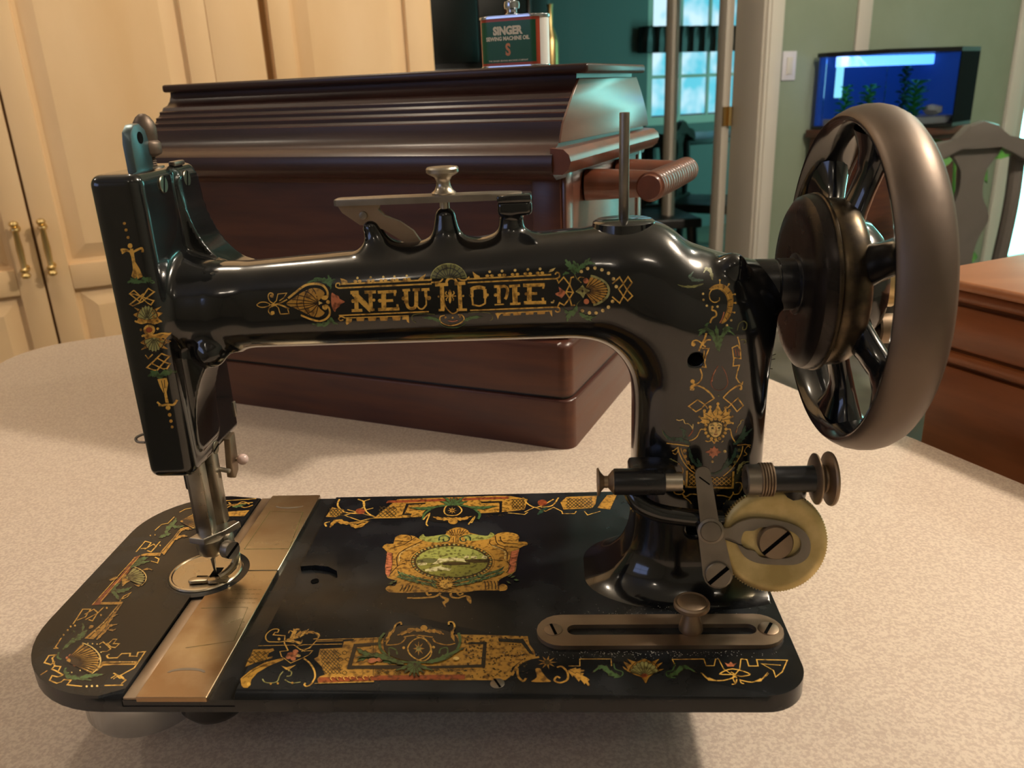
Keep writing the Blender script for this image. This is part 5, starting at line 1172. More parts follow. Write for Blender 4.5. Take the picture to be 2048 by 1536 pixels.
4Pg0 0 3180,3082 -2,-4 -5,-3 -6,1 -4,3 -2,5 2,5 5,2 6,0 4,-4
4Lg0 18 3137,3010 21,-5
4Pg0 0 3167,3004 -2,-5 -4,-3 -6,1 -5,3 -1,5 2,5 4,3 6,-1 5,-3
4Py0 0 2890,3176 -3,-7 -9,-3 -8,4 -3,7 4,7 8,3 8,-4
4Py0 0 2891,3126 -3,-7 -8,-3 -8,4 -4,8 4,7 8,2 8,-3
4Py0 0 2920,3077 -3,-7 -9,-3 -8,4 -3,7 4,8 8,2 8,-3
4Py0 0 3016,3065 -3,-7 -9,-3 -8,4 -3,7 4,7 8,3 8,-3
4Py0 0 3140,2939 -3,-7 -8,-3 -9,4 -3,8 3,8 8,2 9,-4
4Py0 0 3102,2898 -3,-8 -8,-3 -9,4 -4,9 4,7 8,3 8,-4
4Lg0 35 2960,3068 -2,-5 -3,-7 -1,-8 1,-7 6,-4 10,-3 10,-4 6,-6 4,-7 3,-10 0,-9 -3,-9 -6,-6 -11,-4 -11,-5 -8,-7 -6,-9 -5,-11 -3,-11 -2,-8
4Pg0 0 2969,3064 -2,-6 -6,-4 -7,0 -5,4 -2,7 2,6 6,3 7,0 5,-4
4Ls0 25 3025,2924 4,8 7,12 7,13 6,13 4,13 4,13 3,12 2,8
4Pn0 0 3031,2665 -3,21 2,28 -10,14 -6,33 -6,32 -17,10 -14,30 -14,30 -19,5 -22,18 -27,8 -11,-10 -24,-6 -20,-6 -1,-4 -16,-6 17,2 4,-4 20,5 22,4 7,-7 17,-1 17,-11 -1,-15 22,-21 18,-25 -2,-15 18,-23 14,-28 -2,-15 15,-25 7,-20
4Pn0 0 3038,2671 4,21 11,26 -4,19 10,28 14,21 -6,13 13,17 16,12 -6,10 11,2 10,-8 8,2 20,-16 18,-16 5,1 16,-11 -14,14 0,5 -17,17 -20,17 -7,15 -25,7 -20,-9 -16,2 -10,-23 -8,-24 -14,-6 0,-30 -1,-33 -8,-17 6,-30 0,-22
4Pn0 0 3027,2701 0,22 7,29 -10,18 3,32 -10,15 -1,26 -1,25 -12,10 -4,20 -5,3 -4,16 1,-16 -4,-4 1,-20 -9,-11 7,-25 6,-25 -7,-15 12,-31 -5,-19 16,-28 6,-22
4Pn0 0 2910,2876 -10,-2 -14,0 -17,-1 -2,-11 -14,-6 -11,-9 5,-10 -6,-10 -4,-10 3,-2 -3,-7 5,6 3,-2 6,8 6,9 8,-3 4,9 8,9 9,-4 10,12 10,10 8,6
4Pn0 0 2923,2873 -2,8 -2,12 -3,12 1,10 -7,-3 2,2 5,3 6,4 7,4 -3,3 6,3 -7,-1 0,3 -8,-1 -9,-2 -8,-5 -6,-10 -7,-7 7,-12 8,-10 8,-9 6,-7
4Ln0 29 2983,2757 7,-10 11,-15 11,-17 8,-14 6,-14 5,-13 3,-12 3,-8
4Pn0 0 3054,2860 8,2 13,-1 13,-2 0,9 10,-2 11,-5 5,7 14,-4 13,-3 2,3 11,-2 -11,5 0,3 -12,6 -15,4 -6,11 -15,0 -13,-4 -9,6 -10,-10 -7,-10 -7,-5
4Lg0 42 2907,2838 -11,-55 -22,-48 -23,-68
4Lg0 33 2949,2772 -6,1 -9,1 -9,0 -8,-1 -6,-3 -5,-6 -4,-6 -4,-6 -6,-7 -7,-8 -6,-6 -4,-5
4Lg0 29 2870,2744 -8,6 -11,8 -12,8 -11,5 -11,2 -10,-2 -9,-3 -6,-5 -4,-7 -3,-11 0,-10 1,-8 4,-4 6,-2 6,-2 5,-1
4Pg0 0 2818,2736 -3,-11 -8,-6 -9,0 -9,7 -4,11 3,10 7,6 10,0 9,-6
4Lg0 37 2870,2735 39,-29
4Lg0 29 2877,2694 62,-7 -22,-82 -4,-57 16,-53 -36,6
4Lg0 19 2899,2670 2,-97
4Lg0 30 2878,2482 4,-13 7,-18 7,-20 4,-18 1,-16 -1,-16 -2,-14 -5,-13 -8,-13 -10,-12 -10,-9 -11,-5 -9,0 -10,4 -8,6 -7,5 -5,7 -3,7 -1,7 -2,4
4Pg0 0 2840,2345 -2,-14 -10,-9 -12,1 -11,9 -5,14 3,14 9,8 13,0 10,-9
4Lg0 38 2809,2250 2,7 3,10 4,10 5,8 8,6 10,5 11,3 12,1 14,-4 16,-6 16,-8 15,-9 16,-13 16,-15 14,-14 9,-10
4Cg0 27 3197,2700 -45,-19 23,-103 70,-16 -14,93 -25,39
4Lg0 27 3179,2577 0,-85 60,2 -14,-73 -3,-57 32,-51 33,-24 1,29
4Lg0 25 3194,2784 24,-73 26,-140
4Lt0 25 3223,2751 7,1 11,1 11,0 10,-2 6,-6 5,-8 3,-8 1,-7 -2,-4 -5,-3 -6,-3 -3,-1
4Lt0 23 3186,2845 2,11 3,16 4,17 6,13 9,8 11,7 12,4 11,1 9,-4 9,-6 8,-9 5,-9 1,-11 -1,-13 -3,-12 -4,-9 -7,-4 -9,-1 -8,2 -7,2 -2,6 0,7 1,7 0,6
4Lr0 17 3179,2670 20,-76
4Lr0 17 3204,2667 21,-75
4Lg0 27 3287,2241 -1,8 -3,13 -3,11 -6,8 -8,3 -11,0 -12,-3 -12,-5 -14,-10 -16,-13 -15,-13 -11,-9
4Lr0 13 3038,2503 -8,-19 -12,-27 -12,-31 -8,-27 -5,-24 -2,-24 -1,-21 4,-20 7,-19 10,-17 13,-15 13,-11 16,-6 19,-3 18,1 16,5 14,8 12,13 10,16 5,19 0,24 -6,28 -8,30 -9,27 -13,26 -15,26 -14,23 -10,16
4Ls0 19 3021,2466 -4,-13 -5,-17 -6,-20 -4,-18 -2,-16 0,-17 -1,-15 0,-11
4Lg0 38 2823,2261 -3,3 -6,5 -5,5 -2,5 2,7 4,8 6,7 8,5 11,0 13,-1 15,-4 15,-5 15,-8 16,-9 17,-10 15,-11 13,-11 13,-11 12,-12 11,-12 12,-16 13,-17 10,-16 8,-11
4Pg0 0 2845,2265 -3,-12 -8,-8 -11,0 -10,8 -4,13 2,12 9,8 11,0 9,-8
4Lg0 29 3036,2155 -76,-57 -39,-50 -48,-32 -71,60 79,68 72,-54
4Lg0 34 3278,2238 1,5 3,7 2,7 -1,6 -4,5 -6,5 -8,2 -11,0 -13,-4 -15,-7 -16,-10 -14,-9 -12,-9 -11,-11 -10,-10 -9,-11 -10,-12 -10,-14 -9,-12 -6,-8
4Pg0 0 3292,2241 -2,-9 -7,-5 -9,1 -8,7 -3,9 2,9 6,5 9,-1 8,-7
4Lg0 28 3119,2158 82,-72 59,-80 56,57 -58,83 -57,-56
4Lg0 27 2953,2090 29,-44
4Lg0 27 3201,2086 -36,-41
4Pt0 0 3083,2179 -1,-6 -4,-3 -6,0 -5,4 -2,6 1,6 4,4 6,0 5,-4
4Pg0 0 2929,1902 -21,-3 -6,-5 17,12 16,17 -17,22 -15,17 21,-4 25,-1 -3,33 -4,31 18,-13 21,-13 13,31 11,28 12,-23 13,-25 14,16 13,26 8,24 8,14 11,-14 13,-25 14,-27 15,-16 13,25 10,25 7,-24 8,-27 16,8 14,7 -3,-25 -2,-29 20,-6 16,-4 -17,-15 -16,-17 16,-17 16,-14 -14,-6 -28,-5 -30,-13 -37,-11 -49,-3 -51,5 -48,23
4Pg0 0 3090,2094 -4,-12 -10,-4 -12,5 -5,12 4,12 10,5 11,-5
4Pg0 0 2968,2025 -4,-12 -10,-5 -11,5 -5,13 4,12 10,5 11,-6
4Pg0 0 3019,2062 -3,-12 -11,-5 -11,6 -5,12 4,12 10,5 11,-6
4Pg0 0 3165,2051 -4,-12 -10,-5 -11,6 -6,12 4,12 11,4 11,-5
4Pg0 0 3204,2018 -4,-12 -11,-4 -11,5 -5,12 4,12 10,5 11,-6
4Pg0 0 2920,1964 -3,-9 -8,-3 -7,4 -4,8 3,9 7,3 8,-4
4Pg0 0 2913,1898 -3,-8 -8,-3 -7,3 -4,9 3,8 7,4 8,-4
4Pg0 0 3231,1958 -2,-8 -8,-3 -8,3 -3,9 2,8 8,3 8,-4
4Pg0 0 3237,1888 -2,-8 -8,-3 -8,4 -3,8 2,8 8,3 8,-4
4Lg0 27 2975,1711 5,-2 7,-4 8,-2 7,-1 9,2 9,4 9,5 8,1 6,-4 4,-7 5,-7 5,-4 6,2 7,5 7,6 6,4 6,0 6,-2 4,-2 4,-1
4Pg0 0 3072,1689 -2,-7 -5,-4 -7,0 -5,5 -3,7 2,7 5,4 7,0 5,-5
4Ly0 19 3130,1691 15,16
4Lg0 27 2951,1830 -5,1 -7,1 -8,0 -7,-6 -7,-13 -6,-18 -7,-20 -8,-16 -9,-11 -9,-9 -10,-7 -9,-6 -10,-5 -10,-3 -9,-3 -6,-1
4Lg0 27 3174,1826 6,1 8,2 9,0 8,-4 4,-11 4,-14 3,-17 3,-14 4,-12 4,-11 5,-10 5,-10 7,-11 7,-12 7,-10 5,-7
4Ly0 19 2694,1935 4,-2 7,-2 8,-3 8,-1 9,2 10,4 10,3 8,-1 6,-7 3,-11 4,-12 4,-8 7,-3 8,0 8,0 8,-2 9,-6 8,-7 8,-9 7,-8 5,-10 3,-10 3,-8 2,-2 1,9 0,17 0,17 0,12
4Lr0 27 2855,1828 -3,-6 -3,-9 -4,-10 -4,-9 -7,-9 -7,-10 -7,-8 -5,-6
4Ly0 17 3330,1911 -5,0 -7,1 -7,0 -5,-2 -3,-6 0,-7 -1,-8 -2,-8 -5,-7 -6,-7 -6,-8 -6,-9 -4,-14 -3,-17 -3,-16 -2,-11
4Lr0 19 3270,1833 -1,-10 -3,-15 -3,-14 -2,-11
4Pe0 0 2840,1681 -15,13 -18,22 -16,2 -26,19 -26,18 -18,-9 -28,3 -27,4 -10,-12 -19,6 -15,15 -12,1 -15,21 -14,18 -5,1 -13,14 10,-17 0,-6 12,-20 15,-22 4,-18 23,-15 26,-4 15,-12 27,8 26,5 8,-11 25,0 27,-9 10,-13 25,-6 18,-9
4Pe0 0 2808,1740 -6,8 -7,10 -6,12 -2,13 -5,-9 1,8 3,11 4,13 1,17 -13,2 -11,11 -12,8 -13,5 -11,4 1,-5 -10,3 8,-6 -3,-3 10,-6 11,-7 9,-6 6,-6 -11,3 3,-9 1,-13 1,-16 5,-16 -6,-11 13,-9 13,-6 11,-5 8,-4
4Pe0 0 3245,1658 14,5 23,-1 1,11 23,6 24,3 -5,14 16,9 17,7 -8,13 15,11 20,11 1,16 20,15 19,13 -1,6 14,13 -18,-8 -6,3 -20,-12 -21,-14 -17,3 -16,-17 -14,-15 -12,9 -6,-18 -8,-15 -9,9 -9,-19 -15,-17 -9,4 -11,-19 -11,-10
4Pe0 0 3299,1699 11,11 20,7 -1,13 17,15 -3,15 9,21 9,22 -8,17 3,22 -4,6 2,18 -5,-17 -6,-2 -5,-21 -13,-6 -2,-25 -4,-21 -11,-2 -3,-23 -11,-3 0,-23 -6,-15
4Lt0 14 2570,1818 1,-8 1,-10 3,-12 4,-12 7,-12 11,-14 10,-12 6,-9
4Lg0 31 2611,1682 102,-6 109,-18
4Lg0 23 2662,1605 4,1 5,2 7,3 6,4 8,7 9,10 8,8 5,2 3,-6 1,-12 0,-14 -2,-11 -4,-9 -6,-8 -6,-7 -7,-3 -6,1 -7,5 -6,6 -4,4
4Lo0 23 3281,1654 82,-3 62,-23
4Lo0 23 3418,1604 -5,6 -7,9 -8,7 -8,2 -9,-7 -10,-12 -8,-14 -4,-12 4,-12 10,-11 10,-10 4,-8 -5,-5 -10,-3 -11,-1 -7,-1
4Lg0 27 2718,1650 2,-11 2,-18 4,-19 6,-20 8,-21 10,-22 11,-23 12,-22 13,-20 14,-21 14,-19 17,-19 20,-20 24,-19 22,-17 15,-12
4Lo0 22 2745,1642 2,-9 2,-12 4,-15 5,-16 8,-18 9,-21 10,-20 11,-20 11,-16 12,-14 12,-15 14,-16 19,-21 21,-23 20,-22 14,-15
4Lg0 27 3339,1638 -2,-14 -1,-19 -4,-21 -5,-22 -8,-21 -11,-23 -12,-23 -13,-23 -14,-21 -15,-22 -15,-20 -15,-19 -17,-18 -17,-17 -15,-15 -11,-10
4Po0 0 2801,1608 -5,-14 -13,-6 -13,6 -6,15 5,15 13,5 13,-6
4Po0 0 2807,1548 -5,-15 -13,-6 -13,7 -6,14 5,15 13,6 13,-6
4Po0 0 2835,1483 -4,-15 -14,-6 -13,7 -6,15 5,14 13,6 13,-6
4Po0 0 2883,1431 -5,-14 -13,-6 -14,6 -6,15 5,15 13,6 14,-7
4Pt0 0 3322,1597 -4,-12 -13,-4 -13,7 -6,14 5,13 12,4 13,-7
4Pt0 0 3312,1534 -4,-13 -13,-4 -13,7 -6,14 5,13 12,4 13,-7
4Pt0 0 3289,1472 -5,-13 -12,-5 -13,7 -6,14 5,13 12,5 13,-7
4Pt0 0 3246,1423 -5,-13 -12,-5 -12,6 -6,14 4,14 12,5 13,-7
4Pe0 0 2817,1640 1,-16 -4,-22 7,-11 2,-26 2,-27 13,-7 8,-24 9,-25 15,-6 16,-22 22,-23 20,-7 27,-20 24,-17 9,-3 22,-15 -20,18 -6,9 -23,18 -26,21 -11,19 -21,18 -17,18 2,15 -16,17 -12,20 4,11 -14,19 -9,23 3,11 -11,20 -4,16
4Pe0 0 3260,1631 -3,-15 -9,-19 4,-11 -7,-22 -13,-18 4,-13 -12,-20 -16,-19 1,-17 -16,-19 -20,-18 -10,-18 -24,-20 -21,-17 -4,-9 -19,-17 21,14 8,2 22,17 25,18 20,6 20,23 16,22 16,6 9,27 8,25 13,7 0,28 0,26 7,10 -7,22 -1,16
4Pe0 0 2960,1424 -4,13 -4,18 -3,21 -12,3 -5,16 -3,14 -10,-1 -5,12 -5,10 -3,-3 -4,8 2,-9 -4,0 2,-11 4,-13 -7,-8 9,-13 10,-14 -3,-13 15,-13 14,-12 8,-10
4Pe0 0 3155,1414 9,8 15,7 16,9 -3,14 11,14 8,15 -8,10 2,15 1,13 -4,2 1,11 -3,-10 -4,1 -4,-13 -3,-14 -10,0 -1,-14 -4,-14 -12,0 -4,-18 -5,-17 -5,-11
4Le0 51 2956,1421 8,-8 12,-13 14,-13 15,-10 16,-8 18,-7 19,-4 18,0 19,5 20,11 18,10 12,8
4Ps0 0 2976,1593 46,18 3,22 23,-3 14,28 16,-29 21,-2 5,-22 31,-15 -34,-19 -3,-22 -23,5 -23,-31 -16,29 -19,3 3,22
4Py0 0 3181,1595 -2,-9 -8,-6 -9,0 -7,6 -4,10 3,9 7,6 9,0 8,-6
4Py0 0 3066,1489 -2,-8 -6,-6 -8,0 -7,6 -3,9 2,8 6,6 8,-1 7,-5
4Ps0 0 3068,1689 -1,-4 -4,-3 -4,0 -3,3 -2,5 1,4 3,3 5,0 3,-3
4Pk0 0 2640,1438 -1,12 -2,15 0,17 3,14 -6,-1 4,2 6,0 8,-1 9,-2 3,9 11,-3 13,-5 15,-6 12,-6 4,2 12,-5 -12,7 0,4 -13,7 -13,8 -15,7 -12,3 -4,10 -12,-2 -12,-4 -11,-8 -7,-12 -9,-8 5,-16 7,-16 6,-14 3,-10
4Pk0 0 3304,1346 3,11 7,12 8,14 -5,8 8,12 10,8 12,8 -6,12 12,8 11,4 13,1 2,9 17,0 15,0 0,3 13,1 -14,3 -2,3 -15,2 -18,1 -11,9 -17,-4 -12,-10 -11,-12 -13,3 -6,-17 -4,-17 -3,-17 -9,-4 2,-19 2,-17 0,-11
4Lo0 24 2727,1477 8,-9 12,-14 12,-15 9,-14 4,-14 2,-13 0,-14 -4,-12 -10,-13 -15,-12 -15,-11 -10,-8
4Lo0 23 3346,1394 2,-11 4,-15 4,-16 2,-14 -3,-10 -4,-9 -5,-8 -3,-5
4Lg0 51 2812,1398 0,-178 450,-19 -2,177
4Lg0 30 2725,1284 11,2 16,3 16,1 12,-2 6,-10 2,-15 1,-14 1,-10
4Lg0 34 2685,1202 3,-11 4,-15 6,-16 8,-11 12,-6 15,-3 15,-1 13,2 11,4 9,7 7,8 4,7 -1,8 -5,7 -7,7 -4,5
4Lg0 34 2777,1140 6,-6 8,-9 9,-8 10,-4 10,4 11,8 12,9 14,5 15,1 17,-1 17,-3 14,-2 13,-3 11,-5 10,-4 6,-2
4Lg0 30 3288,1252 9,0 14,0 15,-2 12,-5 8,-9 7,-12 4,-13 1,-15 -4,-16 -7,-19 -9,-18 -10,-13 -12,-5 -14,-1 -14,1 -10,3 -5,6 -3,8 -1,9 -1,5
4Lg0 32 3270,1134 -5,-8 -7,-12 -9,-12 -10,-6 -12,1 -14,6 -15,8 -16,5 -18,3 -21,1 -19,1 -13,1
4Lg0 26 3255,1104 -7,-10 -9,-14 -11,-16 -11,-12 -10,-9 -11,-7 -10,-6 -7,-4
4Lg0 26 2786,1113 11,-8 16,-12 17,-14 13,-12 9,-10 7,-11 6,-9 3,-6
4Lg1 22 3066,2937 5,12 8,18 9,20 7,19 6,18 6,19 4,19 3,19 -1,17 -2,18 -5,17 -5,15 -8,14 -9,12 -11,11 -11,9 -12,7 -13,5 -14,4 -14,2 -13,-1 -14,-2 -13,-3 -11,-5 -8,-7 -7,-9 -5,-9 -3,-10 -1,-10 1,-11 2,-11 4,-9 7,-8 9,-7 10,-6 10,-3 11,0 12,3 11,5 8,4 4,6 1,8 0,7 0,5
4Ld1 14 3019,3229 -2,-25
4Ld1 14 3078,3221 -20,-27
4Ld1 14 3124,3175 -36,-19
4Ld1 14 3141,3115 -39,-7
4Ld1 14 3138,3056 -40,3
4Ld1 14 3124,2996 -33,18
4Ld1 14 3095,2943 -21,25
4Ld1 11 3077,1977 0,68
4Ld1 11 3049,1966 -32,56
4Ld1 11 3109,1965 35,54
4Ld1 11 3024,1950 -59,37
4Ld1 11 3127,1945 56,32
4Ld1 12 3009,1929 -75,14
4Ld1 11 3137,1926 66,11
4Pu1 0 3060,1946 17,-1 17,-3 17,-6 17,-8 17,-10 13,-12 7,-13 2,-14 1,-15 -1,-16 -3,-17 -5,-18 -6,-20 -8,-20 -10,-19 -13,-15 -16,-13 -15,-9 -16,-4 -15,1 -16,4 -15,6 -15,9 -13,11 -12,14 -10,17 -7,17 -6,16 -5,17 -1,18 2,17 6,17 7,16 10,16 12,14 14,11 16,7 16,4
4Pu1 0 2832,1388 80,-54 40,-14 135,-15 77,16 81,50 -1,-146 -411,15
4Pg2 0 3180,1830 -4,-12 -11,-5 -11,5 -5,12 4,12 10,5 12,-5
4Pg2 0 3174,1789 -4,-12 -10,-4 -11,5 -6,12 4,12 11,5 11,-6
4Pg2 0 3155,1755 -4,-12 -11,-4 -11,5 -5,12 4,12 10,5 11,-5
4Pg2 0 3124,1733 -4,-12 -11,-5 -11,5 -5,13 4,12 10,4 12,-5
4Pg2 0 3086,1726 -4,-12 -10,-5 -11,5 -6,12 4,12 11,5 11,-5
4Pg2 0 3048,1734 -4,-12 -11,-4 -11,5 -5,12 4,12 11,5 11,-5
4Pg2 0 3015,1758 -4,-12 -11,-5 -11,6 -5,12 4,12 11,4 11,-5
4Pg2 0 2992,1793 -4,-12 -11,-5 -11,6 -5,12 4,11 11,5 11,-5
4Pg2 0 2983,1834 -4,-12 -11,-5 -11,5 -5,12 4,12 11,5 11,-5
4Pg2 0 2989,1874 -4,-12 -11,-5 -11,5 -5,13 4,11 11,5 11,-5
4Pg2 0 3008,1908 -4,-12 -10,-5 -11,5 -5,12 4,12 10,5 11,-5
4Pg2 0 3039,1930 -4,-12 -10,-5 -12,6 -5,12 4,12 11,4 11,-5
4Pg2 0 3076,1937 -4,-12 -10,-4 -11,5 -5,12 3,12 11,4 11,-5
4Pg2 0 3114,1928 -4,-12 -10,-4 -11,5 -6,12 4,12 11,5 11,-6
4Pg2 0 3147,1905 -4,-12 -10,-5 -12,5 -5,12 4,12 11,5 11,-5
4Pg2 0 3170,1870 -4,-12 -10,-4 -12,5 -5,12 4,12 11,4 11,-5
4Pg2 0 3180,1830 -4,-12 -11,-5 -11,5 -5,12 4,12 10,5 12,-5
4Lg2 18 2836,1282 46,-45
4Lg2 18 2879,1326 -43,-44
4Lg2 18 2834,1327 47,-45 47,-46
4Lg2 18 2924,1325 -43,-43 -44,-44
4Lg2 18 2879,1326 47,-45 47,-45
4Lg2 18 2969,1324 -43,-43 -44,-44
4Lg2 18 2924,1325 47,-45 47,-45
4Lg2 18 3014,1324 -43,-44 -43,-44
4Lg2 18 2969,1324 47,-45 47,-45
4Lg2 18 3059,1323 -43,-44 -43,-43
4Lg2 18 3014,1324 47,-45 47,-45
4Lg2 18 3104,1322 -43,-43 -43,-44
4Lg2 18 3059,1323 47,-45 47,-45
4Lg2 18 3149,1321 -43,-43 -43,-44
4Lg2 18 3104,1322 47,-45 48,-45
4Lg2 18 3194,1320 -43,-43 -43,-43
4Lg2 18 3149,1321 47,-45 48,-46
4Lg2 18 3239,1318 -43,-42 -43,-43
4Lg2 18 3194,1320 48,-46
4Lg2 18 3242,1274 -43,-42
4Lg2 18 2832,1371 57,-45
4Lg2 18 2887,1370 -53,-43
4Lg2 18 2887,1370 57,-45
4Lg2 18 2942,1369 -53,-43
4Py3 0 3006,1884 7,8 10,5 13,3 17,2 19,-1 18,-2 14,-5 13,-7 8,-10 3,-13 -2,-17 -2,-16 -2,-17 -2,-18 -6,-16 -9,-13 -12,-11 -12,-7 -10,-3 -10,1 -11,5 -12,10 -13,14 -11,15 -7,16 -4,18 -3,17 0,15 2,15
4Ld4 17 3014,1867 5,2 6,2 6,3 6,1 5,-2 4,-3 4,-3 3,-3
4Ld4 17 3080,1865 3,2 5,3 5,3 5,1 6,-1 5,-3 5,-3 4,-2
4Pd4 0 3050,1842 -2,-4 -7,-3 -8,0 -6,3 -3,5 2,5 7,3 8,0 6,-4
4Pd4 0 3111,1843 -2,-5 -6,-3 -8,0 -7,3 -3,5 3,5 6,3 8,0 7,-3
4Lr4 17 3067,1857 2,-9 2,-13 2,-14 0,-10 -2,-6 -4,-3 -4,-2 -3,-2
4Lr4 27 3053,1780 3,-1 4,-2 5,-2 4,-1 5,1 5,2 5,2 4,2
4Pd4 0 3137,1894 -1,-6 -5,-4 -5,0 -5,4 -2,6 1,6 5,4 5,-1 5,-3
4Ld4 17 3054,1912 4,2 5,3 5,3 5,0 6,-1 5,-4 5,-4 4,-2
2Po0 0 -2267,3954 -7,-10 -11,-4 -10,4 -2,11 7,10 11,3 9,-4
2Po0 0 -2265,3895 -6,-10 -11,-4 -10,4 -2,11 6,10 12,3 9,-4
2Po0 0 -2259,3827 -7,-10 -11,-4 -10,5 -2,10 6,10 12,4 9,-4
2Pg0 0 -2248,3751 -7,-13 -13,-8 -14,1 -10,8 -2,14 7,13 13,8 15,-1 10,-8
2Lg0 76 -2264,3725 -3,-114 -12,-142
2Pg0 0 -2289,3692 41,-1 -8,-80 30,-69 16,-75 -48,-19 -42,1 -15,28 37,80 3,68
2Lg0 48 -2271,3692 -7,5 -11,7 -13,8 -12,5 -11,3 -13,1 -12,0 -7,-2 -2,-5 2,-7 3,-8 2,-5
2Lg0 48 -2264,3692 11,4 17,7 17,8 15,6 11,4 11,4 8,2 6,-1 2,-7 0,-11 -2,-11 -1,-8
2Lg0 34 -2271,3692 -8,3 -11,6 -13,4 -13,2 -12,-4 -13,-7 -12,-7 -9,-5
2Pn0 0 -2247,3414 -7,10 -6,19 -8,21 -16,-13 -20,9 -25,0 -3,-19 -19,-8 -17,-10 6,-4 -12,-8 13,3 -2,-7 18,5 17,6 1,-15 10,8 13,4 -10,-13 21,2 21,-1 13,-4
2Pn0 0 -2249,3405 16,4 23,-1 24,-4 -1,15 12,-6 4,-10 9,13 14,-12 13,-10 4,7 11,-7 -7,11 7,3 -10,14 -14,14 7,20 -26,6 -27,-6 -11,14 -22,-20 -17,-19 -14,-10
2Pn0 0 -2256,3400 3,6 4,8 5,10 2,12 -12,-3 -7,7 -8,5 -10,2 -8,1 0,-5 -6,1 5,-4 -6,-3 6,-5 7,-4 6,-4 4,-3 -11,2 6,-4 4,-7 4,-7 2,-6
2Lg0 28 -2319,3342 105,-124 29,-19 31,38 -168,68 -45,5 48,32
2Lg0 28 -2367,3310 79,-76 108,122 41,-38 -121,-85 -99,-39 -25,15 153,100
2Po0 0 -2352,3180 7,-10 18,-18 9,-15 -16,-10 -25,-8 -14,-9 10,-12 20,-12 12,-13 -12,-15 -21,-16 -4,-10 26,-2 43,4 45,2 48,-5 51,-6 33,0 0,13 -17,20 -9,17 12,13 20,12 10,10 -12,7 -21,7 -12,8 12,15 21,16 10,10 -13,-3 -24,-9 -30,-7 -35,-2 -41,1 -35,4 -29,8 -24,11
2Lg0 42 -2371,3050 10,-5 16,-8 17,-7 16,-4 14,1 14,3 15,4 15,2 16,-3 18,-6 17,-5 16,-2 17,3 16,6 14,6 10,5
2Pb0 0 -2183,2958 -20,-38 -37,-23 -40,1 -28,25 -5,39 20,38 37,23 40,-1 28,-25
2Pg0 0 -2317,2962 -5,-9 -10,-4 -8,4 -2,9 5,9 10,4 8,-4
2Pg0 0 -2155,2968 -5,-9 -10,-4 -8,4 -2,9 6,9 9,4 8,-4
2Po0 0 -2368,2765 12,10 25,17 15,15 -12,11 -21,10 -11,10 14,10 26,12 17,12 -6,16 -14,17 0,11 26,0 41,-6 44,-4 50,2 53,4 32,-2 -4,-13 -24,-19 -16,-18 7,-13 15,-13 6,-10 -15,-8 -24,-5 -14,-8 6,-15 15,-18 6,-11 -12,3 -21,11 -27,9 -35,4 -41,1 -37,-2 -33,-7 -28,-10
2Lg0 43 -2334,2898 13,4 18,7 20,6 17,4 14,-2 13,-4 13,-5 14,-2 18,2 19,5 19,4 17,1 16,-3 14,-7 11,-7 9,-5
2Lg0 32 -2176,2724 57,-38 -132,-130 -28,4 -66,28 118,93 102,-68 -30,-44 -36,1 -103,61
2Lg0 29 -2335,2713 21,-37 52,43
2Lg0 29 -2227,2681 51,43
2Pn0 0 -2226,2513 -9,11 -7,20 -11,21 -14,-16 -24,7 -27,-3 -1,-22 -20,-12 -17,-13 7,-4 -13,-10 14,5 -1,-9 19,7 19,9 3,-17 9,11 13,7 -12,-16 23,6 22,3 15,-3
2Pn0 0 -2229,2502 17,1 22,-6 24,-7 1,18 16,-5 10,-9 4,19 15,-6 16,-3 -1,9 12,-1 -9,6 9,6 -13,9 -16,8 5,21 -25,-1 -25,-8 -8,17 -22,-21 -20,-19 -15,-9
2Pn0 0 -2199,2496 -9,-14 -19,-8 -22,0 -15,9 -4,14 9,14 19,8 21,0 16,-9
2Pg0 0 -2265,2467 93,13 3,-60 -31,-89 2,-107 -32,1 2,91 -26,76
2Lg0 51 -2313,2234 6,-7 9,-11 10,-11 12,-7 13,0 15,2 16,4 16,2 15,-1 15,-4 14,-2 13,1 11,8 9,12 8,13 6,8
2Lg0 37 -2306,2196 9,0 13,1 13,1 9,0
2Pg0 0 -2191,2170 -8,-15 -14,-9 -15,0 -11,10 -1,15 7,16 14,9 16,-1 10,-9
2Po0 0 -2195,2097 -5,-12 -11,-7 -12,0 -8,8 -1,11 5,12 11,7 12,0 8,-8
2Po0 0 -2195,2030 -6,-11 -10,-6 -10,0 -8,7 -1,11 5,11 10,6 11,0 7,-7
2Po0 0 -2198,1968 -4,-9 -9,-6 -9,0 -6,6 -1,9 4,10 9,5 9,0 6,-6
2Pk1 0 -2250,3057 -80,24 1,12 -1,14 11,7 8,8 4,12 2,15 11,2 8,4 7,10 6,15 9,-4 8,0 8,7 9,12 7,-8 7,-4 8,4 11,8 4,-13 5,-7 8,-1 10,3 1,-15 2,-10 7,-4 9,-3 -3,-15 0,-12 4,-8 8,-7 -7,-14 -3,-12
2Pg1 0 -2192,2958 -8,-19 -15,-16 -21,-11 -22,-3 -21,4 -16,12 -9,17 0,19 8,20 16,16 20,11 22,3 21,-4 16,-12 9,-17
2Pk1 0 -2216,2884 81,-24 -1,-12 1,-15 -11,-7 -8,-8 -4,-12 -2,-16 -11,-2 -9,-4 -6,-10 -6,-16 -10,4 -8,0 -8,-8 -9,-12 -7,9 -7,4 -9,-4 -10,-8 -4,13 -5,7 -8,1 -11,-3 -1,15 -2,11 -7,4 -10,3 4,16 0,12 -4,8 -8,8 7,14 4,12
2Ld1 18 -2228,2452 3,-136
2Ld1 18 -2198,2458 -12,-82
2Lb2 9 -2263,3061 -70,21
2Lb2 9 -2260,3068 -53,56
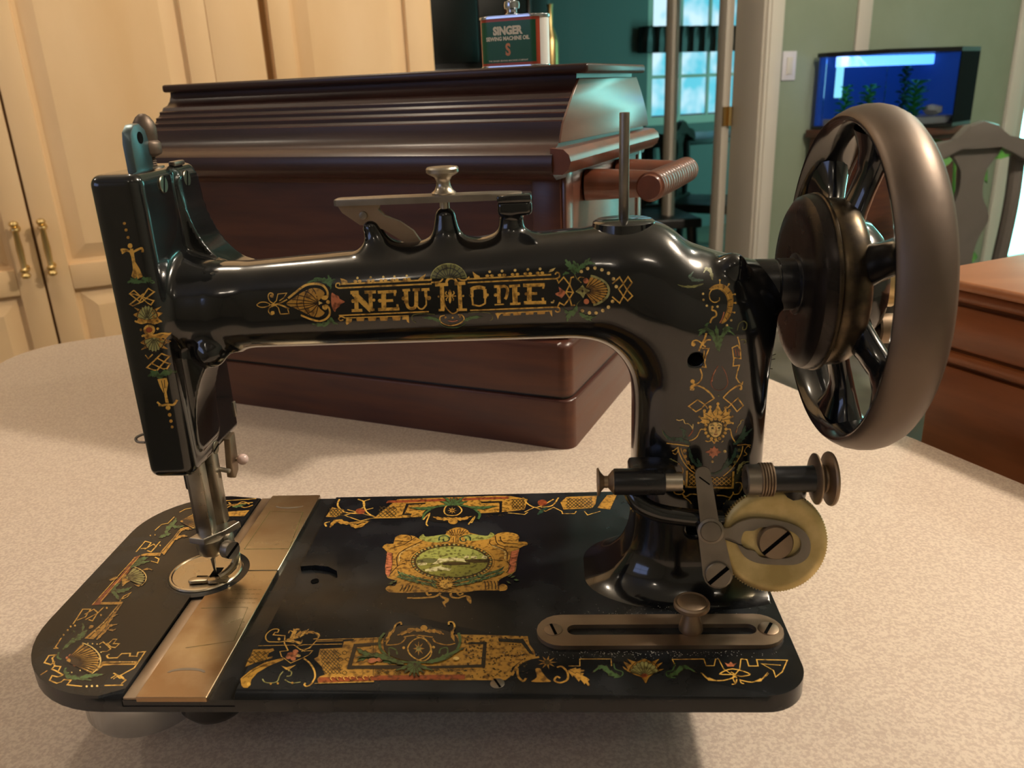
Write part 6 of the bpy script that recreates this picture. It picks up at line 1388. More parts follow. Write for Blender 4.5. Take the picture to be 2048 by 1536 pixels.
2Lb2 9 -2256,3073 -31,86
2Lb2 9 -2251,3077 -5,103
2Lb2 9 -2246,3078 22,109
2Lb2 9 -2241,3077 45,102
2Lb2 9 -2238,3073 64,82
2Lb2 9 -2235,3067 74,53
2Lb2 9 -2235,3060 77,17
2Ld2 21 -2341,3084 10,24 11,23 14,20 16,17 16,14 18,10 17,6 17,2 17,-3 15,-7 13,-10 11,-15 8,-18 6,-21 3,-22 -1,-25
2Pr2 0 -2216,2959 -5,-12 -12,-10 -14,-5 -15,0 -13,6 -7,10 -1,13 6,12 11,10 15,5 15,0 12,-6 8,-10
2Lb2 9 -2203,2880 70,-21
2Lb2 9 -2206,2873 55,-57
2Lb2 9 -2210,2868 32,-88
2Lb2 9 -2215,2864 5,-106
2Lb2 9 -2220,2863 -22,-113
2Lb2 9 -2225,2864 -46,-105
2Lb2 9 -2228,2868 -66,-85
2Lb2 9 -2231,2874 -75,-54
2Lb2 9 -2231,2881 -77,-17
2Ld2 21 -2124,2857 -10,-25 -11,-23 -14,-21 -16,-18 -17,-14 -17,-11 -18,-6 -18,-2 -16,3 -16,7 -13,11 -11,15 -9,19 -5,21 -3,24 1,24
1Lg0 32 -1241,-962 -5,3 -7,6 -9,5 -9,2 -11,-1 -12,-2 -12,-4 -10,-9 -10,-12 -8,-17 -7,-18 -4,-18 0,-16 2,-17 5,-16 6,-15 8,-15 10,-14 12,-13 12,-9 13,-5 15,-1 16,0 16,0 16,-1 18,-1 17,0 14,1 12,3 11,3 8,4 6,2
1Lg0 31 -1241,-962 0,-39 -29,0 -4,-39 121,-14 31,-114 71,-111
1Pg0 0 -1180,-1105 1,-13 -5,-8 -9,0 -10,8 -7,14 -2,13 5,8 9,0 10,-8
1Po0 0 -1112,-1129 12,2 16,3 17,5 27,-13 -6,22 16,7 14,8 14,6 -14,19 13,5 15,3 17,2 -11,24 16,3 17,0 19,-3 -1,20 21,-2 21,-5 17,-8 1,10 18,-14 17,-16 16,-12 -3,5 13,-10 -11,14 3,-1 -15,18 -17,17 -20,16 -6,17 -22,7 -22,1 -21,-2 -15,21 -19,-9 -15,-11 -15,-12 -16,20 -9,-19 -8,-19 -8,-19 -17,18 0,-24 -1,-20 -4,-16 -10,16 -4,-30 -16,-9 -14,-7 -10,-6
1Cd0 9 -1112,-1129 12,2 16,3 17,5 27,-13 -6,22 16,7 14,8 14,6 -14,19 13,5 15,3 17,2 -11,24 16,3 17,0 19,-3 -1,20 21,-2 21,-5 17,-8 1,10 18,-14 17,-16 16,-12 -3,5 13,-10 -11,14 3,-1 -15,18 -17,17 -20,16 -6,17 -22,7 -22,1 -21,-2 -15,21 -19,-9 -15,-11 -15,-12 -16,20 -9,-19 -8,-19 -8,-19 -17,18 0,-24 -1,-20 -4,-16 -10,16 -4,-30 -16,-9 -14,-7 -10,-6
1Pg0 0 -1084,-1101 6,9 12,10 12,11 13,13 -13,17 3,21 0,21 1,17 4,6 -16,-2 5,5 10,1 12,1 11,2 -8,9 8,3 -10,3 4,7 -13,4 -15,3 -14,-1 -12,-8 -18,11 2,-25 6,-20 6,-18 2,-15 -12,15 2,-25 0,-23 -1,-21 -2,-14
1Cd0 9 -1084,-1101 6,9 12,10 12,11 13,13 -13,17 3,21 0,21 1,17 4,6 -16,-2 5,5 10,1 12,1 11,2 -8,9 8,3 -10,3 4,7 -13,4 -15,3 -14,-1 -12,-8 -18,11 2,-25 6,-20 6,-18 2,-15 -12,15 2,-25 0,-23 -1,-21 -2,-14
1Lg0 32 -1051,-1093 -6,18 -9,25 -10,27 -10,20 -11,13 -12,9 -11,4 -7,1 -3,-6 0,-12 1,-13 1,-8
1Pg0 0 -885,-1010 9,-5 14,-7 15,-8 12,-10 5,-10 0,-8 1,-11 9,-1 1,-12 -1,-6 -5,-3 -10,-4 -12,-3 -11,-3 0,-4 -10,-3 11,0 2,-4 13,-2 14,0 13,2 10,7 3,14 -2,18 8,9 -9,22 -13,20 -16,12 -16,6 -15,3 -13,1 -9,2
1Cd0 9 -885,-1010 9,-5 14,-7 15,-8 12,-10 5,-10 0,-8 1,-11 9,-1 1,-12 -1,-6 -5,-3 -10,-4 -12,-3 -11,-3 0,-4 -10,-3 11,0 2,-4 13,-2 14,0 13,2 10,7 3,14 -2,18 8,9 -9,22 -13,20 -16,12 -16,6 -15,3 -13,1 -9,2
1Pg0 0 -1125,-1144 16,-3 24,-5 26,-7 27,-9 8,11 17,-8 16,-11 16,-11 16,-8 1,15 8,12 0,17 -3,18 -4,15 -2,-1 -3,12 0,-11 -4,4 1,-15 1,-14 0,-11 -3,-4 0,12 -10,1 -15,5 -19,6 -19,4 -16,15 -24,-5 -23,-4 -21,-4 -16,-1
1Cd0 9 -1125,-1144 16,-3 24,-5 26,-7 27,-9 8,11 17,-8 16,-11 16,-11 16,-8 1,15 8,12 0,17 -3,18 -4,15 -2,-1 -3,12 0,-11 -4,4 1,-15 1,-14 0,-11 -3,-4 0,12 -10,1 -15,5 -19,6 -19,4 -16,15 -24,-5 -23,-4 -21,-4 -16,-1
1Pg0 0 -992,-1085 6,11 12,13 14,13 -5,20 10,14 9,12 -5,17 7,14 5,13 -2,5 4,12 -7,-9 -4,3 -7,-10 -8,-13 -12,4 -5,-18 -4,-22 -13,-2 -1,-28 0,-24 -3,-16
1Cd0 9 -992,-1085 6,11 12,13 14,13 -5,20 10,14 9,12 -5,17 7,14 5,13 -2,5 4,12 -7,-9 -4,3 -7,-10 -8,-13 -12,4 -5,-18 -4,-22 -13,-2 -1,-28 0,-24 -3,-16
1Lg0 22 -1367,-1206 347,10 65,-53 73,-43
1Lg0 22 -997,-1218 74,26 371,8
1Lg0 26 -821,-1120 614,28
1Lo0 26 -823,-1142 267,8
1Lg0 21 -1051,-1279 -77,-12 39,-72 117,-95 90,70 50,47 19,60 -107,-5
1Lg0 22 -1010,-1200 77,-68 81,24 34,112
1Lg0 26 -918,-1292 12,10 17,14 18,17 16,20 12,24 10,29 9,27 6,19
1Pr0 0 -958,-1346 -4,-32 -26,-14 -36,14 -22,32 2,33 27,14 36,-14
1Ps0 0 -946,-1292 -2,-21 -18,-9 -23,9 -15,21 2,22 18,9 23,-9
1Ps0 0 -994,-1376 -2,-20 -17,-8 -21,9 -14,20 1,20 17,8 22,-9
1Ps0 0 -939,-1400 -2,-19 -17,-9 -21,9 -14,20 2,20 16,8 22,-9
1Ps0 0 -926,-1346 -3,-24 -19,-9 -26,9 -16,24 2,24 20,10 25,-10
1Py0 0 -906,-1355 0,-12 -9,-8 -14,0 -13,8 -8,13 0,12 9,8 14,0 13,-8
1Po0 0 -1401,-1259 164,5 29,12 24,-37 -41,-36 4,-60 46,18 6,-30 -48,-23 -95,-47 -75,-57 -9,105 2,71
1Cd0 9 -1401,-1259 164,5 29,12 24,-37 -41,-36 4,-60 46,18 6,-30 -48,-23 -95,-47 -75,-57 -9,105 2,71
1Po0 0 -1376,-1672 57,123 98,104 154,64 17,-30 -120,-93 -71,-91 -23,-89 11,-65 -7,-43 -42,0 -31,32
1Cd0 8 -1376,-1672 57,123 98,104 154,64 17,-30 -120,-93 -71,-91 -23,-89 11,-65 -7,-43 -42,0 -31,32
1Pg0 0 -1251,-1744 1,-15 -5,-9 -12,0 -12,9 -9,15 -2,16 6,9 11,0 13,-9
1Pg0 0 -1056,-1492 62,-24 84,35 -33,-46 -13,-34 -35,11
1Cd0 8 -1056,-1492 62,-24 84,35 -33,-46 -13,-34 -35,11
1Lk0 28 -1007,-1573 -3,-9 -4,-14 -4,-16 -2,-17 0,-19 2,-22 2,-20 -3,-16 -8,-10 -11,-6 -13,-4 -14,-2 -16,0 -17,2 -17,3 -15,6 -12,10 -11,13 -9,13 -6,8
1Lk0 28 -964,-1561 7,-3 11,-3 10,-4 8,-8 5,-11 4,-14 1,-14 -2,-11 -7,-6 -10,-3 -11,-1 -7,-1
1Lk0 24 -957,-1684 13,-9 19,-14 22,-13 21,-8 21,-1 24,4 21,4 14,4
1Po0 0 -1059,-1739 1,-10 -6,-5 -9,5 -7,10 0,11 6,5 9,-5
1Po0 0 -996,-1733 1,-11 -6,-4 -9,4 -7,11 0,10 6,5 9,-5
1Po0 0 -864,-1728 0,-11 -6,-4 -9,4 -6,11 -1,11 7,4 9,-4
1Lg0 40 -865,-1394 14,-11 19,-16 21,-18 20,-20 17,-21 18,-23 16,-24 14,-24 12,-23 10,-23 8,-23 6,-21 3,-18 0,-18 -2,-15 -2,-15 -1,-13 -2,-11 -3,-10 -4,-9 -7,-8 -8,-7 -9,-5 -8,-2 -7,3 -8,6 -6,7 -4,6 -1,6 2,6 2,6 2,4
1Po0 0 -735,-1436 -33,36 30,35 -13,108 212,18 -6,92 87,12 7,38 190,8 128,-623 -506,-17 -23,55 14,33 40,22 -50,102
1Cd0 8 -735,-1436 -33,36 30,35 -13,108 212,18 -6,92 87,12 7,38 190,8 128,-623 -506,-17 -23,55 14,33 40,22 -50,102
1Po0 0 -266,-1103 842,56 362,-15 296,-15 19,-120 47,-94 17,-92 -147,-67 -71,-88 5,-97 -55,-63 -1193,3
1Cd0 8 -266,-1103 842,56 362,-15 296,-15 19,-120 47,-94 17,-92 -147,-67 -71,-88 5,-97 -55,-63 -1193,3
1Lo0 62 1104,-1635 8,27 12,38 15,42 17,34 19,25 21,21 23,17 24,15 27,12 30,9 28,7 19,5
1Lo0 52 1151,-1538 1,-21 1,-29 3,-31 6,-27 9,-21 13,-19 13,-15 10,-8 9,3 7,12 5,14 4,9
1Po0 0 1422,-1457 29,13 62,-14 -62,-13
1Cd0 8 1422,-1457 29,13 62,-14 -62,-13
1Po0 0 1422,-1457 31,-11 38,-52 -55,31
1Cd0 8 1422,-1457 31,-11 38,-52 -55,31
1Po0 0 1422,-1457 17,-30 -1,-66 -24,61
1Cd0 8 1422,-1457 17,-30 -1,-66 -24,61
1Po0 0 1422,-1457 -4,-36 -42,-48 20,62
1Cd0 8 1422,-1457 -4,-36 -42,-48 20,62
1Po0 0 1422,-1457 -24,-25 -62,-8 53,34
1Cd0 8 1422,-1457 -24,-25 -62,-8 53,34
1Po0 0 1422,-1457 -33,-2 -54,35 63,-9
1Cd0 8 1422,-1457 -33,-2 -54,35 63,-9
1Po0 0 1422,-1457 -27,21 -20,64 42,-50
1Cd0 8 1422,-1457 -27,21 -20,64 42,-50
1Po0 0 1422,-1457 -8,34 23,63 2,-68
1Cd0 8 1422,-1457 -8,34 23,63 2,-68
1Po0 0 1422,-1457 14,31 56,32 -39,-53
1Cd0 8 1422,-1457 14,31 56,32 -39,-53
1Po0 0 1312,-1549 11,13 18,2 15,-5 8,-12 6,-19 8,-23 14,-25 16,-29 14,-25 18,-20 17,-16 -6,-12 -51,-5 -72,-1 -49,7 3,14 27,22 19,26 -2,36 -10,41
1Cd0 7 1312,-1549 11,13 18,2 15,-5 8,-12 6,-19 8,-23 14,-25 16,-29 14,-25 18,-20 17,-16 -6,-12 -51,-5 -72,-1 -49,7 3,14 27,22 19,26 -2,36 -10,41
1Lo0 48 1510,-1528 7,4 11,6 13,4 13,-3 13,-13 14,-19 13,-22 9,-22 5,-24 1,-26 -2,-25 -6,-21 -12,-16 -17,-12 -19,-9 -17,-4 -15,2 -15,8 -12,10 -7,11 0,13 6,14 8,14 8,7 7,-1 8,-6 8,-8 5,-6
1Po0 0 1606,-1587 13,-16 14,-27 15,-31 9,19 17,-25 14,-27 14,-29 14,30 14,-21 11,-22 8,-21 13,20 11,-22 10,-19 2,14 10,-12 -4,17 9,-3 -7,22 -10,25 16,21 -17,25 -20,18 -21,15 11,33 -25,4 -25,5 -24,8 5,23 -27,0 -23,0 -17,6
1Cd0 7 1606,-1587 13,-16 14,-27 15,-31 9,19 17,-25 14,-27 14,-29 14,30 14,-21 11,-22 8,-21 13,20 11,-22 10,-19 2,14 10,-12 -4,17 9,-3 -7,22 -10,25 16,21 -17,25 -20,18 -21,15 11,33 -25,4 -25,5 -24,8 5,23 -27,0 -23,0 -17,6
1Po0 0 1625,-1571 13,-7 17,-16 19,-17 10,18 18,-9 18,-6 6,20 16,2 15,3 -1,8 11,3 -11,2 2,9 -15,2 -16,1 -4,20 -17,-6 -18,-4 -6,20 -21,-11 -20,-10 -14,-2
1Cd0 8 1625,-1571 13,-7 17,-16 19,-17 10,18 18,-9 18,-6 6,20 16,2 15,3 -1,8 11,3 -11,2 2,9 -15,2 -16,1 -4,20 -17,-6 -18,-4 -6,20 -21,-11 -20,-10 -14,-2
1Lg0 24 1614,-1510 104,0 3,96 287,-1 -3,-96
1Lg0 24 2578,-1513 -14,90 286,4 3,-91 72,-1 30,92 27,0 19,-135 92,-116
1Pn0 0 2070,-1636 -14,11 -16,24 -9,-8 -18,20 -12,27 -11,-10 -14,32 -14,37 -19,-6 -27,15 -31,-9 -7,-26 -24,-26 -20,-24 1,-8 -16,-20 18,15 5,-5 21,22 23,23 9,-8 15,14 15,-4 -6,-20 23,-18 23,-25 0,-26 28,-7 26,-5 4,-14 24,7 17,-3
1Cd0 7 2070,-1636 -14,11 -16,24 -9,-8 -18,20 -12,27 -11,-10 -14,32 -14,37 -19,-6 -27,15 -31,-9 -7,-26 -24,-26 -20,-24 1,-8 -16,-20 18,15 5,-5 21,22 23,23 9,-8 15,14 15,-4 -6,-20 23,-18 23,-25 0,-26 28,-7 26,-5 4,-14 24,7 17,-3
1Ln0 31 2028,-1472 0,-15 0,-22 1,-23 6,-19 14,-12 19,-9 19,-8 11,-10 2,-14 -3,-17 -7,-15 -10,-12 -15,-8 -19,-5 -19,-4 -13,-2
1Pn0 0 2495,-1661 15,3 20,-7 3,13 25,6 27,7 5,25 26,24 26,18 -1,20 17,3 16,-13 14,7 24,-22 21,-21 7,3 19,-15 -16,21 0,9 -19,24 -24,25 -6,26 -30,8 -32,-14 -18,6 -22,-38 -20,-32 -8,11 -16,-27 -19,-20 -5,9 -17,-24 -14,-11
1Cd0 7 2495,-1661 15,3 20,-7 3,13 25,6 27,7 5,25 26,24 26,18 -1,20 17,3 16,-13 14,7 24,-22 21,-21 7,3 19,-15 -16,21 0,9 -19,24 -24,25 -6,26 -30,8 -32,-14 -18,6 -22,-38 -20,-32 -8,11 -16,-27 -19,-20 -5,9 -17,-24 -14,-11
1Ln0 30 2584,-1474 -7,-19 -10,-29 -12,-29 -12,-21 -14,-9 -16,-3 -14,-1 -10,-6 -5,-15 -1,-20 3,-19 7,-14 13,-6 18,-3 19,0 13,0
1Po0 0 2104,-1512 13,-12 19,-21 11,-6 -8,27 -17,44 -6,28 20,-7 30,-23 19,-10 -7,22 -18,36 -7,23 17,-8 29,-21 30,-12 27,10 28,19 26,11 23,-11 21,-19 21,-11 27,12 29,21 15,7 -10,-22 -23,-35 -10,-23 20,6 32,19 18,5 -16,-25 -31,-37 -17,-27 18,-5 33,6 14,-1 -20,-16 -38,-21 -34,-21 -22,-19 -19,-18 -17,-21 -14,-29 -12,-32 -11,-14 -8,15 -8,32 -12,28 -17,15 -21,10 -22,14 -28,21 -29,24 -22,23 -12,21 -5,19
1Cd0 7 2104,-1512 13,-12 19,-21 11,-6 -8,27 -17,44 -6,28 20,-7 30,-23 19,-10 -7,22 -18,36 -7,23 17,-8 29,-21 30,-12 27,10 28,19 26,11 23,-11 21,-19 21,-11 27,12 29,21 15,7 -10,-22 -23,-35 -10,-23 20,6 32,19 18,5 -16,-25 -31,-37 -17,-27 18,-5 33,6 14,-1 -20,-16 -38,-21 -34,-21 -22,-19 -19,-18 -17,-21 -14,-29 -12,-32 -11,-14 -8,15 -8,32 -12,28 -17,15 -21,10 -22,14 -28,21 -29,24 -22,23 -12,21 -5,19
1Lg0 34 2792,-1602 9,-17 12,-25 16,-25 18,-19 22,-10 25,-6 26,-3 25,0 25,3 25,7 24,9 21,9 21,11 21,14 14,13 -1,9 -27,4 -47,0 -44,1 -21,5 11,16 32,23 41,20 39,9 39,-9 45,-20 37,-22 18,-17 -8,-12 -27,-10 -33,-7 -27,0 -20,10 -19,17 -15,18 -11,13
1Lg0 27 3183,-1420 -40,-135 -88,-115 9,-74
1Lg0 28 3183,-1420 51,-8 -2,-88 82,0 8,87 271,-9 -86,-156 -75,-67 3,86 -81,88 163,-20
1Lg0 33 3112,-1698 18,-7 24,-9 27,-9 26,-3 25,4 25,8 25,12 23,13 22,18 22,22 18,21 14,15
1Pg0 0 3234,-1723 11,1 14,-1 18,1 20,5 10,19 19,18 19,23 18,25 15,23 3,10 15,21 -16,-19 -7,-3 -17,-20 -19,-22 -18,-22 -16,-16 -8,6 -16,-13 -17,-10 -15,-8 -12,-6
1Cd0 7 3234,-1723 11,1 14,-1 18,1 20,5 10,19 19,18 19,23 18,25 15,23 3,10 15,21 -16,-19 -7,-3 -17,-20 -19,-22 -18,-22 -16,-16 -8,6 -16,-13 -17,-10 -15,-8 -12,-6
1Pg0 0 2909,-1701 -11,6 -14,9 -16,11 -15,13 -12,-6 -10,13 -10,16 -9,18 -9,14 -5,0 -8,15 6,-17 -1,-7 5,-19 8,-20 10,-19 13,-15 4,-18 20,-3 20,-2 18,0 12,-1
1Cd0 7 2909,-1701 -11,6 -14,9 -16,11 -15,13 -12,-6 -10,13 -10,16 -9,18 -9,14 -5,0 -8,15 6,-17 -1,-7 5,-19 8,-20 10,-19 13,-15 4,-18 20,-3 20,-2 18,0 12,-1
1Lg0 30 3089,-1688 -4,-12 -6,-16 -7,-17 -8,-11 -8,-6 -10,-3 -9,0 -6,-1
1Lg0 30 3114,-1689 0,-9 0,-13 1,-14 2,-10 5,-5 7,-3 6,-1 5,-1
1Ps0 0 3025,-1466 29,-20 30,30 16,-30 34,10 -36,-49 -59,0
1Cd0 7 3025,-1466 29,-20 30,30 16,-30 34,10 -36,-49 -59,0
1Lu1 15 -1413,-1401 58,-56
1Lu1 15 -1381,-1290 -41,-56
1Lu1 15 -1422,-1346 58,-56 58,-55
1Lu1 15 -1332,-1290 -41,-56 -40,-55
1Lu1 15 -1431,-1289 58,-57 58,-56 57,-55
1Lu1 15 -1282,-1290 -41,-56 -41,-56 -40,-54
1Lu1 15 -1381,-1290 58,-56 57,-56 57,-55
1Lu1 15 -1233,-1290 -41,-57 -41,-55 -40,-55
1Lu1 15 -1332,-1290 58,-57 57,-55
1Lu1 15 -1225,-1347 -41,-55 -40,-55
1Lu1 15 -1282,-1290 57,-57
1Lu1 15 -1217,-1402 -41,-55
1Ld1 14 -1353,-1672 12,22 17,33 21,36 23,32 27,27 32,27 30,22 21,16
1Lu1 16 -646,-1553 54,-55
1Lu1 17 -713,-1269 -14,-58
1Lu1 16 -665,-1498 54,-55 53,-55
1Lu1 17 -677,-1269 -15,-58 -14,-58
1Lu1 16 -686,-1442 55,-56 54,-55 53,-55
1Lu1 17 -642,-1269 -15,-59 -14,-57 -15,-57
1Lu1 16 -706,-1385 55,-57 54,-56 54,-55 53,-55
1Lu1 17 -607,-1270 -15,-58 -14,-57 -15,-57 -14,-56
1Lu1 16 -727,-1327 56,-58 55,-57 54,-56 53,-55 52,-55
1Lu1 17 -571,-1270 -16,-58 -15,-57 -14,-57 -15,-56 -15,-55
1Lu1 17 -748,-1269 56,-58 56,-58 54,-57 54,-56 53,-56
1Lu1 16 -552,-1328 -15,-58 -15,-56 -15,-56 -14,-55 -15,-54
1Lu1 17 -713,-1269 56,-59 55,-57 55,-57 53,-56
1Lu1 16 -532,-1386 -15,-56 -15,-56 -15,-55 -15,-55
1Lu1 17 -677,-1269 55,-59 55,-58 54,-56
1Lu1 16 -513,-1442 -15,-56 -15,-55 -15,-55
1Lu1 17 -642,-1269 55,-59 55,-58
1Lu1 16 -494,-1498 -15,-55 -15,-55
1Lu1 17 -607,-1270 55,-58
1Lu1 16 -475,-1554 -15,-54
1Pb1 0 -425,-1209 158,11 6,-25 -134,-11 12,-278 27,1 8,-37 -65,-2
1Pr1 0 -651,-1657 503,17 13,-59 -506,-24
1Pn1 0 23,-1445 -27,18 -33,44 -15,-10 -40,38 -15,-13 -38,24 -38,30 -6,-31 -34,24 -7,-20 -35,26 -39,33 -17,-7 -36,28 -5,-5 -29,17 27,-26 2,-11 35,-29 12,-31 43,-27 40,-21 14,-30 36,2 14,-35 31,16 32,3 11,-22 39,2 13,-23 36,10 27,-8
1Cd1 8 23,-1445 -27,18 -33,44 -15,-10 -40,38 -15,-13 -38,24 -38,30 -6,-31 -34,24 -7,-20 -35,26 -39,33 -17,-7 -36,28 -5,-5 -29,17 27,-26 2,-11 35,-29 12,-31 43,-27 40,-21 14,-30 36,2 14,-35 31,16 32,3 11,-22 39,2 13,-23 36,10 27,-8
1Pn1 0 -149,-1378 -25,13 -34,34 -18,-11 -40,21 -13,-20 -30,-10 -27,-19 4,-30 -15,-24 3,-10 -11,-20 15,14 8,-6 17,21 19,-10 15,25 19,17 12,-17 30,11 19,-19 30,14 24,-1
1Cd1 8 -149,-1378 -25,13 -34,34 -18,-11 -40,21 -13,-20 -30,-10 -27,-19 4,-30 -15,-24 3,-10 -11,-20 15,14 8,-6 17,21 19,-10 15,25 19,17 12,-17 30,11 19,-19 30,14 24,-1
1Cu1 17 -519,-1318 4,18 12,12 18,-12 13,-19 -5,-15 -13,-8 -17,8
1Cu1 17 -465,-1413 5,18 12,11 17,-12 13,-18 -5,-15 -13,-8 -16,9
1Cu1 17 -536,-1413 5,18 12,11 17,-11 14,-18 -6,-15 -12,-9 -17,9
1Cu1 16 -520,-1506 4,18 12,11 17,-11 13,-18 -5,-15 -12,-8 -17,8
1Cu1 16 -452,-1597 5,17 12,11 17,-11 12,-17 -5,-14 -12,-8 -17,8
1Cu1 17 -577,-1342 4,18 12,12 18,-12 13,-18 -5,-15 -12,-9 -17,9
1Pb1 0 -437,-1187 254,23 9,-44 -228,-8 7,-283 494,9 213,-19 504,21 -5,289 -142,1 -3,28 178,4 11,-360 -538,-20 -739,2
1Pb1 0 949,-1118 240,-2 41,-89 64,-140 -38,12 -80,152 -217,25
1Pr1 0 -157,-1634 837,11 6,-64 -829,-11
1Pu1 0 1445,-1458 -4,-20 -12,-13 -15,0 -12,13 -4,21 4,21 12,13 15,-1 12,-13
1Pk1 0 2285,-1649 -114,48 1,16 -3,21 14,7 10,10 4,16 2,22 15,1 11,6 7,14 7,21 13,-6 11,-1 10,11 11,18 11,-13 10,-6 11,6 13,13 7,-18 8,-11 11,0 15,6 2,-21 4,-14 10,-5 15,-1 -3,-22 1,-16 7,-10 13,-8 -8,-21 -2,-16
1Cd1 7 2285,-1649 -114,48 1,16 -3,21 14,7 10,10 4,16 2,22 15,1 11,6 7,14 7,21 13,-6 11,-1 10,11 11,18 11,-13 10,-6 11,6 13,13 7,-18 8,-11 11,0 15,6 2,-21 4,-14 10,-5 15,-1 -3,-22 1,-16 7,-10 13,-8 -8,-21 -2,-16
1Pb1 0 836,-1172 -2,-10 -5,0 -3,10 2,9 5,0
1Pb1 0 723,-1442 -2,-4 -6,0 -4,4 3,4 6,0
1Pb1 0 899,-1230 -3,-10 -8,0 -4,10 3,9 8,0
1Pb1 0 724,-1218 -5,-5 -9,0 -5,5 5,4 9,0
1Pd1 0 990,-1108 -2,-9 -5,0 -3,10 2,9 5,0
1Pd1 0 819,-1168 -4,-8 -9,0 -5,8 4,8 9,0
1Pb1 0 1054,-1143 -4,-6 -10,0 -5,6 5,7 9,0
1Pd1 0 972,-1116 -5,-7 -9,0 -5,7 4,7 10,0
1Pu1 0 988,-1559 -4,-6 -9,0 -5,6 4,7 9,-1
1Pb1 0 857,-1568 -5,-5 -10,0 -5,5 4,4 11,0
1Pu1 0 843,-1389 -4,-6 -10,0 -6,6 5,6 10,0
1Pu1 0 1230,-1154 -3,-6 -5,0 -4,6 3,7 6,0
1Pb1 0 1207,-1346 -2,-7 -5,0 -3,7 2,8 5,0
1Pu1 0 1137,-1583 -5,-7 -9,0 -5,7 4,7 10,0
1Pd1 0 1007,-1366 -5,-7 -12,0 -6,7 6,7 11,0
1Pb1 0 1040,-1115 -3,-8 -8,0 -3,8 3,8 7,0
1Pb1 0 1062,-1360 -3,-8 -7,0 -5,8 4,8 7,0
1Pd1 0 677,-1368 -3,-7 -10,0 -5,7 4,7 9,0
1Pb1 0 781,-1259 -3,-7 -6,0 -4,7 3,6 6,0
1Pu1 0 1166,-1129 -4,-6 -7,0 -5,6 4,6 8,0
1Pb1 0 741,-1349 -3,-6 -7,0 -4,6 3,7 7,0
1Pd1 0 890,-1621 -3,-5 -5,1 -3,4 2,5 6,0
1Pu1 0 791,-1225 -5,-5 -11,0 -6,5 5,5 11,0
1Pb1 0 813,-1169 -3,-8 -8,0 -4,8 3,8 8,0
1Pb1 0 1230,-1509 -6,-7 -11,0 -6,8 5,7 12,0
1Pb1 0 1100,-1367 -5,-6 -11,0 -5,6 5,7 10,0
1Pb1 0 882,-1142 -4,-5 -7,0 -5,5 4,5 8,0
1Pd1 0 1240,-1358 -4,-4 -7,0 -4,5 4,4 7,0
1Pd1 0 648,-1172 -5,-7 -12,0 -7,8 5,8 12,-1
1Pu1 0 687,-1208 -2,-6 -6,0 -3,6 2,5 6,0
1Pd1 0 860,-1308 -2,-7 -5,0 -3,7 2,7 5,0
1Pu1 0 1234,-1382 -2,-4 -5,0 -3,4 2,5 6,0
1Pb1 0 853,-1246 -2,-4 -6,0 -3,5 2,4 6,0
1Pd1 0 1224,-1411 -5,-9 -9,0 -5,9 4,9 10,0
1Pb1 0 1107,-1268 -5,-8 -11,0 -6,8 5,8 11,0
1Pd1 0 811,-1310 -3,-5 -7,0 -4,6 3,5 7,0
1Pb1 0 981,-1394 -2,-9 -7,0 -3,9 2,8 6,0
1Pd1 0 1249,-1604 -4,-7 -11,0 -5,7 5,8 10,0
1Pu1 0 801,-1403 -4,-9 -10,0 -6,9 5,10 10,0
1Pd1 0 1129,-1376 -4,-10 -10,0 -5,10 4,9 10,0
1Pu1 0 948,-1651 -5,-6 -12,0 -6,6 6,5 11,0
1Pd1 0 780,-1221 -3,-7 -7,0 -5,7 3,7 8,0
1Pd1 0 1244,-1461 -4,-7 -8,0 -4,7 3,8 8,0
1Pb1 0 1121,-1131 -3,-7 -5,0 -3,7 2,6 6,0
1Pd1 0 1073,-1205 -3,-8 -8,0 -5,8 4,8 8,0
1Pb1 0 740,-1656 -3,-6 -7,0 -5,6 4,6 7,0
1Pd1 0 1227,-1529 -6,-4 -11,0 -6,4 5,4 12,0
1Pb1 0 1008,-1372 -2,-8 -6,0 -3,8 2,9 6,0
1Pu1 0 1239,-1489 -3,-7 -5,0 -3,7 2,7 6,0
1Pb1 0 697,-1571 -4,-7 -10,0 -5,7 4,7 9,0
1Pd1 0 1213,-1353 -5,-5 -11,0 -5,5 5,5 11,0
1Pd1 0 805,-1263 -4,-6 -11,0 -6,6 5,6 11,0
1Pd1 0 999,-1592 -5,-6 -11,0 -6,6 5,6 11,0
1Pb1 0 937,-1443 -3,-9 -8,0 -4,9 3,9 8,0
1Pb1 0 961,-1412 -4,-9 -8,0 -5,9 4,9 8,0
1Pd1 0 1121,-1459 -3,-7 -6,0 -3,7 3,6 5,0
1Pu1 0 1093,-1428 -4,-7 -10,0 -5,7 5,7 9,0
1Pb1 0 956,-1558 -3,-5 -4,0 -3,5 2,5 5,0
1Pu1 0 667,-1137 -4,-9 -9,0 -5,9 3,9 9,0
1Pb1 0 1202,-1359 -6,-7 -11,0 -7,7 6,8 12,0
1Pb1 0 771,-1253 -3,-7 -9,0 -5,7 4,7 9,0
1Pu1 0 1223,-1514 -5,-9 -11,1 -6,8 5,9 11,0
1Pu1 0 779,-1360 -2,-6 -6,0 -3,6 2,7 6,0
1Pd1 0 691,-1229 -3,-6 -6,0 -3,6 2,6 6,0
1Pb1 0 753,-1558 -4,-6 -9,0 -5,6 4,6 9,0
1Pu1 0 794,-1163 -2,-10 -7,0 -4,10 3,10 6,0
1Pb1 0 901,-1385 -5,-4 -11,0 -5,4 5,5 10,0
1Pu1 0 919,-1402 -4,-6 -7,0 -5,6 4,6 8,0
1Pu1 0 713,-1309 -4,-6 -9,0 -5,7 4,6 9,0
1Pb1 0 665,-1287 -3,-10 -7,1 -4,9 2,10 7,0
1Pd1 0 758,-1640 -6,-5 -11,0 -6,5 5,4 11,0
